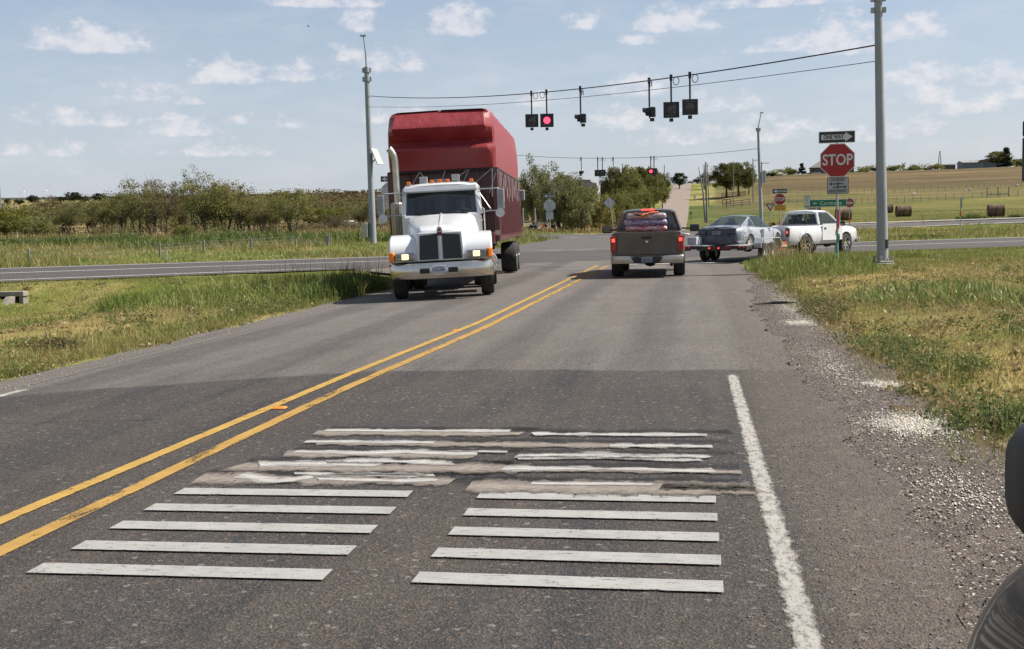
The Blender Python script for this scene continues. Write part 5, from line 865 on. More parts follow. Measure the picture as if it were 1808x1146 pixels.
for s in (-1, 1):
    MB().box((s*(TW - .02), .14, 2.12), (.16, .3, 1.8), bev=.02).build('corner_post', MAROON, TT); MB().box((s*(TW - .01), TLn/2 + .1, 1.24), (.12, TLn + .3, .16), bev=.01).build('bottom_rail', MAROON, TT)
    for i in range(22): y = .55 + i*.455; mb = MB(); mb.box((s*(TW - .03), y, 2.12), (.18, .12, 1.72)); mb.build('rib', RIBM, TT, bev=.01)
    STRAP = pm('pale strap webbing', (.50, .49, .46), .7, var=.12)
    for i in range(14): y = .5 + i*.72; mb = MB(); xx = s*(TW + .05); mb.bar((xx, y, 3.0), (xx, y + .2, 2.3 + .1*math.sin(i*2.3)), .035, .012, up=(1, 0, 0)); mb.bar((xx, y + .42, 3.0), (xx, y + .22, 2.3 + .1*math.sin(i*2.3)), .035, .012, up=(1, 0, 0)); mb.build('strap', STRAP, TT)
    MB().box((s*(TW - .02), -.015, 1.32), (.12, .012, .24)).build('reflector', pm('cream reflector', (.62, .58, .45), .4), TT)
WIRE = pm('pale cord', (.52, .51, .5), .6)
for a, b2 in (((-.58, 3.02), (-.82, 2.66)), ((-.56, 3.02), (-.4, 2.78)), ((.08, 3.02), (-.05, 2.68)), ((.66, 3.02), (.34, 2.8)), ((.7, 3.02), (.52, 2.68)), ((1.28, 3.02), (.84, 2.68)), ((1.3, 3.02), (1.27, 2.3)), ((1.38, 2.9), (1.2, 2.4))):
    mb = MB(); mb.bar((a[0], -.02, a[1]), (b2[0], -.05, b2[1]), .022, .012); mb.build('tie_cord', WIRE, TT)
mb = MB(); mb.box((1.05, -.1, 1.25), (.5, .5, .3), bev=.02); mb.box((-1.05, -.1, 1.25), (.5, .5, .3), bev=.02); mb.box((0, .6, 1.05), (1.4, 1.4, .14)); mb.build('front_deck', MAROON, TT)
mb = MB()
for s in (-1, 1): mb.box((s*.5, 6.3, 1.0), (.1, 8., .26))
for y in (8.3, 9.55): mb.box((0, y, .52), (2., .14, .14))
mb.build('trailer_frame', UNDER, TT)
for s in (-1, 1):
    for y in (8.3, 9.55): wheel(TT, (1.08*s, y, .5), .5, .5, s, style='truck', rr=.56)
    MB().box((s*(TW - .1), TLn + .12, 1.15), (.14, .05, .1), bev=.01).build('tail_lamp', REDL, TT)
MB().box((TW + .12, TLn - .1, 2.55), (.22, .1, .36), bev=.03).build('side_box', GREYB, TT)
# ------------------------------------------------------------------ pickups
def pickup(name, label, loc, rz, paint, d, glass=GLASSG, trim=BLACKP):
    P = thing(name, label, 'pickup truck', loc, rz); w = d['w']/2; L = d['L']; zr = d['rail']; zb = .46; bl = d['bed']; ya, yf = d['ya'], d['yf']; r = d['r']; zh = d['hood']
    def S_(y, k, zt, b=zb, nr=.1): return (y, [(w*k - .10, b), (w*k - .01, b + .16), (w*k, b + .42), (w*k - .015, zt - .16), (w*k - .05, zt - .03), (w*k - .1, zt), (w*k*.45, zt + nr*.1), (0, zt + nr*.12)])
    ct = bl + .12; ce = ct + d['cab']
    mb = MB(); mb.loft(secs([S_(0.0, .955, zr - .005, .5, 0), S_(.05, .985, zr, .5, 0), S_(.7, 1, zr, zb, 0), S_(bl, 1, zr, zb, 0), S_(ct, .99, zr + .01, zb, 0), S_(ce - .1, .99, zr, zb, 0), S_(ce + .05, .985, zh + .02, zb, .5), S_(L - .45, .97, zh - .06, zb, .6), S_(L - .12, .93, zh - .13, .5, .5), S_(L, .86, zh - .24, .55, .3)]))
    me = mb.mesh('body'); wi = .34; cut = [boxm((-w + .13, .09, .80), (w - .13, bl, 2.2))]
    for y in (ya, yf):
        for s in (-1, 1): cut.append(cyl((y, r + .02), r + .075, *( (w - wi, w + .2) if s > 0 else (-w - .2, -w + wi))))
    me = booled(me, cut); link('body', me, paint, P, smooth=32, bev=.008)
    mb = MB()
    for y in (ya, yf): mb.box((0, y, r), (2*w - .3, .1, .1)); mb.lathe([(.001, -.14), (.13, -.1), (.16, 0), (.13, .1), (.001, .14)], 14, Matrix.Translation((0.05, y, r)))
    mb.box((.45, L*.5, .46), (.1, L*.86, .14)); mb.box((-.45, L*.5, .46), (.1, L*.86, .14)); mb.box((0, .75, .52), (1.1, .5, .2)); mb.lathe([(.33, -.1), (.36, 0), (.33, .1)], 20, Matrix.Translation((0, .75, .47))); mb.tube([(w - .35, .15, .36), (w - .35, 1.6, .36)], .05, 10); mb.box((0, L*.55, .5), (1.2, 2.4, .16)); mb.build('underbody', UNDER, P)
    for y in (ya, yf):
        for s in (-1, 1): wheel(P, ((w - .14)*s, y, r), r, d.get('tw', .28), s, n=d.get('spk', 5), rr=.60, style='spoke')
    # cab
    b0, b1 = ct + .02, ce; t0, t1 = ct + .14, ce - .72; wb, wt_, zt = w - .10, w - .29, d['roof']; zs = zr + .005
    cr = {'rb': (wb, b0, zs), 'rt': (wt_, t0, zt - .07), 'ft': (wt_ - .01, t1, zt - .07), 'fb': (wb - .05, b1 + .02, zs)}
    def pil(*q): mb = MB(); mb.bar(*q); mb.build('cab_pillar', paint, P, bev=.02)
    for s in (-1, 1):
        f = lambda q: (cr[q][0]*s, cr[q][1], cr[q][2])
        pil(f('rb'), f('rt'), .1, .11); pil(f('ft'), f('fb'), .07, .08)
        if d['cab'] > 2: pil((wb*s, (b0 + b1)/2 - .1, zs), (wt_*s, (t0 + t1)/2 + .15, zt - .07), .09, .05, (0, 1, 0))
    mb = MB(); mb.bar((-wb, b0 + .005, zs + .03), (wb, b0 + .005, zs + .03), .06, .1); mb.build('rear_sill', paint, P, bev=.02)
    mb = MB(); mb.loft([[Vector((x, y, z + dz)) for x, z in sym([(k, zt - .10), (k + .015, zt - .06), (k - .06, zt - .01), (k*.5, zt + .015), (0, zt + .02)])] for y, k, dz in ((t0 - .06, wt_ - .03, -.03), (t0 + .06, wt_ + .02, 0), ((t0 + t1)/2, wt_ + .03, .012), (t1 - .06, wt_ + .01, 0), (t1 + .05, wt_ - .03, -.04))]); mb.build('cab_roof', paint, P, smooth=40)
    mb = MB(); mb.quad((-wb + .05, b0 - .01, zs + .06), (wb - .05, b0 - .01, zs + .06), (wt_ - .03, t0 - .01, zt - .1), (-wt_ + .03, t0 - .01, zt - .1)); mb.build('rear_window', glass, P)
    mb = MB(); q = .035; a_, b_, c_, e_ = (-wb + .05, b0 - .02, zs + .06), (wb - .05, b0 - .02, zs + .06), (wt_ - .03, t0 - .02, zt - .1), (-wt_ + .03, t0 - .02, zt - .1)
    for i, j in ((a_, b_), (b_, c_), (c_, e_), (e_, a_)): mb.bar(i, j, q, .02, up=(0, 1, 0))
    if d.get('slider'):
        for k_ in (-.28, .28): mb.bar((k_*wb/.9, b0 - .02, zs + .06), (k_*wt_/.9, t0 - .02, zt - .1), .025, .02, up=(0, 1, 0))
    mb.build('window_seal', trim, P)
    mb = MB(); mb.quad((-wb + .1, b1 - .0, zs + .02), (wb - .1, b1 - .0, zs + .02), (wt_ - .05, t1 + .03, zt - .1), (-wt_ + .05, t1 + .03, zt - .1)); mb.build('windscreen', glass, P)
    for s in (-1, 1):
        mb = MB(); mb.quad((wb*s, b0 + .07, zs + .02), ((wb - .04)*s, b1 - .05, zs + .02), ((wt_ + .0)*s, t1 - .03, zt - .1), (wt_*s, t0 + .05, zt - .1)); mb.build('side_window', d.get('sg', glass), P)
        mb = MB(); mb.box(((w + .002)*s, (b0 + b1)/2 + .05, .93), (.012, b1 - b0 - .15, .66), bev=.004); dr = mb.build('door', paint, P); MB().box(((w + .016)*s, b0 + .32, 1.08), (.025, .13, .07), bev=.01).build('door_handle', trim, dr)
        mx, mz = d['mir']; mb = MB(); mb.bar(((w - .14)*s, b1 - .35, zs + .05), ((mx - .1)*s, b1 - .25, mz - .02), .05, .05); mm = mb.build('mirror_arm', trim, P); MB().box((mx*s, b1 - .22, mz), (d.get('mw', .26), .1, d.get('mh', .22)), bev=.035).build('mirror', trim, mm); MB().box((mx*s, b1 - .275, mz), (d.get('mw', .26)*.8, .012, d.get('mh', .22)*.78), bev=.005).build('mirror_glass', pm('mirror glass', (.12, .13, .15), .08, metal=.9, var=.05), mm)
    mb = MB(); zz = .85; bw = wb - .15
    for x in (-.45, .45): mb.box((x*bw/.75, b0 + .28, 1.2), (.55, .16, .55), bev=.05); mb.box((x*bw/.75, b0 + .28, 1.52), (.28, .1, .2), bev=.04)
    mb.box((0, b0 + .55, .95), (bw*1.9, .5, .16), bev=.03); mb.box((0, b1 - .2, 1.2), (bw*1.9, .3, .2), bev=.05); mb.lathe([(.17, 0), (.19, .015), (.17, .03)], 18, Matrix.Translation((-.4, b1 - .5, 1.32)) @ rotm('X', 60), closed=True); mb.build('seats_and_dash', pm('grey cab interior', (.07, .075, .085), .8), P)
    # tail
    tg = MB().box((0, -.005, (zr + d['tgz'])/2), (2*w - 2*d['lw'] - .05, .06, zr - d['tgz']), bev=.015).build('tailgate', paint, P, bev=.004)
    hz = zr - d.get('hd', .14); MB().box((0, -.04, hz), (.26, .02, .07), bev=.02).build('tailgate_handle', trim, tg); mb = MB(); mb.bar((-w + d['lw'] + .05, -.037, zr - .09), (w - d['lw'] - .05, -.037, zr - .09), .012, .012); mb.build('tailgate_crease', paint, tg)
    for s in (-1, 1):
        z0, z1 = d['lz']; x = (w - d['lw']/2 - .01)*s; mb = MB(); mb.box((x, .0, (z0 + z1)/2), (d['lw'], .10, z1 - z0), bev=.03); tl = mb.build('tail_light', REDL if d['lit'] else pm('dark red lamp', (.06, .01, .012), .2, coat=.6), P)
        MB().box((x, -.048, z1 - (z1 - z0)*d.get('lf', .28)), (d['lw']*.5, .03, (z1 - z0)*.22), bev=.025).build('lit_bulb', REDON, tl)
    mb = MB(); bz0, bz1 = d['bz']
    st = []
    for x in np.linspace(-1, 1, 13): X = x*(w - .02); y = -.16 + .13*abs(x)**4; lo = bz0 + (.0 if abs(x) > .45 else .03); hi = bz1 if abs(x) > .42 else bz1 - .05; st.append([Vector((X, y, lo)), Vector((X, y - .02, (lo + hi)/2)), Vector((X, y, hi)), Vector((X, y + .14, hi)), Vector((X, y + .14, lo))])
    mb.loft(st); bp = mb.build('rear_bumper', d['bm'], P, smooth=40, bev=.01); mb = MB(); mb.prism([(-.44, bz1 - .045), (.44, bz1 - .045), (.34, bz0 + .02), (-.34, bz0 + .02)], .02, Matrix.Translation((0, -.165, 0)) @ rotm('X', 90)); mb.build('plate_recess', trim, bp)
    lp = MB().box((0, -.20, (bz0 + bz1)/2), (.30, .012, .15), bev=.006).build('licence_plate', d.get('pl', PLATE), bp); text_part('TEXAS', .04, (0, -.207, (bz0 + bz1)/2 + .052), INKR, lp); text_part(d['txt'], .075, (0, -.207, (bz0 + bz1)/2 - .015), INKB, lp, .85, bold=.001)
    for s in (-1, 1): MB().box(((w - .28)*s, L - .06, zh - .30), (.34, .1, .2), bev=.03).build('headlight', LENS, P)
    MB().box((0, L - .0, zh - .36), (1.0, .06, .24), bev=.02).build('grille', BLACKP, P); MB().box((0, L + .02, .56), (2*w - .04, .16, .2), bev=.04).build('front_bumper', CHROME, P)
    return P, cr
BROWN = pm('grey brown metallic paint', (.085, .074, .061), .35, metal=.35, var=.08, scale=3, coat=.7, dirt=(.17, .15, .125), dirt_amt=.4)
DODGE, _ = pickup('pickup_truck', 'grey brown pickup with lit brake lights waiting behind the stop line, bags in its bed', (-1.24, 31.55, .03), R(.6), BROWN, dict(w=2.03, L=5.8, rail=1.27, bed=1.95, cab=2.35, ya=1.25, yf=4.75, r=.40, hood=1.22, roof=1.9, mir=(1.36, 1.32), mw=.29, mh=.23, tgz=.64, lw=.17, lz=(.74, 1.17), lit=True, bz=(.40, .62), bm=pm('bumper bright brownish metal', (.42, .39, .35), .3, metal=.85, var=.12, scale=3), txt='7BK-41L', hd=.16, tw=.32, pl=pm('dull plate', (.2, .22, .24), .5)), glass=GLASSD, trim=BLACKP)
mb = MB(); mb.box((-.02, 2.12, 1.895), (.40, .05, .04), bev=.015); mb.build('high_brake_light', REDON, DODGE)
mb = MB(); mb.prism([(-.035, 1.0), (0, .955), (.035, 1.0), (.045, 1.04), (0, 1.02), (-.045, 1.04)], .012, Matrix.Translation((0, -.035, 0)) @ rotm('X', 90)); mb.build('tailgate_badge', CHROME, DODGE)
# wrapped stack of bags in the bed
SK_ = thing('bag_stack', 'shrink wrapped stack of printed bags under an orange strap in the brown pickup bed', 'bags', (-1.28, 32.25, .83), R(.6))
def bagmat(n, c1, c2): 
    m = bpy.data.materials.new(n); t, b = nt(m); k = NB(t); co = k.n('ShaderNodeTexCoord').outputs['Object']; nn = k.noise(k.scale(co, (2.2, 1, 9)), 2.2, 6, .7, 1.4); k.set(b.inputs['Base Color'], k.mix(k.rng(nn, .42, .58), c1, c2)); b.inputs['Roughness'].default_value = .22; b.inputs['Coat Weight'].default_value = .7; k.set(b.inputs['Normal'], k.bump(nn, .6, .03)); return m
BM = [bagmat('red printed bag', (.34, .02, .03), (.5, .38, .3)), bagmat('tan printed bag', (.40, .27, .17), (.30, .03, .04)), bagmat('red striped bag', (.36, .03, .04), (.55, .45, .42)), bagmat('purple printed bag', (.09, .045, .16), (.4, .32, .42)), bagmat('pale grey bag', (.42, .38, .40), (.25, .09, .10))]
z = 0
for i, hgt in enumerate((.16, .16, .17, .17, .18, .18)):
    mb = MB(); wd = 1.16 + .05*math.sin(i*2.1); mb.box((.02*math.sin(i*3), 0, z + hgt/2), (wd, .95, hgt*1.02), bev=.075); mb.build('bag', BM[(i + 4) % 5] if i < 5 else BM[4], SK_, smooth=60); z += hgt*.96
mb = MB(); mb.tube([(-.18, -.5, z - .10), (-.02, -.49, z - .04), (.12, -.46, z + .015), (.35, -.40, z + .02)], .03, 6); mb.tube([(-.06, -.5, z - .12), (.04, -.5, z - .02), (.3, -.3, z + .02)], .025, 6); mb.tube([(-.3, -.4, z + .01), (-.1, -.49, z - .03), (0, -.5, z - .09)], .022, 6); mb.build('orange_strap', pm('orange webbing', (.70, .16, .04), .6, var=.15), SK_)
mb = MB(); mb.loft([[Vector((-.34, -.49, z - .015)), Vector((-.08, -.50, z - .03)), Vector((-.06, -.50, z - .10)), Vector((-.12, -.50, z - .11))], [Vector((-.34, -.46, z + .01)), Vector((-.08, -.44, z + .01)), Vector((-.06, -.46, z - .08)), Vector((-.12, -.46, z - .1))]]); mb.build('torn_wrap', BLACKP, SK_)
# white pickup that tows the car hauler
HD2 = 39.; f2 = Vector((math.sin(R(HD2)), math.cos(R(HD2)), 0)); ax2 = Vector((3.70, 46.75, 0)); org = ax2 - f2*1.15
SILV = pm('rear grey shaded white', (.42, .43, .46), .4, var=.08)
CHEV, cr_ = pickup('pickup_truck', 'white regular cab pickup with big tyres turning onto the highway, towing the car hauler', (org.x, org.y, .035), R(-HD2), WHITE, dict(w=1.95, L=5.05, rail=1.20, bed=2.0, cab=1.62, ya=1.15, yf=4.05, r=.41, hood=1.17, roof=1.80, mir=(1.12, 1.25), mw=.2, mh=.2, tgz=.66, lw=.15, lz=(.80, 1.14), lit=False, lf=.5, bz=(.44, .62), bm=UNDER, txt='4TX-90N', tw=.30, spk=6, sg=GLASSB, slider=True), glass=GLASSG)
dm = CHEV.matrix_basis
person('dark haired driver with a bare arm raised inside the white pickup cab', dm @ Vector((-.28, 2.62, .80)), R(-HD2), pm('black shirt', (.02, .02, .022), .8), pm('blue jeans', (.04, .05, .09), .85), pm('black hair', (.015, .012, .011), .8), .42, 'drivers seen through glass')
# ------------------------------------------------------------------ car hauler and the patchy coupe on it
HD = 26.; f1 = Vector((math.sin(R(HD)), math.cos(R(HD)), 0)); o1 = Vector((.66, 40.75, .035))
CT_ = thing('car_hauler', 'low flatbed car hauler with red lamps and diamond tread fenders behind the white pickup', 'trailer', o1, R(-HD))
TREAD = pm('scuffed light steel', (.46, .46, .46), .4, metal=.6, var=.2, scale=9); BLKS = pm('black trailer steel', (.03, .03, .033), .5, var=.25)
mb = MB()
for s in (-1, 1): mb.box((.95*s, 2.6, .52), (.1, 4.6, .14)); mb.bar((.9*s, 4.9, .5), (.05*s, 6.05, .5), .1, .12)
for y in (.3, 1.2, 2.1, 3., 3.9, 4.7): mb.box((0, y, .5), (1.9, .08, .08))
mb.box((0, .28, .52), (2.45, .1, .16)); mb.box((0, 6.1, .52), (.14, .4, .12)); mb.tube([(0.0, 5.6, .5), (0, 5.6, .06)], .04, 8); mb.box((-1.3, .2, .43), (.35, .12, .05)); mb.build('frame', BLKS, CT_, bev=.008)
for s in (-1, 1):
    MB().box((.68*s, 2.5, .605), (.5, 4.5, .035)).build('deck_runner', TREAD, CT_)
    mb = MB(); prof = [(1.35, .5), (1.35, .66), (1.55, .84), (3.15, .84), (3.35, .66), (3.35, .5), (3.3, .5), (3.3, .65), (3.13, .81), (1.57, .81), (1.40, .65), (1.40, .5)]; mb.prism(prof, .28, Matrix(((0, 0, s, 1.02*s), (1, 0, 0, 0), (0, 1, 0, 0), (0, 0, 0, 1)))); mb.build('fender', TREAD, CT_, bev=.006)
    for y in (1.95, 2.75): wheel(CT_, (1.15*s, y, .33), .33, .2, s, style='plain', rr=.6, rim=pm('white wheel', (.6, .6, .58), .5))
    for x, lab in ((1.12, 0), (.98, 0)): MB().box((x*s, .2, .55), (.09, .05, .08), bev=.02).build('tail_lamp', REDL, CT_)
    MB().box((.78*s, .2, .46), (.22, .03, .06)).build('reflective_strip', pm('white reflective strip', (.7, .7, .72), .4), CT_); MB().box((1.16*s, 3.75, .5), (.05, .34, .3), rot=(0, 0, R(-20*s))).build('warning_panel', pm('orange warning panel', (.75, .16, .04), .5), CT_); MB().box((1.19*s, 3.75, .5), (.05, .34, .07), rot=(0, 0, R(-20*s))).build('warning_stripe', pm('white stripe', (.7, .7, .7), .5), CT_)
for x in (-.18, 0, .18): MB().box((x, .2, .53), (.06, .04, .035), bev=.012).build('tail_lamp', REDON if x else REDL, CT_)
MB().box((.5, .2, .53), (.3, .02, .05)).build('reflective_strip', pm('red reflective strip', (.4, .04, .05), .4), CT_)
MB().box((-1.1, .95, .78), (.36, .5, .28), bev=.02).build('toolbox', pm('bluish grey box', (.42, .45, .5), .5), CT_)
# coupe: rear half in dark primer, flanks patchy white
m = bpy.data.materials.new('patchy primer and white'); t, b = nt(m); k = NB(t); co = k.n('ShaderNodeTexCoord').outputs['Object']; s_ = k.n('ShaderNodeSeparateXYZ', {0: co}); n1 = k.noise(co, 2.6, 8, .72, .6); n2 = k.noise(co, 9., 5, .7)
c = k.mix(k.rng(n2, .3, .7), (.21, .225, .25), (.30, .315, .34)); rearf = k.rng(s_.outputs[1], .5, 2.1, .16, -.06); c = k.mix(k.rng(k.math('ADD', n1, rearf), .60, .68, 0, .9), c, (.08, .09, .11)); c = k.mix(k.rng(k.math('ADD', n1, k.rng(s_.outputs[1], .08, .25, .5, 0)), .62, .7), c, (.07, .08, .105))
k.set(b.inputs['Base Color'], c); b.inputs['Roughness'].default_value = .42; b.inputs['Coat Weight'].default_value = .3; PATCH = m
PRIM = pm('blue grey primer', (.095, .11, .145), .55, var=.35, scale=5, dirt=(.2, .21, .23), dirt_amt=.6); PRIMG = pm('mottled grey primer', (.10, .11, .135), .5, var=.35, scale=7, dirt=(.3, .31, .33), dirt_amt=.5)
MU = thing('coupe_car', 'two door coupe in patchy white and grey primer riding on the car hauler', 'car', o1 + f1*1.25 + Vector((-.32, .15, 0)) + Vector((0, 0, .33 + .27)), R(-HD))
def C_(y, w, zb, zs, zt, zc): return (y, [(w - .16, zb), (w - .03, zb + .07), (w, (zb + zs)/2), (w - .015, zs), (w - .10, zt - .02), (w - .25, zt), (w*.4, zc), (0, zc + .005)])
st = [C_(-.02, .70, .12, .40, .52, .55), C_(.06, .80, .04, .42, .60, .64), C_(.30, .87, .0, .46, .68, .71), C_(.75, .905, -.04, .48, .70, .735), C_(1.3, .91, -.06, .48, .67, .70), C_(2.0, .905, -.07, .47, .63, .65), C_(2.8, .905, -.07, .46, .62, .64), C_(3.3, .905, -.06, .45, .60, .63), C_(3.9, .88, -.04, .42, .53, .57), C_(4.35, .80, .0, .36, .42, .45), C_(4.56, .66, .07, .30, .33, .35)]
mb = MB(); mb.loft(secs(st)); me = subd(mb.mesh('body'), 2); rw = .31
me = booled(me, [cyl((y, .04), .36, *((.62, 1.2) if s > 0 else (-1.2, -.62))) for y in (.98, 3.62) for s in (-1, 1)]); me.materials.clear(); link('body', me, PATCH, MU, smooth=40)
cs_ = [(.52, .70, .64, .70, .0), (.60, .71, .66, .715, .01), (1.48, .755, .545, 1.02, .03), (1.62, .76, .545, 1.045, .035), (1.80, .765, .545, 1.06, .035), (2.42, .77, .54, 1.055, .035), (2.52, .77, .54, 1.04, .03), (3.28, .75, .66, .64, .01)]
def can(y, wb, wt_, zt, cr): zb = np.interp(y, [.5, 1.3, 2.0, 3.3], [.685, .66, .63, .60]); return [Vector((x, y, z)) for x, z in sym([(wb, zb), (wb - (wb - wt_)*.42, zb + (zt - zb)*.5), (wt_, max(zt - .02, zb)), (wt_*.5, zt + cr*.7), (0, zt + cr)])]
mb = MB(); SS = [can(*q) for q in cs_]; mb.loft(SS, cap=False, closed=False); me = mb.mesh('canopy', fix=False); nq = len(SS[0]) - 1
for p_ in me.polygons:
    i, kq = divmod(p_.index, nq); side = kq in (0, 1, nq - 2, nq - 1)
    p_.material_index = (0 if side else 1) if i in (1,) else (0 if i == 0 else ((2 if side else 0) if i in (3, 4) else (0 if i in (2, 5) and not side else (0 if i == 2 else (2 if side else 1)))))
CN = link('roof_and_glass', me, [PRIMG, GLASSG, GLASSB], MU, smooth=40)
for s in (-1, 1):
    mb = MB(); mb.quad((.758*s, 1.05, .69), (.762*s, 1.55, .69), (.60*s, 1.56, .97), (.625*s, 1.38, .93)); mb.build('quarter_window', GLASSB, MU)
    mb = MB(); mb.tube([(.74*s, 2.2, .64), (.75*s, 3.2, .64)], .015, 5); mb.build('window_trim', BLACKP, MU)
    for y in (.98, 3.62): wheel(MU, (.77*s, y, .04), rw, .21, s, n=5, rr=.68, rim=pm('dull alloy', (.55, .54, .5), .4, metal=.7, var=.2))
    mb = MB(); mb.box((.57*s, -.0, .50), (.34, .12, .21), rot=(R(-14), 0, R(10*s)), bev=.03); mb.build('tail_light', pm('smoked lamp', (.014, .010, .011), .18, coat=.8), MU)
    mb = MB(); mb.bar((.84*s, 2.95, .62), (.93*s, 2.95, .68), .05, .04); mq = mb.build('mirror', BLACKP, MU); MB().box((.98*s, 2.95, .71), (.16, .12, .12), bev=.04).build('mirror_shell', BLACKP, mq)
    mb = MB(); mb.box((.902*s, 2.05, .26), (.012, .28, .56), bev=.004); mb.build('door_stripe', pm('dark grey door stripe', (.10, .11, .13), .5, var=.15), MU); mb = MB(); mb.box((.90*s, 3.1, .28), (.008, .012, .6)); mb.build('door_gap', BLACKP, MU)
st = [[Vector((x*.80, -.075 + q + .30*abs(x)**3.6, z)) for z, q in ((.02, .05), (.08, .01), (.22, 0), (.33, .01), (.37, .05))] + [Vector((x*.78, .16 + .22*abs(x)**3, z)) for z in (.36, .04)] for x in np.linspace(-1, 1, 15)]
mb = MB(); mb.loft(st); mb.build('rear_bumper', PRIM, MU, smooth=45, bev=.02); MB().box((0, -.045, .64), (1.25, .1, .025), bev=.01).build('boot_lip', PATCH, MU)
lp = MB().box((0, -.075, .455), (.32, .02, .15), bev=.006).build('licence_plate', pm('faded plate', (.26, .27, .29), .5), MU); text_part('TEXAS', .04, (0, -.086, .505), INKR, lp); text_part('X19-LKT', .075, (0, -.086, .44), INKB, lp, .85); MB().box((0, -.05, .62), (.16, .02, .03), bev=.005).build('keyhole_cover', BLACKP, MU)
mb = MB(); mb.box((-.33, 2.0, .55), (.48, .16, .55), bev=.06); mb.box((.33, 2.0, .55), (.48, .16, .55), bev=.06); mb.box((-.33, 2.02, .88), (.26, .1, .18), bev=.04); mb.box((.33, 2.02, .88), (.26, .1, .18), bev=.04); mb.build('seats', pm('grey seat cloth', (.12, .12, .13), .85), MU)
# ------------------------------------------------------------------ dark car the photograph was taken beside
BLK = pm('black glossy paint', (.006, .008, .012), .5, var=.2, scale=2, coat=.57, dirt=(.03, .027, .024), dirt_amt=.4, espec=.15)
SU = thing('parked_car', 'dark glossy car on the shoulder, only its front wing and mirror tip in view', 'car', (1.36, 2.12, .13), 0)
def D_s(y, w, zb, zs, zt, zc): return (y, [(w - .12, zb), (w - .02, zb + .14), (w, (zb + zs)/2), (w - .01, zs), (w - .10, zt - .055), (w - .28, zt), (w*.4, zc), (0, zc)])
st = [D_s(0, .70, .42, .55, .62, .66), D_s(-.08, .86, .36, .66, .80, .84), D_s(-.22, .955, .32, .80, .94, .98), D_s(-.42, .985, .3, .95, 1.085, 1.10), D_s(-.62, .99, .3, 1.03, 1.19, 1.20), D_s(-.95, .99, .3, 1.05, 1.235, 1.25), D_s(-1.35, .985, .3, 1.05, 1.24, 1.27), D_s(-2.6, .985, .3, 1.05, 1.2, 1.2), D_s(-4.2, .97, .3, 1.04, 1.18, 1.18), D_s(-4.7, .9, .36, .98, 1.1, 1.1), D_s(-4.82, .8, .45, .8, .95, .98)]
mb = MB(); mb.loft(secs(st)); me = subd(mb.mesh('body'), 2); me = booled(me, [cyl((y, .36), .42, *((.66, 1.3) if s > 0 else (-1.3, -.66))) for y in (-.85, -3.75) for s in (-1, 1)]); link('body', me, BLK, SU, smooth=40)
mb = MB(); mb.loft([[Vector((x, y, z)) for x, z in sym([(w, 1.17), (w - .1, 1.45), (w - .2, zt), (0, zt + .03)])] for y, w, zt in ((-1.25, .86, 1.2), (-1.95, .86, 1.68), (-2.6, .87, 1.72), (-4.0, .86, 1.70), (-4.6, .82, 1.25))], cap=False, closed=False); me = mb.mesh('glasshouse', fix=False)
for p_ in me.polygons: p_.material_index = 1 if (p_.index % 6 in (0, 5)) or p_.index < 6 else 0
link('roof_and_glass', me, [BLK, pm('black window glass', (.01, .012, .014), .05, coat=1.)], SU, smooth=40)
for s in (-1, 1):
    for y in (-.85, -3.75): wheel(SU, (.84*s, y, .36), .36, .22, s, n=5)
    MB().box((.66*s, -.10, .66), (.30, .16, .12), rot=(0, 0, R(-14*s)), bev=.03).build('headlight', LENS, SU)
    mb = MB(); mb.bar((.86*s, -1.32, 1.27), (.96*s, -1.26, 1.33), .05, .04); mq = mb.build('mirror_arm', BLACKP, SU); mb = MB(); mb.loft([[Vector((x*s, -1.24 + dy*math.cos(t), zc + hz*math.copysign(abs(math.sin(t))**.5, math.sin(t)))) for t in np.linspace(0, 2*math.pi, 20, endpoint=False)] for x, hz, dy, zc in ((.845, .062, .05, 1.30), (.905, .066, .062, 1.302), (.995, .058, .062, 1.304), (1.09, .050, .055, 1.317), (1.113, .044, .046, 1.317), (1.122, .032, .035, 1.317))]); mb.build('mirror', BLACKP, mq, smooth=60)
MB().box((0, .0, .55), (1.1, .08, .3), bev=.03).build('grille', BLACKP, SU)
# ------------------------------------------------------------------ signs
SW = pm('sign white', (.66, .67, .66), .4, var=.04, scale=2, dirt=(.5, .48, .44), dirt_amt=.3); SB = pm('sign black', (.02, .02, .022), .4); SR = pm('sign red', (.36, .008, .014), .4, var=.06, scale=2); SG = pm('sign green', (.005, .17, .09), .4, var=.06, scale=2); SY = pm('sign amber yellow', (.72, .36, .02), .4, var=.06)
SBACK = pm('bare sign aluminium', (.40, .43, .45), .42, metal=.5, var=.1, scale=2); GALV = pm('galvanised post', (.33, .35, .36), .5, metal=.5, var=.18, scale=12, stretch=(1, 1, .3)); REFL = pm('red reflective wrap', (.5, .02, .02), .4)
XZ = rotm('X', 90)
def plate(poly, th, mat, parent, c, name, bev=0, back=SBACK, dy=0):
    """flat panel looking towards local -y, front face at y = c.y"""
    mb = MB(); mb.prism(poly, -th, Matrix.Translation((c[0], c[1] + dy, c[2])) @ XZ); return mb.build(name, mat, parent, bev=bev)
def rect(w, h, r=.03, n=4):
    p = []
    for cx, cy, a0 in ((w/2 - r, h/2 - r, 0), (-w/2 + r, h/2 - r, 90), (-w/2 + r, -h/2 + r, 180), (w/2 - r, -h/2 + r, 270)):
        for i in range(n + 1): a = R(a0 + 90*i/n); p.append((cx + r*math.cos(a), cy + r*math.sin(a)))
    return p
def ngon(r, n, rot=0): return [(r*math.cos(2*math.pi*i/n + rot), r*math.sin(2*math.pi*i/n + rot)) for i in range(n)]
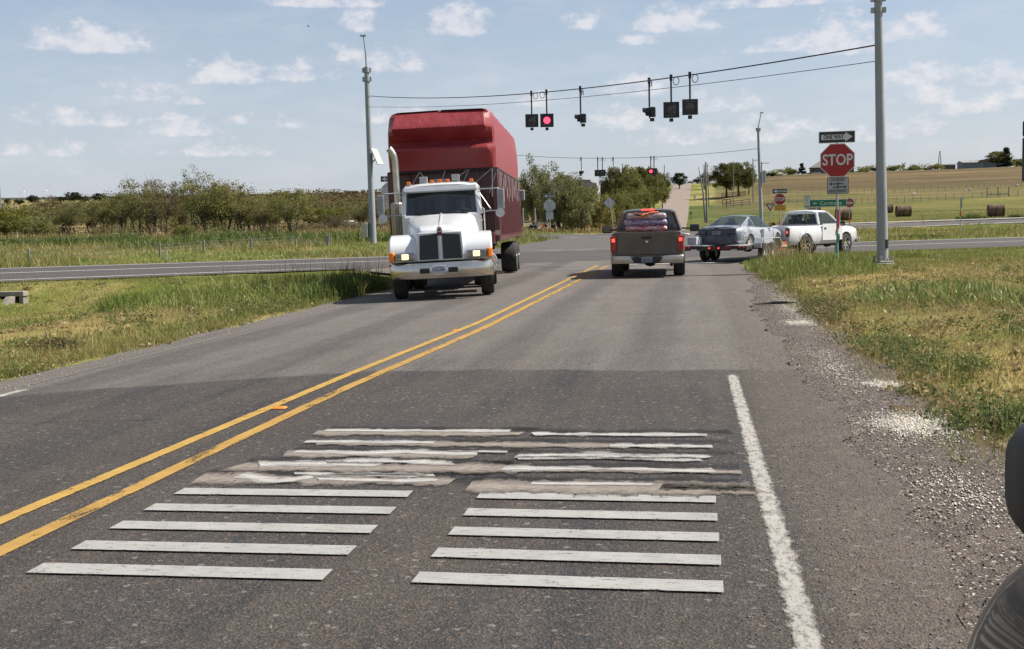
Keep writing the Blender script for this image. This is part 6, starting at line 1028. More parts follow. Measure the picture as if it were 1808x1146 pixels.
def panel(parent, c, poly_out, poly_in, cout, cin, name, back=SBACK):
    """backing plate, border layer and inner field, each a few mm proud of the last"""
    b = plate(poly_out, .012, back, parent, c, name); plate(poly_out, .003, cout, b, (c[0], c[1] - .005, c[2]), 'sign_border'); plate(poly_in, .003, cin, b, (c[0], c[1] - .010, c[2]), 'sign_field'); return b
def arrow(w, h, sh, hl):  # pointing +x
    return [(-w/2, -sh/2), (w/2 - hl, -sh/2), (w/2 - hl, -h/2), (w/2, 0), (w/2 - hl, h/2), (w/2 - hl, sh/2), (-w/2, sh/2)]
def flip(p): return [(-x, y) for x, y in p][::-1]
def post(parent, x, z0, z1, r=.03, lean=0, y=.06): mb = MB(); mb.tube([(x + lean, y, z0), (x, y, z1)], r, 10); return mb.build('post', GALV, parent, smooth=50)
def one_way(parent, c, w, right=True, back=SBACK):
    b = panel(parent, c, rect(w, w/3, .02*w), rect(w*.965, w/3 - w*.035, .018*w), SW, SB, 'one_way_panel', back); a = arrow(w*.86, w*.27, w*.145, w*.2); plate(a if right else flip(a), .003, SW, b, (c[0], c[1] - .014, c[2]), 'arrow'); text_part('ONE WAY', w*.165, (c[0] + (-.09 if right else .09)*w, c[1] - .019, c[2]), SB, b, .72, bold=w*.004); return b
def stop(parent, c, w):
    o = ngon(w/2/math.cos(math.pi/8), 8, math.pi/8); i = ngon((w/2 - w*.025)/math.cos(math.pi/8), 8, math.pi/8); b = panel(parent, c, o, i, SW, SR, 'stop_panel'); text_part('STOP', w*.46, (c[0], c[1] - .015, c[2] - .0), SW, b, .8, bold=w*.009); return b
def base(px, Y): p = at(px, 400, Y); return Vector((p.x, Y, float(H(p.x, Y))))
def zof(py, px, Y, b): return at(px, py, Y).z - b.z
# near stop sign assembly
b = base(1482, 33.); ST = thing('sign_post', 'near stop sign post with ONE WAY arrow above and DIVIDED HIGHWAY panel below', 'road sign', b, R(-3)); lx = lambda px: at(px, 300, 33.).x - b.x
post(ST, lx(1478), -.1, zof(238, 1478, 33, b), .032, lean=.02)
mb = MB(); mb.tube([(lx(1480), .06, 1.12), (lx(1480), .06, 1.62)], .038, 10); mb.build('reflective_sleeve', REFL, ST); mb = MB(); mb.tube([(lx(1481.5), .06, -.05), (lx(1481.5), .06, .22)], .045, 10); mb.build('post_socket', STEEL, ST)
mb = MB(); zz = np.linspace(.35, .95, 9); mb.loft([[Vector((lx(1480) + .05*math.sin(z*9) - .02*i/8 - .04, .01, z)), Vector((lx(1480) + .05*math.sin(z*9) + .045 - .04, .03, z)), Vector((lx(1480) + .05*math.sin(z*9) + .045 - .04, .035, z)), Vector((lx(1480) + .05*math.sin(z*9) - .04, .015, z))] for i, z in enumerate(zz)]); mb.build('green_tape', pm('green flagging tape', (.06, .38, .2), .5), ST)
one_way(ST, (lx(1477.5), 0, zof(242, 1477, 33, b)), .98); stop(ST, (lx(1478.5), 0, zof(283, 1478, 33, b)), .93)
c = (lx(1479.5), 0, zof(327.5, 1479, 33, b)); dh = panel(ST, c, rect(.58, .47, .03), rect(.55, .44, .025), SB, pm('sign grey white', (.42, .43, .44), .4, var=.06), 'divided_highway_panel')
text_part('DIVIDED', .12, (c[0], c[1] - .015, c[2] + .155), SB, dh, .86, bold=.002); text_part('HIGHWAY', .12, (c[0], c[1] - .015, c[2] - .155), SB, dh, .86, bold=.002)
plate(flip(arrow(.38, .09, .03, .07)), .003, SB, dh, (c[0] - .05, c[1] - .014, c[2] + .045), 'arrow'); plate(arrow(.38, .09, .03, .07), .003, SB, dh, (c[0] + .05, c[1] - .0145, c[2] - .045), 'arrow'); MB().box((c[0], c[1] - .0155, c[2]), (.03, .003, .18)).build('median_mark', SB, dh)
# sign seen from behind at the crossover: one way blade, octagon and rectangle backs
def backs(px, Y, lab, rz, right, pyo, pyw, pyr, ro, post_top, ww=.95, wo=.9, wr=(.55, .6), text=True):
    b = base(px, Y); e = thing('sign_post', lab, 'road sign', b, rz); post(e, 0, -.1, zof(post_top, px, Y, b), .032, y=-.03, lean=.05); 
    mb = MB(); mb.tube([(.04, -.035, .75), (.035, -.035, 1.05)], .04, 8); mb.build('reflective_sleeve', REFL, e)
    one_way(e, (0, -.06, zof(pyw, px, Y, b)), ww, right); o = ngon(wo/2/math.cos(math.pi/8), 8, math.pi/8); z = zof(pyo, px, Y, b); q = plate(o, .01, SBACK, e, (0, .01, z), 'octagon_back'); plate(o, .003, SR, q, (0, .023, z), 'octagon_face')
    for dz in (.28, -.28): MB().box((0, -.015, z + dz), (wo*.8, .02, .03)).build('brace', STEEL, q)
    z = zof(pyr, px, Y, b); plate(rect(*wr), .01, SBACK, e, (0, .01, z), 'panel_back'); return e
backs(971, 96., 'back of an octagonal sign with a left pointing ONE WAY blade, under the willows', R(2), False, 363, 346, 381, .45, 342, 1.0, 1.0, (.62, .62))
backs(690, 62., 'signpost half hidden behind the exhaust of the white truck, left of the red trailer', R(8), False, 337, 316, 361, .4, 312, .95, .92, (.5, .5))
b = base(1082, 128.); e = thing('sign_post', 'bare diamond shaped sign back on a leaning post right of the octagon back', 'road sign', b, R(6)); post(e, lx(0)*0 - .3, -.1, zof(352, 1077, 128, b), .04, lean=.45, y=-.03); z = zof(358, 1077, 128, b); plate(ngon(.66, 4, .05), .01, SBACK, e, (-.34, .01, z), 'diamond_back'); MB().box((-.34, -.015, z + .2), (.55, .02, .04)).build('brace', STEEL, e)
# signs in the median beyond the white pickup
def sg(px, Y, lab, top, rz=0): b = base(px, Y); e = thing('sign_post', lab, 'road sign', b, rz); post(e, 0, -.1, zof(top, px, Y, b), .035); mb = MB(); mb.tube([(0, .055, .8), (0, .055, 1.25)], .042, 8); mb.build('reflective_sleeve', REFL, e); return e, b
e, b = sg(1377, 82., 'far stop sign under a left ONE WAY blade with an amber plaque below', 335); z = lambda py: zof(py, 1377, 82, b)
one_way(e, (-.0, 0, z(337.5)), 1.02, False); stop(e, (0, 0, z(352)), .78); c = (.02, 0, z(367)); pl = panel(e, c, rect(.76, .38, .03), rect(.72, .34, .025), SB, SY, 'plaque'); text_part('CROSS TRAFFIC', .085, (c[0], -.015, c[2] + .08), SB, pl, .9); text_part('DOES NOT STOP', .085, (c[0], -.015, c[2] - .08), SB, pl, .9)
e, b = sg(1360, 80., 'red and white yield triangle sign left of the far stop sign', 362); zc = zof(364.5, 1360, 80, b)
def tri(s): return [(-s/2, s*.30), (0, -s*.56), (s/2, s*.30)]
yb = plate(tri(.70), .012, SBACK, e, (0, 0, zc), 'yield_panel'); plate(tri(.70), .003, SW, yb, (0, -.005, zc), 'sign_border'); plate(tri(.64), .003, SR, yb, (0, -.010, zc + .003), 'red_band'); plate(tri(.38), .003, SW, yb, (0, -.015, zc + .01), 'sign_field'); text_part('YIELD', .065, (0, -.02, zc + .06), SR, yb, .9)
e, b = sg(1425, 100., 'small white EAST 31 route sign with a left arrow plate', 346); z = lambda py: zof(py, 1425, 100, b)
q = panel(e, (0, 0, z(347.2)), rect(.52, .26, .02), rect(.49, .23, .02), SB, SW, 'direction_panel'); text_part('EAST', .16, (0, -.015, z(347.2)), SB, q, .95); q = panel(e, (0, 0, z(354.5)), rect(.54, .46, .03), rect(.51, .43, .03), SB, SW, 'route_panel'); text_part('31', .26, (0, -.015, z(353.6)), SB, q, .9, bold=.004); text_part('TEXAS', .075, (0, -.015, z(357.6)), SB, q, .9); q = panel(e, (0, 0, z(365)), rect(.5, .32, .02), rect(.47, .29, .02), SB, SW, 'arrow_panel'); plate(flip(arrow(.34, .17, .07, .13)), .003, SB, q, (0, -.015, z(365)), 'arrow')
b = base(1462, 98.); e = thing('guide_sign', 'wide green Corsicana guide sign with a white left arrow', 'road sign', b, R(-2)); zc = zof(358.6, 1462, 98, b)
for x in (-.95, .95): post(e, x, -.1, zc + .3, .045)
q = panel(e, (0, 0, zc), rect(3.0, .60, .05), rect(2.94, .54, .04), SW, SG, 'guide_panel'); plate(flip(arrow(.34, .22, .07, .16)), .003, SW, q, (-1.07, -.015, zc), 'arrow'); text_part('Corsicana', .44, (.22, -.015, zc - .01), SW, q, 1.0, bold=.003)
e, b = sg(1500, 101., 'square white sign with a red DO NOT ENTER disc right of the green guide sign', 351); zc = zof(358.3, 1500, 101, b); q = plate(rect(.76, .76, .03), .012, SBACK, e, (0, 0, zc), 'do_not_enter_panel'); plate(rect(.76, .76, .03), .003, SW, q, (0, -.005, zc), 'sign_field'); plate(ngon(.36, 32), .003, SR, q, (0, -.010, zc), 'red_disc'); plate(rect(.56, .12, .01), .003, SW, q, (0, -.015, zc), 'white_bar'); text_part('DO NOT', .11, (0, -.015, zc + .16), SW, q, .95); text_part('ENTER', .11, (0, -.015, zc - .16), SW, q, .95)
b = base(1697, 78.); e = thing('sign_post', 'sign seen almost edge on, on a leaning post across the highway', 'road sign', b, R(84)); post(e, 0, -.1, zof(350, 1693, 78, b), .03); mb = MB(); mb.tube([(0, .06, 1.35), (0, .06, 1.7)], .036, 8); mb.build('reflective_sleeve', REFL, e); plate(rect(.6, .76, .03), .012, SBACK, e, (0, 0, zof(357, 1692, 78, b)), 'sign_panel'); plate(rect(.6, .76, .03), .004, SW, e, (0, -.006, zof(357, 1692, 78, b)), 'sign_field'); e.rotation_euler = (0, R(-4), R(84))
# route markers at both picture edges
b = base(1836, 23.); e = thing('route_marker', 'black bordered white route marker panels cut off by the right edge', 'road sign', b, R(-8)); post(e, .0, -.1, zof(208, 1836, 23, b), .032); 
for py, h in ((226, .32), (280.5, .85)): c = (0, 0, zof(py, 1836, 23, b)); panel(e, c, rect(.66, h, .05), rect(.585, h - .07, .04), SB, SW, 'marker_panel')
b = base(-22, 24.); e = thing('route_marker', 'bare grey sign backs cut off by the left edge', 'road sign', b, R(14)); post(e, 0, -.1, zof(272, -22, 24, b), .032, y=-.03)
for py, h in ((292, .34), (341, .72)): c = (0, .01, zof(py, -22, 24, b)); q = plate(rect(.66, h, .05), .01, SBACK, e, c, 'panel_back'); plate(rect(.66, h, .05), .003, SW, q, (c[0], c[1] + .013, c[2]), 'panel_face')
def small_sign(px, py, Y, w, h, lab, top): b = base(px, Y); e = thing('sign_post', lab, 'road sign', b, 0); post(e, 0, -.1, zof(top, px, Y, b), .025); plate(rect(w, h, .02), .01, SW, e, (0, 0, zof(py, px, Y, b)), 'sign_panel')
small_sign(1262, 366, 150., .55, .2, 'small pale street blade on a thin post right of the pale lane', 364); small_sign(1227, 348, 215., .4, .62, 'small white sign beside the pale lane halfway up the rise', 343)
# ------------------------------------------------------------------ steel strain poles
POLE = pm('galvanised pole steel', (.30, .325, .345), .5, metal=0, var=.14, scale=3, stretch=(1, 1, .25), dirt=(.26, .27, .27), dirt_amt=.5)
def spole(name, lab, pxb, pxt, pyt, Y, r0, r1, z1=None):
    b = base(pxb, Y); t = at(pxt, pyt, Y) - b; t.y = 0; e = thing(name, lab, 'pole', b); mb = MB(); mb.tube([(0, 0, .05), t*.5, t], [r0, (r0 + r1)/2, r1], 28); mb.build('shaft', POLE, e, smooth=60); return e, b, t
RP, rb, rt = spole('strain_pole', 'thick grey galvanised steel pole on a concrete base right of the stop sign', 1559, 1549.5, -60, 33.6, .158, .100)
mb = MB(); mb.lathe([(.36, -.25), (.36, .06), (.34, .075), (.001, .075)], 28); mb.build('footing', pm('concrete footing', (.42, .40, .36), .9, var=.15, bump=.3), RP, smooth=40); mb = MB(); mb.box((0, 0, .115), (.44, .44, .045), rot=(0, 0, .4), bev=.02); mb.build('base_plate', POLE, RP)
for i in range(4): a = .4 + math.pi/4 + i*math.pi/2; mb = MB(); mb.lathe([(.03, 0), (.03, .14), (.045, .14), (.045, .2), (.001, .2)], 8, Matrix.Translation((.25*math.cos(a), .25*math.sin(a), .075))); mb.build('anchor_bolt', STEEL, RP)
MB().box((.09, -.125, .62), (.09, .05, .26), rot=(0, 0, R(34)), bev=.02).build('hand_hole', BLACKP, RP)
def band(parent, t, f, r, h=.14):
    c = t*f; mb = MB(); mb.lathe([(r*1.06, -h/2), (r*1.1, -h/2), (r*1.1, h/2), (r*1.06, h/2)], 24, Matrix.Translation(c), closed=True); o = mb.build('clamp_band', POLE, parent, smooth=40)
    for s in (-1, 1): MB().box(c + Vector((s*(r + .05), 0, 0)), (.09, .12, h*1.0)).build('clamp_lug', STEEL, o)
hz_ = lambda py, px, Y, b, t: (at(px, py, Y).z - b.z)/t.z
for py in (18, -2): band(RP, rt, hz_(py, 1551, 33.6, rb, rt), .108)
LP, lb, lt = spole('strain_pole', 'far steel pole left of the red trailer with a solar panel and thin mast', 658, 647, 118, 73., .23, .155)
for py in (124, 140): band(LP, lt, hz_(py, 647, 73, lb, lt), .2, .3)
tp = lt + Vector((0, 0, -.1)); q = at(641.5, 63, 73.) - lb; q.y = 0; mb = MB(); mb.tube([tp, tp.lerp(q, .5) + Vector((.04, 0, 0)), q], [.06, .05, .035], 8); mb.build('mast', POLE, LP); MB().box(q, (.42, .2, .1), bev=.03).build('camera_head', GREYB, LP)
sp = at(667, 277, 73.) - lb; mb = MB(); mb.box((sp.x + .05, -.35, sp.z), (.06, .85, 1.15), rot=(0, R(-24), R(-12))); s_ = mb.build('solar_panel', pm('solar panel back', (.46, .47, .44), .5, var=.1), LP); mb = MB(); mb.box((sp.x + .01, -.32, sp.z + .0), (.012, .8, 1.1), rot=(0, R(-24), R(-12))); mb.build('solar_cells', pm('solar cells', (.02, .025, .05), .15), s_); mb = MB(); mb.bar((sp.x*.35, 0, sp.z - .3), (sp.x, -.3, sp.z - .1), .06); mb.bar((sp.x*.35, 0, sp.z + .35), (sp.x, -.3, sp.z + .2), .06); mb.build('bracket', STEEL, s_)
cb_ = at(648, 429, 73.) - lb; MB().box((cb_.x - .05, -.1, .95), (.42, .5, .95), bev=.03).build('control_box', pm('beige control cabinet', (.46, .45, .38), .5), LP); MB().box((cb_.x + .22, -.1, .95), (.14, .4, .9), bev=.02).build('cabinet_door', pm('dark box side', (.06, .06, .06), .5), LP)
FP, fb, ft_ = spole('strain_pole', 'slim far steel pole with a thin mast above the patchy coupe', 1345, 1338.5, 226, 104., .18, .105)
q = at(1344, 199, 104.) - fb; q.y = 0; mb = MB(); mb.tube([ft_, ft_.lerp(q, .6), q], [.05, .04, .03], 8); mb.build('mast', POLE, FP); MB().box(q + Vector((.05, 0, 0)), (.3, .15, .1), bev=.02).build('camera_head', GREYB, FP); band(FP, ft_, .985, .115, .3); bx = at(1349, 312, 104.) - fb; MB().box((bx.x, -.1, bx.z), (.3, .3, 1.1), bev=.03).build('control_box', GREYB, FP)
XP, xb, xt = spole('strain_pole', 'far steel pole standing behind the red trailer', 800, 798, 262, 118., .22, .17)
# ------------------------------------------------------------------ span wires and signal heads
CABLE = pm('dark span cable', (.03, .03, .032), .6); 
def sagline(a, b, sag, n=40): return [a.lerp(b, t) + Vector((0, 0, -sag*4*t*(1 - t))) for t in np.linspace(0, 1, n)]
def wire(name, lab, pts, r): mb = MB(); mb.tube(pts, r, 5); return tag(mb.build(name, CABLE, None, smooth=80), lab, 'cable', 'span wires over the junction')
a = at(652, 169.5, 73.); b2 = at(1550, 79, 33.6); W1 = sagline(a, b2, .62, 60); wire('span_wire', 'upper black span wire carrying the six near signal heads', W1, .022)
a = at(652, 188.5, 73.); b2 = at(1550, 107.5, 33.6); W2_ = sagline(a, b2, .42, 60); wire('span_wire', 'lower thin tether wire through the near signal heads', W2_, .011)
a = at(798, 262, 118.); b2 = at(1341, 262, 104.); W3 = sagline(a, b2, .95, 60); wire('span_wire', 'far span wire carrying the small distant signal heads', W3, .02)
def on_wire(Wp, px):
    best = None
    d0 = ray(px, 300); s0 = d0.x/d0.y
    for i in range(len(Wp) - 1):
        fa, fb_ = Wp[i].x - s0*Wp[i].y, Wp[i + 1].x - s0*Wp[i + 1].y
        if fa*fb_ <= 0: t = fa/(fa - fb_); return Wp[i].lerp(Wp[i + 1], t)
SIGB = pm('signal black', (.014, .014, .015), .42, var=.2, scale=9); RLIT = pm('lit red signal', (.6, .02, .03), .3, emit=((1, .035, .07), 2.4)); DLENS = pm('unlit dark lens', (.05, .045, .045), .25, coat=.4); LOUV = pm('louvre edge', (.25, .26, .27), .5)
def coil(parent, c, r, s):
    mb = MB(); pts = [(c[0] + r*.75*math.cos(t), c[1] + .01*t, c[2] + r*math.sin(t)) for t in np.linspace(0, 4.1*math.pi, 44)]; mb.tube(pts, .012*s, 5); mb.build('cable_loop', CABLE, parent)
def signal(px, pyc, Wp, lab, rz, size, lit=False, side=False, loop=1, dbl=None, lens=None, group='signal heads on the near span wire'):
    p = on_wire(Wp, px); Y = p.y; e = thing('signal_head', lab, 'traffic light', p, rz, group); zc = at(px, pyc, Y).z - p.z; s = size; 
    def hg(x): mb = MB(); mb.tube([(x, 0, .05), (x, 0, zc + s*.45)], .034 if not dbl else .045, 8); mb.box((x, 0, 0), (.1, .1, .22)); mb.build('hanger', SIGB, e)
    xs = (0,) if not dbl else (-dbl*.5, dbl*.5)
    for x in xs:
        hg(x); coil(e, (x + .19*loop, 0, -.12), .14, 1.)
    w = s if not dbl else s*1.0 + dbl
    bp = MB().box((0, .0, zc), (w, .03, s), bev=.0).build('backplate', SIGB, e, bev=.012); mb = MB()
    for x in xs: mb = MB(); mb.box((x, .12, zc), (.36, .22, .36), bev=.03); mb.build('housing', SIGB, e)
    mb = MB(); mb.box((0, .1, zc - s*.62), (.14, .16, .12)); mb.build('drop_cap', SIGB, e)
    for i, x in enumerate(xs):
        lt_ = lit and i == 0; mb = MB(); mb.lathe([(.001, .022), (.09, .018), (.152, .0)], 24, Matrix.Translation((x, -.018, zc)) @ XZ); mb.build('lens', RLIT if lt_ else DLENS, bp, smooth=50)
        mb = MB(); vis = [(.168*math.cos(R(a)), .168*math.sin(R(a))) for a in range(-50, 231, 14)]; mb.loft([[Vector((x + u, -.016, zc + v)) for u, v in vis] + [Vector((x + u*.95, -.016, zc + v*.95)) for u, v in vis[::-1]], [Vector((x + u, -.016 - (.24 if v > -.02 else .13), zc + v)) for u, v in vis] + [Vector((x + u*.95, -.016 - (.24 if v > -.02 else .13), zc + v*.95)) for u, v in vis[::-1]]]); 
        if side or lens == 'visor' : mb.build('visor', SIGB, bp)
    if lens == 'louvre': MB().box((.11, -.03, zc + .02), (.11, .01, .33)).build('pale_lens_strip', pm('grey lens strip', (.10, .10, .11), .35), bp); MB().box((-.02, -.03, zc - .2), (.3, .012, .012)).build('louvre_edge', LOUV, bp)
    if lens == 'slots':
        for x in (-.1, .1): MB().box((x, -.03, zc + .19*(1 if not lit else -1)), (.13, .012, .012)).build('louvre_edge', LOUV, bp)
    return e
signal(941, 213, W1, 'black square signal head left of the lit red one, louvred and dark', R(9), .60, loop=1, lens='louvre')
signal(967.5, 212.5, W1, 'lit red signal head on the near span wire', R(9), .60, lit=True, loop=-1, lens='slots')
signal(1027, 209, W1, 'side facing signal head hanging alone in the middle of the near wire', R(-98 + 10), .46, side=True, loop=-1)
signal(1148, 198, W1, 'side facing signal head left of the two dark square ones at the right', R(-98 + 6), .46, side=True, loop=1)
signal(1186.5, 194, W1, 'dark square signal head with a pale strip, second from the right', R(4), .58, loop=1, lens='louvre')
signal(1219.5, 189, W1, 'rightmost dark square signal head with a dull round lens', R(3), .56, loop=1, lens='slots')
G2 = 'small signal heads on the far span wire'
signal(1026.5, 305, W3, 'small far signal head facing right, leftmost on the far wire', R(98), .42, side=True, loop=1, group=G2)
signal(1059.5, 305.5, W3, 'far pair of dark signals sharing one wide black plate', R(3), .62, dbl=.45, lens='slots', loop=1, group=G2)
signal(1083, 306, W3, 'small far signal head facing right against the dark trees', R(98), .42, side=True, loop=1, group=G2)
signal(1152, 302.5, W3, 'far pair of signals with the left one lit red above the lane', R(0), .58, lit=True, dbl=.30, loop=1, group=G2)
# ------------------------------------------------------------------ farm, fences and far things
def gp(px, Y): p = at(px, 400, Y); return Vector((p.x, Y, float(H(p.x, Y))))
# hay bales
m = bpy.data.materials.new('wrapped hay'); t, b = nt(m); k = NB(t); co = k.n('ShaderNodeTexCoord').outputs['Object']; n1 = k.noise(k.scale(co, (6, .5, .5)), 1.3, 4, .6); n2 = k.noise(co, 14., 4, .7); c = k.mix(k.rng(n1, .36, .64), (.05, .03, .017), (.19, .128, .075)); c = k.mix(k.rng(n2, .5, .7, 0, .5), c, (.05, .034, .022)); k.set(b.inputs['Base Color'], c); b.inputs['Roughness'].default_value = .95; k.set(b.inputs['Normal'], k.bump(n1, 1., .08)); HAY = m
mb = MB(); prof = [(.001, 0), (.70, 0), (.76, .04)]
for i in range(1, 26): prof.append((.79 + .012*math.sin(i*2.4), .04 + i*.058))
prof += [(.76, 1.52), (.70, 1.56), (.001, 1.56)]; mb.lathe(prof, 32, Matrix.Translation((-.78, 0, .77)) @ rotm('Y', 90)); bm_ = mb.mesh('hay_bale')
for i, (px, Y, sc, rz, lab) in enumerate([(1595, 163, 1.0, 4, 'round hay bale just right of the big steel pole, in full view'), (1758, 152, 1.0, -3, 'round hay bale at the far right of the field, its flat end showing'), (1564, 187, 1.0, 8, 'round hay bale half hidden behind the big steel pole'), (1489, 152, 1.02, 0, 'round hay bale behind the bonnet of the white pickup'), (1438, 178, 1.02, -6, 'round hay bale behind the cab roof of the white pickup')]):
    p = gp(px, Y); o = bpy.data.objects.new('hay_bale', bm_); COL.objects.link(o); o.location = p; o.rotation_euler = (0, 0, R(rz)); o.scale = (sc*1.25, sc*1.05, sc*1.02); tag(o, lab, 'hay bale', 'round bales in the mown field')
    if not i: bm_.materials.append(HAY); bm_.polygons.foreach_set('use_smooth', [True]*len(bm_.polygons)); bm_.set_sharp_from_angle(angle=R(50))
# fences of wood posts and wire
WOOD = pm('weathered post wood', (.12, .105, .09), .9, var=.3, scale=6); WOODL = pm('pale weathered boards', (.33, .30, .26), .9, var=.25, scale=5); WIRE2 = pm('rusty fence wire', (.13, .115, .10), .7)
def fence(lab, pts, n, h, r, wires, mat=WOOD, jit=.15, skip=()):
    P = line(pts, n); g = np.random.default_rng(int(pts[0][1]*7)); z0 = [float(H(x, y)) for x, y in P]; c = Vector((P[n//2][0], P[n//2][1], z0[n//2])); e = thing('wire_fence', lab, 'fence', c); tops = []
    for i, (x, y) in enumerate(P):
        hh = h*(1 + jit*(g.random() - .5)); l = (g.random(2) - .5)*.12*h; mb = MB(); mb.tube([(x - c.x, y - c.y, z0[i] - .2 - c.z), (x - c.x + l[0], y - c.y + l[1], z0[i] + hh - c.z)], r*(.7 + .6*g.random()), 6); mb.build('fence_post', mat, e)
    for wz in wires:
        mb = MB(); mb.tube([(x - c.x, y - c.y, z0[i] + wz - c.z) for i, (x, y) in enumerate(P)], .018, 4); mb.build('fence_wire', WIRE2, e)
    return e
def xy(px, Y): p = at(px, 400, Y); return (p.x, Y)
fence('lower post and wire fence along the top of the mown hay field', [xy(1350, 262), xy(1470, 258), xy(1560, 256), xy(1680, 262), xy(1812, 270)], 34, 1.35, .045, (.5, .9, 1.3))
fence('upper post and wire fence below the rust brown pasture', [xy(1345, 322), xy(1470, 318), xy(1600, 312), xy(1720, 318), xy(1812, 324)], 40, 1.3, .04, (.7, 1.2))
fence('post and wire fence at the foot of the left hand trees', [xy(110, 122), xy(330, 128), xy(520, 124), xy(690, 128)], 34, 1.2, .06, (.4, .75, 1.05))
def rails(name, lab, px0, px1, Y, h, n, nr, mat, cat='fence'):
    a, b = gp(px0, Y), gp(px1, Y); c = (a + b)/2; e = thing(name, lab, cat, c)
    for i in range(n): q = a.lerp(b, i/(n - 1)); q.z = float(H(q.x, q.y)); q -= c; mb = MB(); mb.box(q + Vector((0, 0, h/2)), (.16, .16, h + .2)); mb.build('fence_post', mat, e)
    for j in range(nr): mb = MB(); mb.bar(a - c + Vector((0, -.1, h*(.3 + .65*j/max(1, nr - 1)))), b - c + Vector((0, -.1, h*(.3 + .65*j/max(1, nr - 1)))), .05, .16); mb.build('fence_rail', mat, e)
rails('rail_fence', 'dark wooden corral rails below the oak pair', 1275, 1304, 345, 1.5, 4, 3, WOOD); rails('rail_fence', 'pale boarded rail fence right of the dark corral', 1282, 1324, 283, 1.6, 4, 3, WOODL); rails('rail_fence', 'short dark return of the corral fence at its left end', 1276, 1290, 300, 1.6, 3, 2, WOOD)
rails('rail_fence', 'reddish pipe gate at the right of the corral', 1306, 1316, 344, 1.4, 2, 4, pm('red pipe', (.30, .09, .06), .6), 'gate'); rails('rail_fence', 'white pipe rail among the willows beside the red trailer', 924, 966, 146, 2.4, 3, 1, pm('white pipe', (.5, .5, .47), .6), 'fence')
rails('rail_fence', 'metal gate frame in the fence at the right of the hay field', 1742, 1780, 268, 2.2, 3, 1, pm('grey pipe', (.2, .19, .18), .6), 'gate')
# utility poles and a dead tree by the lane
def upole(lab, pxb, pxt, pyt, Y, r=.16, arm=None):
    b = gp(pxb, Y); t = at(pxt, pyt, Y) - b; t.y = 0; e = thing('utility_pole', lab, 'pole', b); mb = MB(); mb.tube([(0, 0, -.2), t], [r, r*.65], 10); mb.build('pole_shaft', pm('grey pole timber', (.19, .175, .16), .9, var=.3, scale=4, stretch=(1, 1, .2)), e, smooth=60)
    if arm: mb = MB(); mb.bar(t*.96 + Vector((arm[0], 0, 0)), t*.96 + Vector((arm[1], 0, 0)), .12); mb.build('cross_arm', WOOD, e)
upole('nearest thick grey utility pole right of the pale lane', 1248.5, 1246, 286, 180, .17); upole('second utility pole seen just left of the nearest', 1249, 1243, 291, 232, .16); upole('third thin utility pole seen just right of the nearest', 1252, 1249, 289, 300, .15)
upole('utility pole with a cross arm in front of the oak pair', 1295, 1295, 285, 320, .16); upole('tall utility pole right of the oak pair', 1330, 1329.5, 280, 300, .17, (0, 1.2)); upole('utility pole with a bracket just right of the far steel pole', 1345.5, 1344.5, 285, 250, .16, (0, 1.6)); upole('thin bare mast on the right skyline beside the big steel pole', 1594, 1594, 291, 590, .22)
upole('utility pole poking above the trees beside the lane, left one', 1099, 1099, 289, 260, .16); upole('utility pole poking above the trees beside the lane, right one', 1173, 1173, 291, 330, .16)
p = gp(1246, 186); e = thing('dead_tree', 'leaning dead tree limb beside the nearest utility pole', 'tree', p); t1 = at(1233, 294, 186) - p; mb = MB(); mb.tube([(0, 0, 0), Vector((t1.x*.35, 0, t1.z*.55)), Vector((t1.x, 0, t1.z))], [.2, .13, .04], 8); mb.tube([Vector((t1.x*.35, 0, t1.z*.5)), Vector((t1.x*.2, .3, t1.z*.95))], [.1, .03], 6); mb.build('trunk', DEAD, e)
wp = [gp(1248.5, 180) + Vector((0, 0, 9)), gp(1295, 320) + Vector((0, 0, 8)), gp(1329, 300) + Vector((0, 0, 9))]; mb = MB(); mb.tube(sagline(wp[0], wp[2], 1.2, 20), .02, 4); tag(mb.build('utility_line', CABLE), 'thin utility line from the nearest grey pole towards the tall pole right of the oaks', 'cable')
# houses and barns
def gable(e, w, d, h, rise, over, wall, roof, ridge='x', hip=0):
    MB().box((0, 0, h/2), (w, d, h)).build('wall', wall, e); W_, D_2 = w/2 + over, d/2 + over; mb = MB(); hx = hip*W_
    mb.add([(-W_, -D_2, h), (W_, -D_2, h), (W_, D_2, h), (-W_, D_2, h), (-W_ + hx, 0, h + rise), (W_ - hx, 0, h + rise)], [(0, 1, 5, 4), (2, 3, 4, 5), (1, 2, 5), (3, 0, 4), (3, 2, 1, 0)]); return mb.build('roof', roof, e)
p = gp(1468, 606); e = thing('ranch_house', 'low brown hip roofed house on the skyline behind the stop sign', 'house', p); gable(e, 21, 10, 3.4, 3.6, .8, pm('dark brick', (.12, .085, .07), .9), pm('grey brown shingles', (.19, .165, .15), .9, var=.2, scale=1.), hip=.5); MB().box((-6.5, -5.06, 1.5), (4.5, .12, 2.4)).build('garage_door', pm('grey door', (.1, .1, .11), .6), e)
for x in (1.5, 5, 8.5): MB().box((x, -5.05, 1.8), (1.3, .1, 1.3)).build('window', pm('house glass', (.03, .035, .04), .1), e)
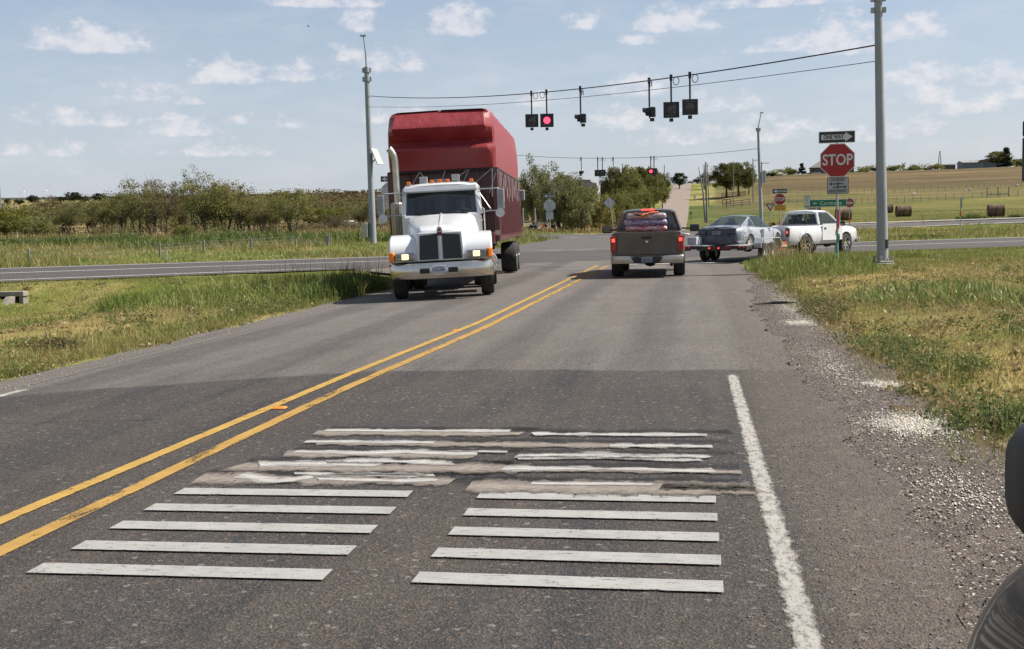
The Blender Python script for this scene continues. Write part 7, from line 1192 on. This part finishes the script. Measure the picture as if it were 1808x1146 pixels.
q = gp(1441, 596); e = thing('parked_car', 'pale car parked in front of the skyline house', 'car', q, R(90)); mb = MB(); mb.loft(secs([(-2.2, [(.7, .35), (.8, .6), (.7, .8), (0, .85)]), (-1.2, [(.8, .3), (.9, .6), (.8, .95), (0, .98)]), (1.2, [(.8, .3), (.9, .6), (.8, .95), (0, .98)]), (2.2, [(.7, .35), (.8, .55), (.7, .7), (0, .75)])])); mb.build('body', pm('pale car paint', (.45, .47, .52), .4), e, smooth=50); mb = MB(); mb.loft(secs([(-1.5, [(.75, .9), (.7, .92), (0, .95)]), (-.9, [(.75, .9), (.6, 1.4), (0, 1.45)]), (.4, [(.75, .9), (.6, 1.42), (0, 1.46)]), (1.1, [(.75, .9), (.7, .95), (0, .97)])])); mb.build('cabin', GLASSD, e, smooth=40)
for s in (-1, 1):
    for y in (-1.4, 1.4): wheel(e, (.75*s, y, .32), .32, .2, s, style='plain')
p = gp(1733, 604); e = thing('barn', 'long low bluish grey metal barn with a shallow roof on the right skyline', 'barn', p, R(6)); gable(e, 22, 9, 3.4, 1.1, .4, pm('bluish sheet metal', (.15, .175, .22), .5, var=.15, scale=1.5, stretch=(6, 1, 1)), pm('rusty pale roof sheet', (.28, .25, .22), .6, var=.2, scale=.8)); MB().box((3, -4.56, 1.5), (8, .12, 2.6)).build('barn_door', pm('slate blue door sheet', (.10, .12, .16), .5), e); mb = MB(); mb.prism([(-4, 0), (4, 0), (3.2, 1.0), (0, 1.5), (-3.2, 1.0)], .3, Matrix.Translation((0, -4.6, 3.4)) @ XZ); mb.build('gable_end', pm('brown gable board', (.13, .11, .085), .8), e); MB().box((8, -5.6, 1.2), (9, .12, .12)).build('feed_rail', WOODL, e)
p = gp(1674, 602); e = thing('shed', 'small dark shed left of the bluish barn', 'shed', p); gable(e, 5.6, 4, 2.6, .5, .2, pm('dark shed boards', (.09, .085, .07), .9), pm('dark shed roof', (.10, .095, .085), .8)); MB().box((0, -2.05, 1.1), (1.2, .1, 2.0)).build('door', WOOD, e)
p = gp(1640, 598); e = thing('scrap_car', 'small pale wreck lying in the grass left of the windmill tower', 'car', p, R(70)); mb = MB(); mb.loft(secs([(-2, [(.6, .2), (.8, .5), (.6, .7), (0, .75)]), (-.6, [(.8, .2), (.85, .6), (.6, 1.2), (0, 1.25)]), (.6, [(.8, .2), (.85, .6), (.6, 1.2), (0, 1.25)]), (2, [(.6, .2), (.8, .45), (.6, .6), (0, .65)])])); mb.build('body', pm('faded car white', (.5, .5, .5), .6), e, smooth=50)
p = gp(1658, 600); e = thing('windmill_tower', 'tall thin lattice windmill tower on the right skyline', 'tower', p); ht = at(1658, 268, 600).z - p.z
for sx, sy in ((-1, -1), (1, -1), (1, 1), (-1, 1)): mb = MB(); mb.bar((sx*.9, sy*.9, 0), (sx*.18, sy*.18, ht), .14); mb.build('tower_leg', WOOD, e)
for i in range(5):
    z = ht*(.15 + .17*i); w_ = .9 - .72*z/ht
    for (a0, a1) in (((-1, -1), (1, -1)), ((1, -1), (1, 1)), ((1, 1), (-1, 1)), ((-1, 1), (-1, -1))): mb = MB(); mb.bar((a0[0]*w_, a0[1]*w_, z), (a1[0]*w_, a1[1]*w_, z), .1); mb.build('tower_brace', WOOD, e)
MB().box((0, 0, ht), (.7, .7, .5)).build('mill_head', STEEL, e)
# house with a curved gable over the thicket
p = gp(1016, 215); e = thing('farm_house', 'grey house with a curved gable roof rising over the olive thicket', 'house', p); zt = at(1008, 310, 215).z - p.z; ze = at(1034, 319, 215).z - p.z; wl_ = pm('pale grey siding', (.34, .34, .33), .8); rf = pm('grey house roof', (.27, .26, .25), .8, var=.15)
prof = [(-6.5, 0), (3.4, 0), (3.4, ze - 1), (-6.5, ze - 1)]; MB().box((-1.0, 0, (ze - .6)/2), (11, 8, ze - .6)).build('wall', wl_, e)
cur = [(-4.4, ze - .9), (-3.6, ze + .1), (-2.6, zt - .35), (-1.6, zt), (-.8, zt - .1), (.2, zt - .7), (1.2, ze + .1), (3.4, ze), (3.4, ze - .35), (1.1, ze - .3), (.1, zt - 1.1), (-.9, zt - .5), (-1.6, zt - .4), (-2.4, zt - .75), (-3.3, ze - .3), (-4.0, ze - 1.1)]
mb = MB(); mb.prism(cur, -8.6, Matrix.Translation((0, -4.3, 0)) @ XZ); mb.build('roof', rf, e); mb = MB(); mb.prism([(-4.0, ze - 1.1), (-3.3, ze - .3), (-2.4, zt - .75), (-1.6, zt - .4), (-.9, zt - .5), (.1, zt - 1.1), (1.1, ze - .3), (3.2, ze - .35), (3.2, ze - 1.2), (-4, ze - 1.2)], -.2, Matrix.Translation((0, -4.1, 0)) @ XZ); mb.build('gable_wall', wl_, e)
for x in (-1.6,): MB().box((x, -4.2, zt - 1.5), (.9, .1, .7)).build('window', pm('house glass', (.03, .035, .04), .1), e)
# sheep in the far pasture, cattle on the left
WOOL = pm('dirty wool', (.55, .53, .48), .95, var=.15, scale=8, bump=.4)
def sheep(lab, px, Y, rz, s=1., mat=WOOL, nm='sheep'):
    p = gp(px, Y); me = bpy.data.meshes.new('animal'); V = [(0, 0, .62), (.25, 0, .66), (.5, 0, .66), (.68, 0, .74), (.80, 0, .84), (.95, 0, .78), (1.04, 0, .72), (-.28, 0, .64), (-.45, 0, .6), (-.5, 0, .45)]; Rr = [.27, .28, .25, .17, .11, .09, .05, .27, .17, .04]; E = [(0, 1), (1, 2), (2, 3), (3, 4), (4, 5), (5, 6), (0, 7), (7, 8), (8, 9)]
    for sx in (-1, 1):
        i = len(V); V += [(.5, .13*sx, .42), (.52, .14*sx, .24), (.5, .14*sx, .02)]; Rr += [.085, .05, .045]; E += [(2, i), (i, i + 1), (i + 1, i + 2)]
        i = len(V); V += [(-.30, .14*sx, .44), (-.42, .15*sx, .24), (-.36, .15*sx, .02)]; Rr += [.10, .05, .045]; E += [(7, i), (i, i + 1), (i + 1, i + 2)]
        i = len(V); V += [(.80, .13*sx, .9)]; Rr += [.03]; E += [(4, i)]
    me.from_pydata(V, E, []); o = bpy.data.objects.new('tmp', me); COL.objects.link(o); o.modifiers.new('k', 'SKIN'); sv = me.skin_vertices[0].data
    for i, r in enumerate(Rr): sv[i].radius = (r, r)
    sv[0].use_root = True; q = o.modifiers.new('s', 'SUBSURF'); q.levels = q.render_levels = 1; bpy.context.view_layer.update(); out = bpy.data.meshes.new_from_object(o.evaluated_get(bpy.context.evaluated_depsgraph_get())); bpy.data.objects.remove(o, do_unlink=True)
    out.materials.append(mat); out.polygons.foreach_set('use_smooth', [True]*len(out.polygons)); b = bpy.data.objects.new(nm, out); COL.objects.link(b); b.location = p; b.rotation_euler = (0, 0, R(rz)); b.scale = (s*.62,)*3; tag(b, lab, nm, 'animals grazing in the far pasture')
sheep('white sheep just right of the big steel pole, left one of a close pair', 1611.5, 296, 20); sheep('white sheep just right of the big steel pole, right one of a close pair', 1615, 297, 190); sheep('small white sheep left of the larger one near the gate frame', 1703, 305, 10, .9); sheep('larger white sheep left of the gate frame', 1713, 303, 175, 1.25); sheep('pale sheep alone at the far right of the pasture', 1794, 322, 185, 1.15)
sheep('white cow in the left pasture next to the steel pole', 621, 165, 175, 2.6, WOOL, 'cow'); sheep('dark red cow in the left pasture beside the white one', 613, 170, 10, 2.6, pm('red brown hide', (.12, .045, .03), .8), 'cow'); sheep('brown calf lying low left of the steel pole', 640, 142, 170, 1.6, pm('brown hide', (.14, .07, .045), .8), 'cow')
# cable barrier along the highway, left
posts = [(48, 56.), (280, 60.2), (358, 63.), (442, 65.), (515, 67.6), (577, 69.2)]
PG = pm('galvanised barrier post', (.22, .235, .26), .6, metal=0, var=.15); tp_ = []
a0 = gp(48, 56.); BR = thing('cable_barrier', 'low cable barrier with short steel posts in the grass beyond the highway', 'barrier', a0)
xs = [(-70, 36.5), (-56, 44.)] + [(gp(px, Y).x, Y) for px, Y in posts]
for i, (x, y) in enumerate(xs): z = float(H(x, y)); mb = MB(); hh = .72 if i < 7 else .8; mb.box((x - a0.x, y - a0.y, z + hh/2 - a0.z), (.09 if i < 7 else .28, .06, hh + .1)); o = mb.build('barrier_post', PG, BR, bev=.01); tp_.append(Vector((x - a0.x, y - a0.y, z - a0.z)))
MB().box((tp_[-1].x, tp_[-1].y - .05, tp_[-1].z + .7), (.16, .02, .16)).build('yellow_reflector', pm('yellow reflector', (.7, .5, .05), .4), BR)
for h_ in (.30, .48, .66): mb = MB(); mb.tube([q + Vector((0, 0, h_)) for q in tp_[:-1]] + [tp_[-1] + Vector((0, 0, .15))], .009, 5); mb.build('barrier_cable', pm('dull barrier cable', (.13, .135, .14), .7), BR)
def stake(name, lab, cat, px, Y, h, lean, col, w=.05): p = gp(px, Y); e = thing(name, lab, cat, p); mb = MB(); mb.bar((0, 0, -.05), (lean, 0, h), w, .02); mb.build('stake', pm('stake wood', (.3, .26, .2), .8) if col is None else col, e); return e, lean
stake('delineator_post', 'thin white marker stake in the grass by the highway, between two barrier posts', 'marker', 290, 56.5, .62, .06, pm('white plastic', (.66, .66, .64), .5), .09)
def flag(lab, px, Y, h, col): e, l = stake('marker_flag', lab, 'marker', px, Y, h, .03, None, .03); mb = MB(); mb.add([(0.03, 0, h), (.34, .03, h - .05), (.33, .0, h - .3), (.02, 0, h - .34), (.03, .012, h), (.34, .042, h - .05), (.33, .012, h - .3), (.02, .012, h - .34)], [(0, 1, 2, 3), (7, 6, 5, 4), (0, 4, 5, 1), (1, 5, 6, 2), (2, 6, 7, 3), (3, 7, 4, 0)]); mb.build('flag', col, e)
OR = pm('orange survey flag', (.80, .20, .05), .6); flag('orange survey flag in the grass right of the red trailer', 956, 118., 1.1, OR); flag('orange survey flag near the leaning white stake by the crossover', 1037, 124., 1.0, OR)
stake('marker_stake', 'white leaning stake near the grass edge left of the brown pickup mirror', 'marker', 1044, 124., 1.0, -.3, pm('white stake', (.6, .6, .58), .6), .12)
e, l = stake('marker_stake', 'leaning wooden stake with an orange top in front of the hay field', 'marker', 1632, 124., 1.4, -.38, None, .08); mb = MB(); mb.bar((-.30, -.01, 1.05), (-.39, -.01, 1.42), .10, .03); mb.build('orange_top', OR, e)
# motorbike-like heap under the willows, mailbox, litter on the road, culvert
p = gp(942, 132); e = thing('junk_heap', 'dark shiny heap of scrap under the trees right of the red trailer', 'scrap'); e.location = p; g = np.random.default_rng(3)
for i in range(9): c = Vector((g.normal()*.7, g.normal()*.3, .15 + g.random()*.5)); MB().box(c, (.3 + g.random()*.6, .3 + .3*g.random(), .1 + g.random()*.4), rot=tuple(g.normal(size=3)*.5), bev=.04).build('scrap_piece', (BLACKP, UNDER, STEEL)[i % 3], e)
p = gp(1220, 205); e = thing('mailbox', 'dark rural mailbox on a post beside the pale lane', 'mailbox', p); MB().box((0, 0, .55), (.12, .12, 1.1)).build('post', WOOD, e); mb = MB(); mb.prism([(-.18, 0), (.18, 0), (.18, .22), (.1, .36), (-.1, .36), (-.18, .22)], .6, Matrix.Translation((0, .3, 1.1)) @ XZ); mb.build('box', pm('black mailbox', (.03, .03, .032), .5), e)
p = gp(1208, 108); mb = MB(); mb.box((0, 0, .12), (.5, .3, .2), rot=(.2, .3, .4), bev=.05); mb.box((.35, .1, .1), (.3, .25, .12), rot=(.3, -.2, 1), bev=.04); o = mb.build('litter', pm('white crumpled plastic', (.55, .54, .5), .6)); o.location = p + Vector((0, 0, .04)); tag(o, 'white crumpled litter on the crossover right of the brown pickup', 'litter')
p = gp(1234, 104); mb = MB(); mb.tube([(-.35, 0, .06), (-.1, .1, .16), (.2, -.05, .08), (.4, .1, .05)], [.05, .1, .08, .03], 8); o = mb.build('tyre_scrap', RUBBER); o.location = p + Vector((0, 0, .04)); tag(o, 'black strip of torn tyre lying on the crossover left of the coupe', 'litter')
for px, py, L, rz, lab in ((1372, 540, .9, 25, 'dark bent strip of rubber on the gravel edge left of the tall weeds'),):
    d = ray(px, py); tt = -CH/d.z; x, y = d.x*tt, d.y*tt; mb = MB(); mb.tube([(-L/2, 0, .02), (-L*.1, .05, .03), (L*.2, -.03, .03), (L/2, .02, .015)], [.012, .03, .028, .01], 7); o = mb.build('debris_strip', BLACKP if L > .5 else WOOD); o.location = (x, y, float(H(x, y)) + .03); o.rotation_euler = (0, 0, R(rz)); tag(o, lab, 'debris')
CON = pm('weathered concrete', (.27, .24, .20), .9, var=.2, scale=4, bump=.4, dirt=(.2, .18, .15), dirt_amt=.5); c = gp(-6, 33.); e = thing('culvert', 'concrete culvert headwall with a sloping wing wall at the left edge', 'culvert', (c.x, 33.2, -.86)); 
MB().box((-.75, .3, .60), (2.6, .3, .16), bev=.02).build('top_slab', CON, e); MB().box((.42, .35, .28), (.16, .28, .6), bev=.02).build('end_wall', CON, e)
mb = MB(); mb.prism([(-.9, -.1), (.15, -.1), (.15, .53), (-.1, .53)], .2, Matrix(((0, 0, 1, .08), (1, 0, 0, 0), (0, 1, 0, 0), (0, 0, 0, 1)))); mb.build('wing_wall', CON, e, bev=.015); MB().box((-.86, .36, .2), (2.2, .1, .66)).build('culvert_mouth', pm('painted culvert shade', (.03, .028, .025), .9), e); MB().box((-2.0, .35, .28), (.2, .28, .6), bev=.02).build('end_wall', CON, e)  # mouth is a dark panel standing in for the shade inside the opening
# wind turbines far out
TB = pm('turbine white', (.95, .95, .95), .5, var=.02)
for i, (px, hub, hgt, rot, lab) in enumerate([(42, 338, 1, 10, 'far wind turbine nearest the left edge'), (82, 336, 1, 40, 'far wind turbine second from the left edge'), (188, 334, 1, 70, 'far wind turbine left of the bare topped trees'), (427, 331, 1, 25, 'far wind turbine above the sloping clump, left one'), (443, 333, 1, 85, 'far wind turbine above the sloping clump, right one'), (525, 330, 1, 50, 'far wind turbine above the lone round tree')]):
    Y = 5600.; p = at(px, hub, Y); e = thing('wind_turbine', lab, 'wind turbine', (p.x, Y, p.z - 85), 0, 'wind turbines on the horizon'); mb = MB(); mb.tube([(0, 0, 0), (0, 0, 85)], [1.5, 1.0], 10); mb.build('tower', TB, e, smooth=60); MB().box((0, 1, 85.5), (3.4, 9, 3.6), bev=.6).build('nacelle', TB, e)
    for j in range(3): a = R(rot + 120*j); u = Vector((math.sin(a), 0, math.cos(a))); v = Vector((math.cos(a), 0, -math.sin(a))); o_ = Vector((0, -4, 85.5)); mb = MB(); mb.loft([[o_ + u*r_ + v*w_ + Vector((0, .4*dy, 0)) for w_, dy in ((-c_, 0), (0, 1), (c_*.5, 0), (0, -1))] for r_, c_ in ((1, .6), (10, 1.0), (24, .7), (42, .2))]); mb.build('blade', TB, e)
# a bird
p = at(545, 47, 160.); mb = MB(); mb.loft([[Vector((x, .02, 0)) , Vector((x, 0, .05*(1 - abs(x)*2))), Vector((x, -.02, 0))] for x in (-.22, 0, .22)]); mb.add([(-.06, 0, .02), (.1, 0, .02), (.0, -.45, .16), (-.1, -.42, .15), (0, .45, .16), (-.1, .42, .15)], [(0, 1, 2, 3), (1, 0, 5, 4)]); o = mb.build('bird', pm('black feathers', (.03, .03, .035), .8)); o.location = p; tag(o, 'tiny dark bird flying in the open sky left of the mast', 'bird')
